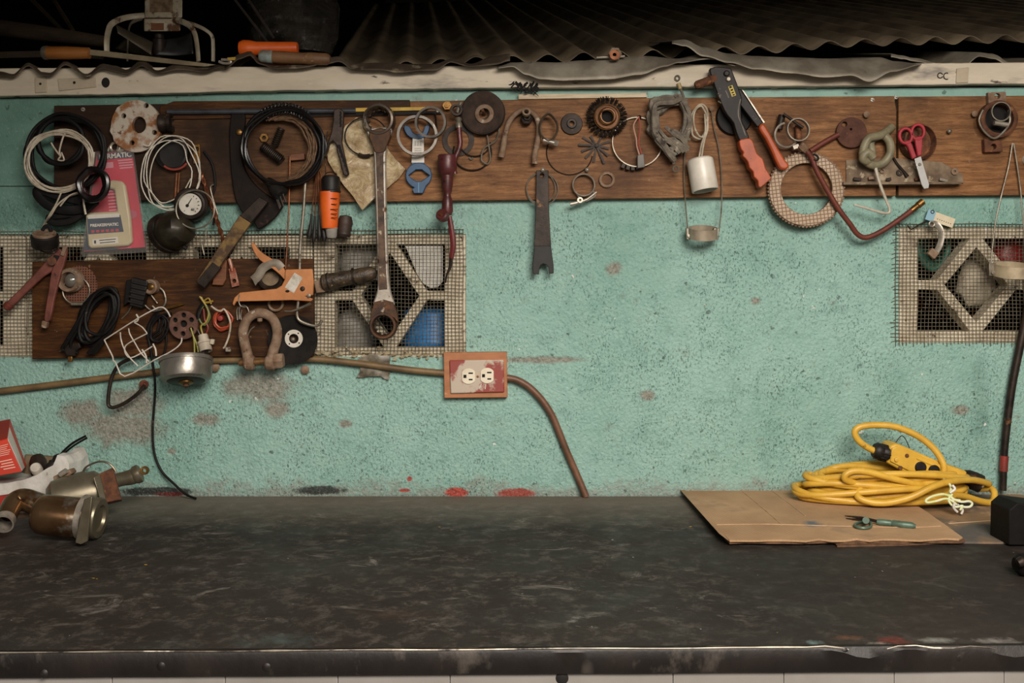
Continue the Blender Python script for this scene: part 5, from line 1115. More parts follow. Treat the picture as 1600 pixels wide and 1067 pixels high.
# 68 adapter, 69 socket
ad = empty('ribbed_adapter', 'black ribbed transformer block screwed to the lower plank', 'adapter', P(212, 482, .03))
part('case', MB().prism([(205, 433), (231, 440), (222, 482), (202, 477)], LB, .045), M_BLKPLA, ad, bevel=1.2)
for i in range(5): part('cooling_rib', MB().prism(rect(218 - i * 1.8, 443 + i * 7.5, 24, 3.2, 13), .0445, .050), M_BLKPLA, ad, bevel=.6)
part('side_block', MB().prism([(197, 438), (206, 436), (202, 472), (193, 478)], LB, .036), M_BLK, ad, bevel=1)
part('lead', MB(.03).tube([(224, 474), (232, 482), (240, 486), (252, 484)], 1.2).tube([(205, 478, .028), (200, 488, .025), (190, 498, .024)], 1.2), M_GALV, ad)
sk_ = empty('lamp_socket', 'small round pale socket with a brass centre on looping leads', 'socket', P(240, 460, .03))
part('collar', MB().lathe(240, 448, [(6, 0), (11, 0), (11.5, 12), (9.5, 14), (6, 12)], d=.024, n=28, axis=(-.12, -1, 0), closed=True), M_RUSTPALE, sk_)
part('contact', MB().lathe(240, 448, [(0, 0), (6, 0), (6, 8), (3, 9), (0, 11)], d=.026, n=20), M_BRASS, sk_)
part('lead', MB(.03).tube([(250, 450), (256, 456), (259, 470), (254, 480), (246, 484), (238, 478)], 1.6).tube([(234, 458), (240, 466), (246, 474)], 1.3), M_GALV, sk_)
# 70 basket
M_BWIRE = mk('dirty_white_coated_wire', '#cbc2b6', '#a99f92', 30, .5, 0, 0, spots=(('#6b6055', 40, .68),))
bk = empty('wire_rack', 'bent white wire rack hanging aslant from the lower plank', 'rack', P(220, 588, .05))
part('outer_wire', MB(.055).tube([(266, 495), (262, 487), (256, 481), (250, 480), (242, 483, .058), (216, 497, .06), (163, 531, .06)], 1.1, sub=3).tube([(163, 531, .06), (170, 545, .06), (176, 557, .06), (177, 563, .06), (181, 567, .06), (195, 588, .06), (240, 563, .06), (262, 552, .06), (276, 543, .055), (283, 535, .05), (284, 528, .045)], 1.1, sub=3), M_BWIRE, bk)
part('inner_wire', MB(.06).tube([(188, 519), (189, 530), (194, 545), (204, 560), (216, 572)], 1).tube([(201, 513), (203, 522), (211, 536), (220, 551), (233, 565)], 1).tube([(210, 504), (222, 511), (230, 521)], 1).tube([(230, 521), (214, 529), (200, 537), (195, 543), (196, 552), (204, 559), (222, 551), (238, 541)], 1.05, sub=3).tube([(239, 537), (243, 546), (244, 556)], 1.3).tube([(222, 546), (228, 556), (229, 567)], 1.3), M_BWIRE, bk)
part('wire_end', MB(.058).tube([(213, 491), (216, 497), (214, 502), (209, 502)], 1.3).tube([(250, 558), (253, 561), (255, 565)], 1.3), M_BWIRE, bk)
# 71, 87 leads behind the rack
one('hanging_lead', 'black lead looping behind the white wire rack and down the wall to the bench', 'lead', MB(.03).tube([(268, 490), (250, 494), (234, 505), (231, 522), (236, 548), (239, 572), (242, 592, .026), (242, 620, .012), (239, 660, .008), (239, 690, .008), (243, 715, .008), (254, 738, .01), (272, 756, .02), (290, 772, .03), (306, 779, .045)], [2.2] * 6 + [1.9] * 9, n=8), M_BLK)
one('stiff_cable', 'stiff grey cable bent in a V below the white wire rack', 'cable', MB(.032).tube([(212, 556), (200, 562), (186, 570), (176, 586), (171, 606), (169, 626), (171, 635), (180, 636), (196, 629), (214, 616), (226, 602)], 2.9, n=9), M_DKSTEEL)
b = MB(.034)
for i in range(4): b.loop(240 + i * 3, 508 + i * 2, 8 + i * 1.5, 18 + i, 1.8, 20, d=.028 + .003 * i, jit=1.2)
b.tube([(256, 500, .03), (260, 520, .03), (259, 542, .03), (255, 556, .03)], 1.6)
one('lead_loops', 'small loops of dark lead hanging behind the white wire rack', 'lead', b, M_BLK)
o = peg(227, 600, 'rusty stud with a red washer in the wall below the white wire rack', d=.0, r=7, mat=M_RUST)
part('red_washer', MB().lathe(227, 600, [(3, 0), (5.5, 0), (5.5, 2), (3, 2)], d=.0128, n=16, closed=True), M_REDRUST, o)
one('dark_rod', 'thin brass tipped rod tucked behind the rusty drilled disc', 'rod', MB(.028).tube([(252, 484), (270, 479), (287, 475)], [1.6, 2.6, 1.6], sub=2), M_BRASS)
# 72 drilled disc
o = one('drilled_disc', 'rusty round disc drilled with six holes round its centre', 'disc', MB().prism(circle(286, 508, 22.5, 36), .034, .043, holes=[circle(286.5, 506, 5.4, 16)] + [circle(286 + 14.5 * math.cos(math.radians(a)), 507 + 14.5 * math.sin(math.radians(a)), 3.8, 12) for a in (-88, -30, 32, 92, 150, 208)]), mk('pinkish_brown_rust', '#6b4a3d', '#503529', 60, .85, .1, .6, 180, spots=(('#8a6a5a', 70, .62), ('#38231a', 50, .66))), bevel=1)
one('disc_backing', 'dark rubber washer behind the rusty drilled disc', 'washer', MB().lathe(286, 508, [(0, 0), (20, 0), (20, 7), (0, 7)], d=.0225, n=30), M_BLK)
# 73 connector with leads, 74 orange wire, 75 clips
cn = empty('lamp_connector', 'white round lamp connector hanging on yellow and red leads', 'connector', P(320, 552, .035))
part('connector_body', MB().turned((317, 524, .038), (322, 549, .050), [(0, 0), (7.5, 0), (8, .35), (11, .4), (11, .52), (9.5, .55), (9.5, 1), (7, 1), (7, .7), (0, .7)], 24), simple('#b7ab98', .45, 0, '#9a8f7e'), cn)
part('locking_ear', MB().prism(rect(331, 534, 6, 8, 10), .046, .054), simple('#b7ab98', .45), cn, bevel=.8)
for c, pts in (('#a08c3a', [(312, 463), (322, 478), (326, 490), (322, 503), (314, 510), (318, 526)]), ('#7d2a20', [(318, 482), (320, 500), (325, 512), (320, 526)]), ('#5a6a3a', [(322, 476), (328, 495), (320, 508), (312, 500), (312, 488), (318, 478)]), ('#2a211c', [(316, 480), (310, 496), (308, 512), (314, 526)])):
    part('lead', MB(.036).tube(pts, 1.3, n=6), simple(c, .5), cn)
part('black_sleeve', MB(.034).tube([(318, 474), (311, 486), (310, 498)], 3.6, n=8), M_BLK, cn)
one('yellow_tie', 'scrap of yellow wire tied round a nail above the white connector', 'tie', MB(.034).tube([(314, 464), (319, 472), (328, 472), (333, 470)], 1.8).tube([(319, 470), (326, 466), (330, 475)], 1.3), simple('#a3822c', .5, 0, '#6d5620'))
b = MB(.034)
for i in range(5): b.loop(348 + RND.uniform(-1.5, 1.5), 500 + RND.uniform(-1.5, 1.5), 13 + RND.uniform(-1.5, 1.5), 14 + RND.uniform(-1.5, 1.5), 1.5, d=.028 + .0028 * i, jit=1)
oc = one('orange_wire_coil', 'small coil of orange red wire tied with a white wire', 'wire', b, simple('#b04a2c', .45, 0, '#983c22'))
part('white_wire', MB(.046).tube([(330, 478), (338, 484), (345, 486), (350, 483), (356, 492), (360, 506), (358, 524), (352, 540), (349, 544)], 1.5), M_WHITEWIRE, oc)
part('wire_terminal', MB().prism(rect(356, 546, 8, 7), .036, .044), M_STEEL, oc, bevel=.8)
part('red_core', MB().lathe(346, 497, [(0, 0), (5, 0), (4, 8), (0, 9)], d=.025, n=12), simple('#8a2b20', .5), oc)
b = MB(.030)
b.tube([(374, 499), (374, 482), (379, 477), (386, 480), (389, 490), (386, 500), (379, 503), (376, 494), (378, 484)], 1.2); b.tube([(371, 500), (370, 486), (372, 480)], 1.2)
one('wire_clips', 'two thin bent wire clips on a nail beside the shackle', 'clip', b, M_GALV)
# 76 shackle
sh = empty('bow_shackle', 'big rusty bow shackle with a bolt through its eyes', 'shackle', P(408, 582, .035))
part('bow', MB(.048).tube([(390, 572), (386, 552), (381, 530), (380, 516), (385, 501), (395, 492), (406, 489), (418, 492), (428, 501), (433, 516), (432, 532), (426, 552), (423, 574)], [9, 8, 7.6, 7.4, 7.4, 7.4, 7.6, 7.4, 7.4, 7.4, 7.6, 8, 9], n=16), M_RUSTPALE, sh)
for x in (390, 423): part('eye', MB().lathe(x, 567, [(0, -7.5), (9.5, -7.5), (11.5, -5), (11.5, 5), (9.5, 7.5), (0, 7.5)], d=.048, axis=(1, 0, 0), n=24), M_RUSTPALE, sh)
part('bolt', MB().rod((374, 567, .048), (440, 563, .048), 5.2, n=20), mk('golden_rust_bolt', '#7d5a34', '#5a3f26', 50, .5, .5, .3), sh)
part('bolt_head', MB().turned((430, 564, .048), (443, 563, .048), [(0, 0), (12.5, 0), (12.5, .8), (10.5, 1), (0, 1)], 6), M_RUSTPALE, sh)
part('nub', MB().turned((406, 497, .05), (406, 505, .05), [(4, 0), (4, .6), (0, 1)], 12), M_RUSTPALE, sh)
part('lock_wire', MB(.05).tube([(398, 510), (391, 516), (386, 528)], 1), M_GALV, sh)
# 77 cutting disc
cd = one('cutting_disc', 'black cutting disc with a white drilled hub beside the shackle', 'disc', MB().lathe(459, 530, [(7, 2), (15, 1), (22, 3), (38, 5), (38, 8), (22, 7), (16, 4), (7, 4)], d=.026, n=56, closed=True), mk('black_abrasive_disc', '#1f1b18', '#151210', 60, .8, 0, .6, 300, spots=(('#4a423b', 60, .7),), spec=.2))
part('hub_plate', MB().prism(circle(459, 529, 14, 32), .0325, .0342, holes=[circle(459, 529, 7.6, 20)] + [circle(459 + 10.8 * math.cos(math.radians(a)), 529 + 10.8 * math.sin(math.radians(a)), 1.3, 8) for a in (-50, 40, 130, 220)]), simple('#cfc9bd', .4, .1, '#bdb6a8'), cd)
peg(459, 530, 'nail with a pale head carrying the black cutting disc', d=.03, r=3.4, mat=M_GALV)
peg(478, 577, 'large round roller nail under the black cutting disc', d=.0, r=6.5, mat=M_RUSTPALE)
peg(338, 573, 'large round roller nail beside the chrome pan', d=.0, r=7, mat=M_RUSTPALE)
# 78 orange lever plate, 79 strap, 80 lug
ol = empty('orange_lever', 'orange painted steel lever plate with a white sticker', 'lever', P(430, 478, .05))
M_ORPAINT = mk('worn_orange_paint', '#bd7c4a', '#a5693a', 20, .5, .1, .25, 90, spots=(('#7a4422', 30, .66), ('#e0a268', 24, .68)))
part('lever_plate', MB().prism([(446, 421), (488, 420), (490, 440), (489, 461), (478, 463), (489, 467), (486, 471), (456, 469), (420, 470), (376, 471), (369, 471), (365, 478), (363, 474), (366, 465), (375, 457), (404, 454), (432, 451), (440, 446), (445, 436)], .052, .060), M_ORPAINT, ol, bevel=1)
part('lever_arm', MB().prism([(392, 382), (396, 379), (402, 388), (412, 397), (424, 404), (438, 414), (446, 424), (446, 438), (438, 430), (426, 420), (412, 411), (400, 400)], .046, .0535, smooth=2), M_ORPAINT, ol, bevel=1)
part('sticker', MB().prism([(460, 426), (473, 434), (459, 458), (445, 449)], .0598, .0606), mk('scuffed_white_sticker', '#c9c3b6', '#9d9586', 60, .6, 0, 0), ol)
part('bolt', MB(.060).lathe(473, 451, [(3.6, 0), (3.6, 2), (2, 3), (0, 3)], n=12), M_DKSTEEL, ol)
part('bolt', MB(.060).lathe(483, 462, [(3, 0), (3, 3), (0, 4)], n=12), M_GALV, ol)
part('hook_wire', MB(.061).tube([(374, 460), (373, 470), (376, 478), (384, 480)], 1), M_GALV, ol)
part('cable_end', MB(.06).tube([(486, 474), (470, 481), (456, 486), (444, 486)], [2.6, 1.8, 1.4, 1.2]), M_GALV, ol)
part('hole', MB(.060).prism(circle(449, 455, 3.4, 12, 2), .0600, .0604), M_HOLE, ol)
M_STRAPG = mk('grey_brown_strap', '#857b6c', '#655b4e', 30, .5, .2, .2)
stp = empty('strap_clamp', 'grey pipe strap and dark ring behind the orange lever', 'strap', P(420, 455, .03))
part('strap', MB(.052).tube([(396, 438), (404, 430), (410, 420), (420, 413), (432, 412), (440, 420)], 7, n=8, flat=(.25, 1.0)), M_STRAPG, stp)
part('strap_foot', MB().prism([(392, 433), (401, 428), (404, 438), (399, 447)], .048, .053), M_STRAPG, stp, bevel=.8)
part('ring', MB().lathe(423, 437, [(13, 0), (20, 0), (20, 12), (17, 14), (13, 12)], d=.026, axis=(.2, -1, .3), n=36, closed=True), M_DKSTEEL, stp)
part('ring_liner', MB().lathe(423, 437, [(0, 0), (13, 0), (13, 3), (0, 3)], d=.026, axis=(.2, -1, .3)), mk('tarnished_liner', '#6a5433', '#3e2f1d', 20, .5, .3, .2), stp)
one('copper_lug', 'flat copper cable lug with one hole hanging beside the rusty bar', 'lug', MB(.03).tube([(358, 404), (361, 414), (363, 424)], 3.2, n=10, sub=2).prism([(357, 420), (367, 418), (374, 446), (362, 449)], .028, .032, holes=[circle(366, 439, 3.2, 12)]), mk('copper_red', '#8a4a35', '#b08a78', 40, .5, .4, .2, lo=.45, hi=.6), bevel=.5)
one('ivory_ring', 'ivory ring hanging under the orange lever', 'ring', MB().lathe(432, 474, [(9, 0), (12.5, 0), (12.5, 6), (11, 7), (9, 6)], d=LB, n=30, closed=True), M_RUSTPALE)
# 81 carved handle
kf = empty('carved_knife', 'dark carved knife handle lying level against the netting', 'knife', P(545, 457, .02))
part('handle', MB().turned((503, 442, .026), (590, 425, .026), [(0, 0), (10, .0), (13, .03), (13.5, .12), (12, .3), (11.5, .55), (12, .7), (10.5, .9), (7, .97), (0, 1)], 20).rough(1.0, 60, 3), mk('dark_carved_horn', '#4b3d2c', '#2a2119', 50, .5, .1, 1.0, 70, .003, spots=(('#8a7555', 40, .62), ('#15100c', 30, .62))), kf)
for tt in (.1, .56): part('ferrule', MB().turned((503 + 87 * tt, 442 - 17 * tt, .026), (503 + 87 * (tt + .03), 442 - 17 * (tt + .03), .026), [(12, 0), (14, 0), (14, 1), (12, 1)], 20, closed=True), M_DKSTEEL, kf)
part('blade_stub', MB().prism([(490, 440), (504, 434), (508, 456), (494, 458)], .020, .030), M_RUSTPALE, kf, bevel=1)
# 82 chrome pan
pn = empty('chrome_horn_pan', 'round dented chrome housing with a nut underneath hanging below the plank', 'housing', P(292, 605, .04))
pax = Vector((.10, -.34, -1)).normalized()
M_DCHR = mk('dented_chrome', '#a39d94', '#7d776e', 12, .33, .7, .3, 30, .003, spots=(('#4f453c', 20, .66), ('#6b5138', 30, .7)))
part('pan', MB().lathe(291, 566, [(0, 0), (37, 0), (38, 1), (38, 20), (36, 26), (31, 29), (0, 29)], d=.062, axis=pax, n=48), M_DCHR, pn)
part('rim', MB().lathe(291, 566, [(36, -5), (39.5, -5), (40, -2), (40, 1), (36, 1)], d=.062, axis=pax, n=48, closed=True), M_DCHR, pn)
c0 = P(291, 566, .062) + pax * 29 * S
part('under_plate', MB().lathe(c0, 0, [(0, 0), (28, 0), (26, 1.5), (0, 1.5)], axis=pax, n=40), M_DKSTEEL, pn)
part('nut', MB().lathe(c0 + pax * 1.5 * S, 0, [(5, 0), (11, 0), (11, 2), (7, 4), (5, 4)], axis=pax, n=24, closed=True), M_BRASS, pn)
part('stud', MB().lathe(c0, 0, [(4, 0), (4, 9), (0, 9.5)], axis=pax, n=14), M_RUST, pn)
part('bracket', MB().prism([(300, 552), (319, 549), (320, 560), (302, 562)], .04, .07), M_DKSTEEL, pn, bevel=1)
part('lead', MB(.045).tube([(298, 512), (303, 530), (304, 552)], 1.2).tube([(301, 522), (308, 540), (310, 552)], 1.2), simple('#8d8a3c', .5), pn)
# conduit along the wall and the outlet
one('conduit', 'long brown conduit pipe running along the wall to the outlet', 'conduit', MB(.012).tube([(-60, 618), (0, 611), (90, 600), (160, 591), (250, 580), (300, 568), (345, 563), (420, 562), (490, 561), (545, 566), (600, 573), (650, 579), (696, 583)], 5.2, n=14), mk('brown_painted_conduit', '#77603f', '#5c4830', 20, .55, .1, .3, spots=(('#9a8768', 20, .64), ('#3b2c1d', 30, .66))))
one('conduit', 'reddish brown conduit curving from the outlet down behind the bench', 'conduit', MB(.012).tube([(788, 590), (806, 593), (826, 604), (846, 624), (862, 648), (874, 676), (886, 706), (900, 738), (916, 776, .016)], 5.4, n=14), mk('red_brown_conduit', '#74523c', '#5a3c2b', 24, .5, .1, .3, spots=(('#9a7a64', 24, .66),)))
ot = empty('power_outlet', 'double power outlet with red smeared cover on a brown wooden block', 'outlet', P(743, 622, .01))
part('wood_block', MB().prism([(693, 551), (792, 550), (793, 621), (694, 622)], .001, .020), mk('orange_brown_wood', '#ab7049', '#96603c', 14, .6, 0, .2, stretch=(1, 1, 4), spots=(('#c08a62', 12, .62),)), ot, bevel=1)
part('cover_plate', MB().prism([(702, 563), (787, 562), (788, 613), (704, 615)], .020, .025), mk('red_smeared_ivory', '#b3a493', '#8a3c33', 17, .5, 0, .2, lo=.47, hi=.53, spots=(('#a39a8e', 40, .66), ('#7d2b25', 20, .66))), ot, bevel=1.6)
for cx, cy in ((732, 588), (761, 587)):
    rcp = part('receptacle', MB().prism([(cx + max(-10.4, min(10.4, 12.6 * math.cos(i * math.pi / 18))), cy + 12.4 * math.sin(i * math.pi / 18)) for i in range(36)], .0245, .0272), mk('ivory_receptacle', '#ddd3bd', '#cfc4ac', 30, .4, 0, 0), ot, bevel=.8, label='ivory socket face')
    for dx, dy, w, h in ((3.5, -5, 7, 2.2), (3.5, 5, 6, 2.2), (-5.5, 0, 4.6, 5)): part('slot', MB().prism(rect(cx + dx, cy + dy, w, h), .0268, .0276), M_HOLE, rcp)
part('cover_screw', MB(.025).lathe(746.5, 588, [(2, 0), (1.8, 1.2), (0, 1.5)], n=12), M_BRASS, ot)
part('paint_drip', MB(.0253).tube([(752, 600), (749, 607)], .8, sub=1).tube([(759, 600), (758, 608)], .8, sub=1), M_WHITE, ot)
# scrap under the netting, dirt along its foot
t = NT('smoky_plastic_scrap'); t.b.inputs['Alpha'].default_value = .8; v = t.coord(); M_SCRAP = t.out(t.ramp(t.noise(v, 40, 5, .7), [(.35, '#3d352a'), (.65, '#8f8673')]), .3)
one('plastic_scrap', 'torn smoky plastic scrap tucked under the conduit beside the outlet', 'scrap', MB().prism([(560, 560), (588, 554), (608, 556), (609, 580), (607, 594), (594, 588), (556, 590), (564, 578)], .004, .009).cut(4).rough(3, 50, 6), M_SCRAP)
b = MB(.006)
for i in range(70):
    x = RND.uniform(495, 705); y = 556 + RND.uniform(-8, 7) - (6 if 540 < x < 600 else 0); r = RND.uniform(1.5, 4)
    b.prism([(x + r * RND.uniform(.6, 1.3) * math.cos(a), y + r * .7 * RND.uniform(.6, 1.3) * math.sin(a)) for a in (0, 1.2, 2.5, 3.8, 5)], .003, .005 + RND.uniform(0, .004))
o = one('caught_debris', 'crumbs of dead leaves and mortar caught along the foot of the netting', 'debris', b, mk('leaf_and_mortar_crumbs', '#7b6a4e', '#a39679', 60, .9, 0, .3)); o['kind'] = 'stuff'
bar_ = one('red_tipped_bar', 'dark steel bar with a red band leaning on the wall at the far end', 'bar', MB(.02).tube([(1612, 430), (1606, 480), (1594, 540), (1582, 600), (1574, 660), (1569, 710), (1567, 766)], [6.4, 6.2, 6, 5.8, 5.6, 5.4, 5.2], n=12), M_DKSTEEL)
part('red_band', MB(.02).tube([(1569.5, 712), (1568.5, 724), (1568, 736)], 6.2, n=12, sub=2), simple('#8f3026', .5, 0, '#6d2a22'), bar_)
# ------------------------------------------------------------ clutter on top of the wall
ZW = P(0, 104).z
def W3(px, py, back): return P(px, py, -back)
fan = empty('rusty_fan', 'old off-white bracket fan standing on the wall top', 'fan', W3(255, 98, .10))
M_FAN = mk('chipped_offwhite_enamel', '#b9ad97', '#978a73', 18, .5, .1, .3, spots=(('#5a3a22', 22, .56), ('#2e2219', 40, .62)))
def bx(x0, x1, y0, y1, b0, b1): 
    return MB().hexa([W3(x0, y0, b0), W3(x1, y0, b0), W3(x1, y1, b0), W3(x0, y1, b0)], [W3(x0, y0, b1), W3(x1, y0, b1), W3(x1, y1, b1), W3(x0, y1, b1)])
part('motor_case', bx(226, 285, -60, 28, .08, .16), M_FAN, fan, bevel=2)
part('rating_plate', bx(234, 270, -12, 19, .0785, .0805), mk('rusted_rating_plate', '#8a7458', '#5f4a34', 60, .6, .2, .2), fan)
part('lower_case', bx(225, 282, 29, 49, .085, .155), M_FAN, fan, bevel=2)
part('brown_window', bx(236, 256, 36, 47, .0835, .0865), M_WOODR, fan)
for pts in ([(226, 24, .09), (205, 26, .08), (188, 30, .06), (174, 38, .04), (169, 50, .03), (167, 64, .02), (167, 80, .02)], [(268, 30, .09), (282, 33, .07), (296, 40, .05), (304, 52, .04), (308, 72, .03), (310, 96, .02)]):
    part('leg', MB().tube([W3(*p) for p in pts], 4.6, n=8, flat=(.35, 1)), M_FAN, fan)
for pts in ([(222, 29, .15), (210, 33, .17), (203, 40, .19), (200, 60, .2), (199, 96, .2)], [(282, 33, .15), (302, 38, .17), (320, 46, .19), (331, 56, .2), (333, 72, .2), (333, 96, .2)]):
    part('leg', MB().tube([W3(*p) for p in pts], 3.2, n=8, flat=(.4, 1)), M_FAN, fan)
M_BLADE = mk('dusty_grey_blade', '#5d5444', '#463e31', 16, .55, .3, .2)
def blade(pts): return MB().grid(lambda u, v: W3(*[pts[0][i] * (1-u) * (1-v) + pts[1][i] * u * (1-v) + pts[2][i] * u * v + pts[3][i] * (1-u) * v for i in range(3)]) + Vector((0, .012 * math.sin(u * 3.1), .008 * math.sin(v * 3.1))), 14, 6)
part('blade', blade([(178, 38, .08), (240, 66, .12), (236, 86, .08), (184, 52, .05)]), M_BLADE, fan, solid=.0015)
part('blade', blade([(252, 62, .13), (298, 50, .16), (302, 84, .1), (244, 86, .1)]), mk('dark_blue_grey_blade', '#3a3c3c', '#28231e', 14, .5, .3, .2), fan, solid=.0015)
part('blade', blade([(246, 70, .16), (216, 52, .26), (180, 76, .24), (238, 88, .14)]), M_BLADE, fan, solid=.0015)
part('hub', MB().turned(W3(249, 48, .12), W3(249, 90, .12), [(0, 0), (8, 0), (8, .3), (11, .35), (11, .8), (6, 1), (0, 1)], 18), M_DKSTEEL, fan)
mc = empty('machete', 'long flat blade with a varnished wooden handle lying on the wall top', 'machete', P(200, 92, .04))
part('handle', MB().turned((68, 82.5, .045), (142, 83, .045), [(0, 0), (8, 0), (10, .04), (10, .5), (9, .8), (8.5, .97), (0, 1)], 20), mk('varnished_orange_wood', '#9a6230', '#7d4a22', 14, .35, 0, .1, stretch=(.5, 1, 3), spots=(('#c9a070', 20, .66),)), mc)
part('end_cap', MB().turned((66.5, 82.5, .045), (75, 82.5, .045), [(0, 0), (9, .05), (10.6, .3), (10.6, 1), (0, 1)], 20), M_GALV, mc)
part('blade', MB().prism([(140, 77), (160, 79), (300, 96), (338, 101), (320, 104), (280, 101), (160, 88), (140, 86)], .043, .047), mk('dull_khaki_blade', '#8a7c60', '#6c5f48', 14, .5, .2, .2, spots=(('#a3987d', 14, .6),)), mc, bevel=.5)
# orange tool handle, wooden peg
oh = empty('orange_cylinder', 'bright orange plastic tool handle lying on the wall top', 'handle', P(420, 84, .0))
part('grip', MB().turned((374, 76, .0), (465, 75, .0), [(0, 0), (11, .01), (13.5, .08), (12.5, .2), (10.5, .3), (9.5, .95), (8.5, 1), (0, 1)], 24), M_ORANGE, oh)
wp = empty('wooden_peg', 'blotchy brown turned wooden peg lying beside the orange handle', 'peg', P(460, 104, .06))
part('peg_body', MB().turned((407, 88, .055), (516, 93, .055), [(0, 0), (7, .0), (9, .05), (9.5, .3), (8.5, .6), (9.5, .72), (9, .95), (6, 1), (0, 1)], 22), mk('blotchy_brown_wood', '#7d5a3a', '#5f4128', 20, .6, 0, .3, spots=(('#a37a5a', 20, .62), ('#3a2a1d', 20, .64))), wp)
part('peg_end', MB().turned((405, 87.5, .055), (427, 89, .055), [(0, 0), (7, .02), (9.6, .2), (9.8, .9), (9, 1), (0, 1)], 20), mk('faded_blue_paint', '#8aa09d', '#74685a', 30, .6, 0, .2), wp)
nt_ = empty('loose_nut', 'loose brass coloured nut standing on the sagging tin sheet', 'nut', P(960, 96, .05))
part('nut', MB().lathe(960, 86, [(6, 0), (10.5, 0), (10.5, 7), (9, 8), (6, 8)], d=.052, n=6, axis=(.1, -1, .1), closed=True), M_RUSTPALE, nt_)
part('washer_face', MB().lathe(960, 86, [(3, 0), (7.5, 0), (7.5, 1.2), (3, 1.2)], d=.064, n=20, axis=(.1, -1, .1), closed=True), M_COPPER, nt_)
part('bolt_shank', MB().rod((932, 90, .045), (976, 88, .045), 2.4), M_GALV, nt_)
# dark pole, sticks, plastic bag, strips
one('timber_pole', 'dark timber pole lying at the back of the wall top behind the machete', 'pole', MB().turned(W3(-60, 36, .35), W3(172, 66, .28), [(0, 0), (15, 0), (14, .5), (10, .95), (0, 1)], 16).rough(1.5, 20, 2), mk('dark_old_timber', '#4a3a28', '#33271a', 10, .8, 0, .4, stretch=(1, 4, 4)))
for a, bb, lab in (((20, -30), (100, 50), 'thin stick leaning up in the dark corner beside the timber pole'), ((78, -10), (114, 48), 'short thick stick leaning up behind the fan')):
    one('stick', lab, 'stick', MB().tube([W3(a[0], a[1], .5), W3(bb[0], bb[1], .42)], 4, n=8, sub=1), mk('brown_stick', '#4a3820', '#2f2416', 20, .8))
one('lower_batten', 'dark wooden batten lying flat under the machete handle', 'batten', MB().tube([W3(-60, 88, .12), W3(100, 84, .10), W3(160, 88, .08)], 6, n=6, sub=1), mk('dark_old_batten', '#3d2f20', '#2a2016', 10, .8))
t = NT('black_plastic_film'); v = t.coord(); M_FILM = t.out(t.ramp(t.noise(v, 14, 5, .6), [(.4, '#1b1814'), (.65, '#3a352d')]), .14, 0, t.bump(t.noise(t.coord((1, 1, 2)), 16, 7, .65, 2.0), 1.0, .02))
one('plastic_sack', 'black shiny plastic sack lying on the wall top beside the fan', 'sack', MB().turned(W3(462, 92, .2), W3(452, -40, .22), [(0, 0), (60, .02), (76, .25), (78, .6), (60, .9), (0, 1)], 40).rough(12, 14, 3), M_FILM)
for a, bb, lab in (((352, -20), (418, 66), 'thin dark steel strip leaning across the black sack'), ((378, -16), (428, 60), 'second dark steel strip leaning across the black sack beside the first')):
    one('steel_strip', lab, 'strip', MB().tube([W3(a[0], a[1], .09), W3(bb[0], bb[1], .09)], 2.4, n=6, sub=1, flat=(.4, 1)), M_DKSTEEL)
o = one('yellow_clip', 'small shiny metal scrap with a yellow tab beside the orange handle', 'scrap', MB(.05).tube([(342, 96), (350, 99), (360, 98), (358, 94), (346, 93)], 2.2), M_STEEL)
part('yellow_tab', MB().prism([(355, 90), (368, 89), (367, 94), (356, 94)], .048, .054), simple('#a8882c', .5), o)
# ------------------------------------------------------------ things on the bench
def q(r, d): return r * (D - d) / D                          # a radius seen in pixels at depth d
M_EXH = mk('bench_tinted_steel', '#8f7152', '#664a30', 8, .25, .82, .15, 50, .001, spots=(('#a59c90', 8, .56), ('#4d3521', 10, .62), ('#2f2620', 30, .7)))  # brown of the reflected bench is put into the steel colour
M_EXHG = mk('smoky_steel', '#8f8672', '#6d6452', 9, .33, .65, .15, 60, .001, spots=(('#5a4632', 16, .64),))
ex = empty('exhaust_canister', 'brownish steel exhaust canister with pipes and clamps lying on the bench', 'exhaust', P(110, 838, .30))
part('front_can', MB().turned((54, 802, .36), (140, 811, .36), [(0, 0), (q(16, .36), .0), (q(25, .36), .04), (q(30, .36), .12), (q(31, .36), .25), (q(31, .36), .9), (q(29, .36), .96), (0, 1)], 44), M_EXH, ex)
part('rear_can', MB().turned((72, 784, .25), (160, 768, .21), [(0, 0), (q(20, .24), .02), (q(30, .24), .12), (q(34, .24), .35), (q(35, .24), .9), (q(28, .24), 1), (0, 1)], 44), M_EXHG, ex)
part('flange_ring', MB().turned((128, 807, .36), (137, 808, .36), [(q(26, .36), 0), (q(34, .36), 0), (q(34, .36), 1), (q(26, .36), 1)], 44, closed=True), M_STEEL, ex)
part('flange_ring', MB().turned((146, 809, .36), (157, 810, .36), [(0, 0), (q(31, .36), 0), (q(32, .36), .3), (q(32, .36), .7), (q(29, .3), 1), (q(20, .3), 1), (q(18, .3), .6), (0, .6)], 44), M_EXHG, ex)
part('flange_neck', MB().turned((136, 808, .36), (147, 809, .36), [(q(29, .3), 0), (q(29, .3), 1)], 40), M_EXH, ex)
part('foot_plate', MB().prism([(131, 780), (144, 776), (140, 812), (136, 846), (126, 851), (117, 848), (124, 812)], .412, .418), M_EXHG, ex, bevel=1)
part('clamp_arch', MB(.22).tube([(96, 772), (104, 752), (118, 742), (136, 740), (150, 746), (159, 760), (163, 780)], q(4, .22), n=8, flat=(1.6, .6)), M_EXHG, ex)
part('clamp_lug', MB().prism([(82, 745), (96, 738), (108, 734), (112, 740), (98, 752), (86, 758)], .20, .225), M_RUSTPALE, ex, bevel=1.5)
part('clamp_bolt', MB().rod((94, 742, .23), (104, 735, .23), 4, n=12), M_STEEL, ex)
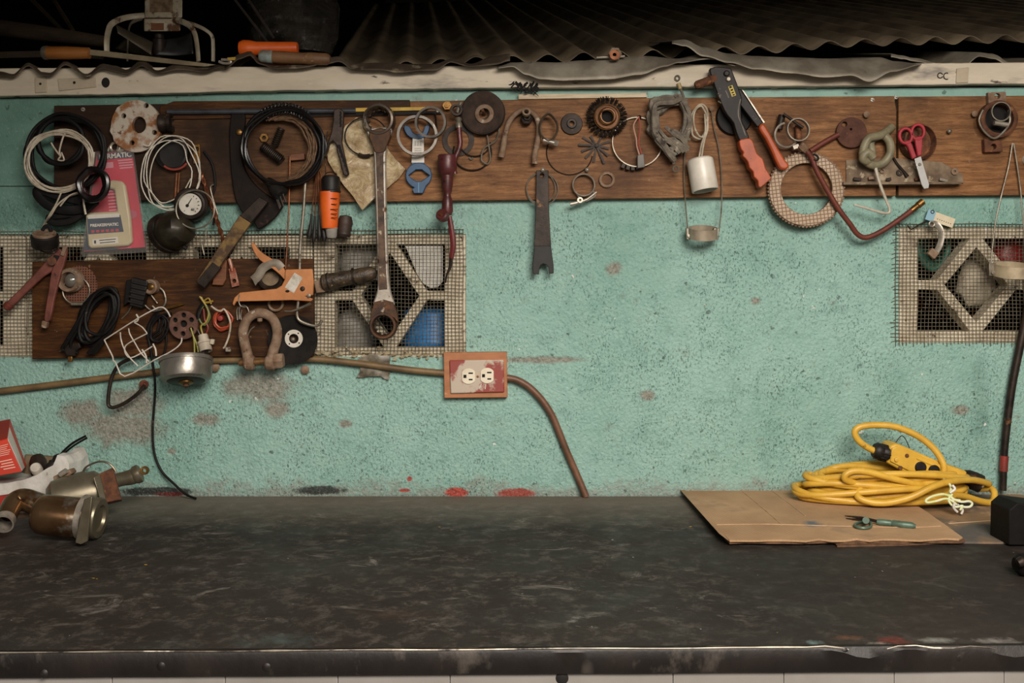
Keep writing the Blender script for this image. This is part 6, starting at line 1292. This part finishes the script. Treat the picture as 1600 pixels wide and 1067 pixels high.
part('bracket_plate', MB().hexa([(150, 742, .25), (176, 730, .22), (190, 780, .22), (160, 786, .25)], [(152, 744, .235), (178, 733, .205), (191, 783, .205), (162, 790, .235)]), M_RUST, ex, bevel=1)
part('bracket_wing', MB().hexa([(146, 746, .27), (156, 741, .26), (166, 784, .26), (158, 786, .27)], [(147, 746, .262), (157, 741, .252), (167, 784, .252), (159, 786, .262)]), M_EXHG, ex, bevel=.8)
part('outlet_pipe', MB(.15).tube([(176, 752, .19), (192, 748, .17), (206, 745, .155), (217, 740, .15)], [q(11, .17), q(11, .17), q(12.5, .17), q(12, .17)], n=20), M_EXHG, ex)
part('outlet_lip', MB().turned((208, 744, .155), (221, 738, .15), [(q(12, .15), 0), (q(14.5, .15), .3), (q(14.5, .15), .8), (q(11, .15), 1), (0, 1)], 28), M_EXHG, ex)
part('eyelet', MB().lathe(226, 735, [(3.2, -3), (6, -3), (6.5, 0), (6, 3), (3.2, 3)], d=.15, n=20, closed=True), M_BRASS, ex)
part('inlet_elbow', MB(.32).tube([(72, 794, .32), (54, 786, .32), (36, 780, .32), (23, 785, .33), (15, 797, .35), (9, 811, .37)], [q(19, .32), q(18, .32), q(17, .33), q(16, .33), q(15, .35), q(14.5, .36)], n=26, cap=False), M_EXH, ex)
a_, b_ = P(9, 811, .37), P(5, 819, .385)
part('inlet_lip', MB().turned(a_, b_, [(q(14.5, .37), -.2), (q(15.5, .37), .1), (q(15.5, .37), 1), (q(13, .37), 1), (q(12.8, .37), -1.0)], 30, closed=True), M_STEEL, ex)
part('wire_hoop', MB(.16).tube([(128, 742), (133, 731), (145, 724), (158, 721), (170, 724), (179, 733), (184, 744)], q(1.6, .16)), M_EXHG, ex)
part('lower_bar', MB().prism([(20, 804), (54, 800), (56, 806), (22, 811)], .30, .31), M_RUSTPALE, ex, bevel=1)
# housing wrapped in white plastic
hs = empty('wrapped_casting', 'aluminium casting partly wrapped in crumpled white plastic behind the exhaust', 'casting', P(50, 792, .16))
M_WPLA = mk('dirty_white_wrap', '#d5d2cb', '#b7b2a8', 16, .4, 0, .5, 40, .004, spots=(('#6b6258', 22, .68), ('#3a332c', 36, .72)))
def lump(outline, d0, d1, cutpx, amp, sc=26, seed=1): return MB().prism(outline, d0, d1).cut(cutpx, 'xz').cut(cutpx, 'y').rough(amp, sc, seed)
part('wrap', lump([(-50, 752), (0, 756), (34, 752), (60, 742), (82, 728), (90, 712), (100, 714), (107, 726), (108, 744), (98, 756), (82, 770), (60, 782), (40, 790), (0, 792), (-50, 792)], .075, .17, 6, 4), M_WPLA, hs, label='crumpled white plastic wrap')
part('casting_back', MB().hexa([(38, 710, .06), (98, 714, .05), (96, 752, .09), (36, 756, .09)], [(40, 709, .045), (100, 713, .035), (98, 752, .06), (38, 755, .06)]), mk('tan_cast_metal', '#8c7a5f', '#6d5d47', 14, .6, .2, .3), hs, bevel=2)
for x, y, r in ((57, 733, 8),): part('bolt_cap', MB().lathe(x, y, [(0, -6), (r, -6), (r, 6), (r - 1.5, 8), (0, 8)], d=.15, axis=(.2, -1, .6), n=18), simple('#c9c2b4', .4, .2, '#aaa296'), hs)
part('hose_boot', MB().turned((75, 737, .12), (96, 712, .10), [(0, 0), (8, 0), (8.5, .4), (9.5, .5), (7, .6), (9, .8), (6, 1), (0, 1)], 18), M_BLKPLA, hs)
part('dark_pipe', MB().turned((58, 714, .09), (62, 738, .11), [(9, 0), (12, .3), (12, 1), (0, 1)], 18), M_DKSTEEL, hs)
part('twin_wire', MB(.10).tube([(92, 714), (100, 704), (114, 692), (134, 681)], 1.8).tube([(95, 716), (103, 706), (117, 695), (136, 684)], 1.6), M_BLK, hs)
one('red_rag', 'scrap of red paper under the white wrapped casting at the picture edge', 'scrap', MB().prism([(-30, 780), (0, 776), (16, 772), (20, 778), (8, 792), (-30, 806)], .215, .235).cut(5).rough(3, 30, 4), simple('#a32c20', .6, 0, '#8a2319'))
# red carton
ct = empty('red_carton', 'red and white carton tilted on the white wrapped casting', 'carton', P(10, 742, .14))
M_CART = mk('red_printed_carton', '#c8381f', '#b5301a', 10, .5, 0, 0, spots=(('#8a2416', 40, .74),))
M_CARTT = mk('maroon_carton_top', '#8f2418', '#7a1e14', 12, .5, 0, 0)
fr = [(-46, 702, .20), (11, 686, .19), (34, 737, .20), (-28, 748, .21)]; bkq = [(-30, 664, .09), (16, 655, .08), (42, 728, .085), (-14, 738, .09)]
part('box', MB().hexa(fr, bkq), M_CART, ct, bevel=.8)
def on(qd, u, v, lift=.0):
    p = [P(*c) for c in qd]; r = p[0] * (1-u) * (1-v) + p[1] * u * (1-v) + p[2] * u * v + p[3] * (1-u) * v
    n = (p[1] - p[0]).cross(p[3] - p[0]).normalized()
    return r + (n if n.y < 0 else -n) * lift
def decal(qd, u0, u1, v0, v1, h=.0006): return MB().hexa([on(qd, u0, v0, h), on(qd, u1, v0, h), on(qd, u1, v1, h), on(qd, u0, v1, h)], [on(qd, u0, v0, -.0004), on(qd, u1, v0, -.0004), on(qd, u1, v1, -.0004), on(qd, u0, v1, -.0004)])
topq = [bkq[0], bkq[1], fr[1], fr[0]]; sideq = [fr[1], bkq[1], bkq[2], fr[2]]
part('top_flap', decal(topq, .0, 1, .0, .96), M_CARTT, ct)
part('white_panel', decal(sideq, .06, .62, .02, .98), M_PRINTW, ct, label='white printed side panel')
b = MB()
for i in range(9):
    v = .08 + i * .06; k = decal(sideq, .16, .3 + .2 * (i % 3) / 2 + .1, v, v + .022, .001); me = bpy.data.meshes.new('t'); k.bm.to_mesh(me); b.bm.from_mesh(me); bpy.data.meshes.remove(me); k.bm.free()
part('panel_print', b, simple('#a04038', .5), ct)
part('tan_picture', decal(sideq, .3, .6, .62, .76, .001), simple('#b59a68', .5), ct)
b = MB()
for i in range(6):
    v = .14 + i * .055; k = decal(fr, .42, .97 - .04 * (i % 3), v, v + .018, .001); me = bpy.data.meshes.new('t'); k.bm.to_mesh(me); b.bm.from_mesh(me); bpy.data.meshes.remove(me); k.bm.free()
for i in range(4):
    v = .58 + i * .08; k = decal(fr, .55 + .05 * (i % 2), .9, v, v + .03, .001); me = bpy.data.meshes.new('t'); k.bm.to_mesh(me); b.bm.from_mesh(me); bpy.data.meshes.remove(me); k.bm.free()
part('front_print', b, simple('#dcae9c', .5), ct)

# cardboard
t = NT('fluted_brown_cardboard'); v = t.coord(); sp = t.n('ShaderNodeSeparateXYZ'); t.l(v, sp.inputs[0])
fl = t.math('SINE', t.math('MULTIPLY', t.math('ADD', sp.outputs[0], t.math('MULTIPLY', sp.outputs[1], .22)), 900))
col = t.ramp(t.noise(v, 6, 6, .65), [(.35, '#9c7a58'), (.65, '#b8946f')])
col = t.mix(t.math('MULTIPLY', t.ramp(fl, [(.3, 0.0), (.9, 1.0)]), .16), col, '#7a5c40')
col = t.mix(t.ramp(t.noise(v, 5.2, 4, .6), [(.6, 0.0), (.72, .75)]), col, '#6f604f')
w0 = TB(1270, 828) - TB(1280, 820)
ex_ = t.math('DIVIDE', t.math('SUBTRACT', sp.outputs[0], w0.x), .026); ey_ = t.math('DIVIDE', t.math('SUBTRACT', sp.outputs[1], w0.y), .030)
dd_ = t.math('SQRT', t.math('ADD', t.math('MULTIPLY', ex_, ex_), t.math('MULTIPLY', ey_, ey_)))
col = t.mix(t.math('MULTIPLY', t.math('SUBTRACT', t.math('ADD', 1.0, t.math('MULTIPLY', t.math('SUBTRACT', t.noise(v, 60, 4), .5), 1.6)), dd_), 1.3, clamp=True), col, '#59636a')
M_CARD = t.out(col, .8, 0, t.bump(fl, .12, .0008))
M_CARDE = mk('raw_cardboard_edge', '#6b4c33', '#4a3422', 60, .85, 0, .6, 200)
def tb(l, h=0): return [TB(x, y, h) for x, y in l]
lowc = empty('cardboard_sheet', 'stained cardboard sheet lying flat under the larger one beside the dark box', 'cardboard', TB(1520, 820))
part('panel', MB().slab(tb([(1395, 768), (1558, 768), (1610, 778), (1680, 800), (1690, 851), (1478, 849)]), .0035), mk('smudged_cardboard', '#8f7252', '#55504c', 5, .75, 0, .2, 60, .001, lo=.42, hi=.56, spots=(('#a98a68', 9, .6), ('#3f4246', 6, .66))), lowc)
part('crease', MB().tube([TB(1482, 818, .004), TB(1540, 814, .004), TB(1620, 809, .004)], .8, n=5, sub=1), simple('#b89a78', .8), lowc)
card = empty('cardboard_sheet', 'large flattened brown cardboard sheet under the yellow extension cord', 'cardboard', TB(1280, 820))
def wavyedge(a, b_, n, amp):
    return [(a[0] + (b_[0] - a[0]) * i / n, a[1] + (b_[1] - a[1]) * i / n + (RND.uniform(-amp, amp) if 0 < i < n else 0)) for i in range(n + 1)]
lay = [(1066, 762), (1150, 759), (1320, 760), (1398, 772)] + wavyedge((1420, 785), (1508, 847), 6, .8) + wavyedge((1500, 849), (1140, 850), 16, 1.2) + wavyedge((1132, 842), (1080, 778), 5, .6)
part('lower_layer', MB().slab(tb(lay, .0038), .004), M_CARDE, card)
lay2 = [(1062, 757), (1150, 754), (1320, 756), (1396, 768)] + wavyedge((1420, 782), (1504, 842), 6, .8) + wavyedge((1498, 845), (1140, 847), 18, 1.6) + wavyedge((1132, 838), (1078, 774), 5, .6)
part('upper_layer', MB().slab(tb(lay2, .0080), .0035), M_CARD, card, bevel=.4)
part('raised_flap', MB().hexa([TB(1058, 760, .011), TB(1084, 772, .012), TB(1140, 846, .010), TB(1124, 834, .014)], [TB(1058, 760, .013), TB(1084, 772, .0145), TB(1140, 846, .012), TB(1124, 834, .016)]), M_CARD, card, bevel=.4)
for l in ([(1120, 820), (1200, 819), (1310, 822), (1420, 824), (1470, 822)], [(1160, 768), (1185, 788), (1222, 820)], [(1205, 766), (1230, 784), (1258, 806)]):
    part('crease', MB().tube([TB(x, y, .0118) for x, y in l], .7, n=5, sub=2), simple('#bf9d7a', .8, 0, '#a98766'), card)
part('torn_strip', MB().slab(tb([(1302, 848), (1312, 842), (1400, 846), (1462, 845), (1472, 850), (1400, 853), (1308, 855)], .0005), .003), M_CARDE, card)

# extension cord
M_YEL = mk('yellow_cord_rubber', '#d4a93f', '#c29632', 20, .42, 0, .1, 90, spots=(('#7d5c1a', 24, .67), ('#dfba55', 20, .66)))
cord = empty('extension_cord', 'coil of yellow extension cord on the cardboard', 'extension cord', TB(1400, 785, .012))
HB = BZ + .0125; R0 = .0069
def coilpt(a, rx, ry, cx, cy, z): return Vector((cx + rx * math.cos(a), cy + ry * math.sin(a), z))
cxw = TB(1402, 780, .03).x; b = MB(); pts = []
turns = 12; npt = 16
for i in range(turns * npt + 1):
    k = i / npt; a = 2 * math.pi * i / npt + 2.6; lv = min(k / turns * 3.6, 3.4)
    w = RND.uniform(-.006, .006); j = int(k)
    rx = (.172, .160, .182, .150, .176, .158, .168, .146, .160, .150, .15, .172, .14, .15)[j] - .004 * lv; ry = (.062, .052, .058, .044, .060, .050, .054, .042, .050, .044, .04, .056, .038, .04)[j]
    ox = (.0, .008, -.012, .02, -.016, .012, -.006, .014, -.012, .004, 0, .01, -.02, 0)[j]
    z = HB + R0 + lv * .0145 + (.009 * math.sin(a * 2 + j) if j > 0 else 0)
    pts.append(coilpt(a, rx + w, ry, cxw + ox, -.092, max(z, HB + R0)))
b.tube(pts, R0 / S, n=10, sub=3)
part('cord', b, M_YEL, cord)
def CP(l): return [P(*p) for p in l]
part('cord', MB().tube(CP([(1345, 762, .14), (1340, 776, .155), (1358, 784, .165), (1376, 786, .17), (1396, 784, .172), (1425, 776, .178), (1456, 761, .175), (1486, 752, .16), (1520, 750, .12), (1545, 756, .08), (1520, 752, .05)]), R0 / S, n=10), M_YEL, cord)
part('cord', MB().tube(CP([(1490, 773, .15), (1510, 776, .13), (1532, 783, .12), (1548, 785, .11), (1553, 779, .10), (1553, 768, .09), (1546, 763, .075), (1524, 764, .06)]), R0 / S, n=10), M_YEL, cord)
part('cord', MB().tube(CP([(1372, 707, .085), (1352, 697, .085), (1339, 685, .085), (1336, 673, .085), (1347, 666, .085), (1372, 664, .085), (1400, 667, .087), (1430, 679, .09), (1452, 694, .095), (1466, 710, .10), (1474, 726, .105), (1474, 738, .105), (1468, 748, .10), (1455, 754, .09)]), R0 / S, n=12), M_YEL, cord)
part('cord', MB().tube(CP([(1370, 762, .12), (1326, 752, .145), (1320, 743, .15), (1332, 736, .15), (1355, 737, .15), (1390, 746, .15), (1430, 756, .14), (1470, 762, .12)]), R0 / S, n=10), M_YEL, cord)
bxp = part('inline_box', MB().prism([(1391, 697), (1401, 693), (1412, 697), (1474, 724), (1512, 737), (1510, 747), (1484, 754), (1450, 750), (1418, 741), (1386, 723)], .045, .100, smooth=0), M_YEL, cord, bevel=3)
part('box_lid', MB().prism([(1394, 700), (1402, 697), (1470, 726), (1476, 732), (1470, 746), (1450, 744), (1420, 736), (1391, 721)], .098, .104), M_YEL, cord, bevel=1.5)
for x, y in ((1438, 730), (1459, 735)): part('push_button', MB(.103).lathe(x, y, [(8.6, 0), (8.6, 2), (7, 3.6), (0, 3.6)], n=24, sq=1), M_BLKPLA, cord)
for x, y in ((1417, 712), (1407, 731)): part('lid_screw', MB(.1035).lathe(x, y, [(3.4, 0), (3, 1), (0, 1)], n=12), M_RUST, cord)
part('moulded_knob', MB(.103).lathe(1400, 718, [(3.6, 0), (3, 3), (0, 4)], n=14), M_YEL, cord)
part('lid_rib', MB(.103).tube([(1432, 716), (1468, 731)], 2, n=6, sub=1), M_YEL, cord)
pg = part('plug_sleeve', MB().turned((1365, 703, .085), (1396, 711, .085), [(0, 0), (10, 0), (12.5, .12), (12.5, .35), (11.5, .4), (12.5, .45), (12.5, .92), (11, 1), (0, 1)], 24), M_BLKPLA, cord)
for i in range(9):
    a = i * 2 * math.pi / 9; u = Vector((math.cos(a) * .25, -abs(math.cos(a)), math.sin(a)))
    a1, b1 = P(1374, 705.5, .085), P(1393, 710.5, .085); ax = (b1 - a1).normalized(); s1 = Vector((0, -1, 0)); s2 = ax.cross(s1)
    o_ = (s1 * math.cos(a) + s2 * math.sin(a)) * 11.8 * S
    part('grip_rib', MB().tube([a1 + o_, b1 + o_], 1.5, n=6, sub=1), M_BLKPLA, pg)
part('plug_head', MB().turned((1502, 743, .07), (1535, 757, .085), [(0, 0), (9, 0), (13, .25), (14, .6), (13.5, .95), (11, 1), (0, 1)], 24), M_DKSTEEL, cord)
part('plug_pin', MB().tube(CP([(1530, 755, .09), (1536, 760, .10)]), 2.4, n=6, sub=1), M_STEEL, cord)
part('bail_wire', MB(.06).tube([(1398, 694), (1405, 684), (1410, 681), (1416, 688), (1421, 700)], .7), M_DKSTEEL, cord)
st = one('string_tie', 'pale green string bow tied round the yellow cord', 'string', MB(.178).tube([(1472, 748, .13), (1480, 752, .16), (1486, 762, .178), (1484, 772, .185), (1490, 780, .19), (1500, 782, .19)], 1.9).tube([(1486, 776, .186), (1474, 772, .188), (1458, 775, .186), (1447, 781, .184), (1449, 785, .186), (1462, 783, .188), (1478, 779, .19), (1490, 784, .192)], 1.7).tube([(1490, 780, .19), (1502, 784, .192), (1514, 783, .19), (1519, 787, .19), (1514, 792, .192), (1500, 791, .194), (1490, 785, .194)], 1.7).tube([(1488, 772, .188), (1482, 780, .19), (1486, 788, .194), (1494, 792, .2), (1504, 790, .2), (1500, 797, .205)], 1.5), mk('pale_green_string', '#c9d68a', '#e0e0c4', 40, .7, 0, .2))
part('frayed_end', MB(.2).tube([(1492, 786), (1490, 793), (1496, 800)], 1.8).tube([(1496, 788), (1504, 796), (1502, 803)], 1.6).tube([(1484, 770, .19), (1492, 764, .19), (1488, 758, .186)], 1.8), M_WHITE, st)
# compass tool
cp = empty('drafting_compass', 'small green compass with needle points lying on the cardboard', 'compass', TB(1370, 822, .012))
M_CGREEN = mk('dull_green_enamel', '#5d7464', '#4a5f51', 40, .45, .2, .1, spots=(('#3a3a30', 50, .68),))
h1 = .0125
def tbs(l, h=h1): return [TB(x, y, h) for x, y in l]
part('barrel', MB().turned(TB(1370, 815, .018), TB(1431, 822, .016), [(0, 0), (3.6, 0), (4.4, .1), (4.4, .35), (3.6, .38), (4.8, .42), (4.8, .9), (3, .97), (2.5, 1), (0, 1)], 16), M_CGREEN, cp)
part('needle_leg', MB().tube([TB(1320, 806, .016), TB(1346, 809, .02), TB(1372, 815, .018)], [.6, 2, 2.2], n=7, sub=2), M_DKSTEEL, cp)
part('needle_leg', MB().tube([TB(1322, 810, .013), TB(1346, 812, .016), TB(1358, 813, .02)], [.5, 1.6, 2], n=7, sub=2), M_DKSTEEL, cp)
part('hinge_knob', MB().turned(TB(1354, 813, .014), TB(1353, 813, .032), [(3, 0), (4.4, .3), (3.4, .5), (4.6, .6), (4.4, 1), (0, 1)], 14), M_CGREEN, cp)
part('finger_loop', MB().tube(tbs([(1358, 815), (1345, 816), (1336, 819), (1338, 823), (1350, 825), (1360, 823), (1361, 818)], .0155), 1.9, closed=True, n=8), M_CGREEN, cp)
# dark vice at the picture edge
vc = empty('bench_vice', 'dark blackened vice cut by the picture edge at the end of the bench', 'vice', TB(1610, 880))
M_VICE = mk('blackened_cast_iron', '#130f0e', '#0b0908', 30, .7, 0, .3, spots=(('#2a221d', 30, .7),), spec=.2)
part('jaw', MB().prism([(1577, 797), (1590, 786), (1700, 800), (1700, 853), (1576, 852)], .34, .41), M_VICE, vc, bevel=1.5)
part('screw_barrel', MB().turned((1586, 882, .58), (1700, 882, .58), [(0, 0), (q(11, .58), 0), (q(17, .58), .06), (q(17, .58), 1), (0, 1)], 26), M_VICE, vc)
part('slide', MB().cube((P(1650, 0, .36).x, -.60, BZ + .004), (P(1700, 0, .5).x, -.36, BZ + .03)), M_VICE, vc, bevel=1.5)
part('bolt', MB().turned((1600, 876, .60), (1590, 880, .60), [(5, 0), (6, .3), (5, 1), (0, 1)], 10), M_DKSTEEL, vc)

# ------------------------------------------------------------ repeats share a group
for stem_, g in (('round_head_nail', 'nails in the planks'), ('pipe_clamp_ring', 'grey clamp rings over the blue gauge'), ('corrugated_sheet', 'torn tin sheets along the roof edge'), ('pegboard_plank', 'planks carrying the tools'), ('tin_patch', 'tin patches on the roof beam'), ('screw_head', 'screws in the planks'), ('scrap_chip', 'chips on the dusty ledge'), ('loose_washer', 'washers on the dusty ledge'), ('band_hanger', 'bands on long wires'), ('coil_spring', 'springs inside the cable ring'), ('cardboard_sheet', 'cardboard on the bench'), ('stick', 'sticks in the dark corner'), ('steel_strip', 'strips across the black sack'), ('conduit', 'conduit runs'), ('wire_netting', 'nettings over the vent blocks'), ('thin_batten', 'battens on the plank top')):
    for o in SC.objects:
        if o.parent is None and o.name.split('.')[0] == stem_ and 'category' in o: o['group'] = g
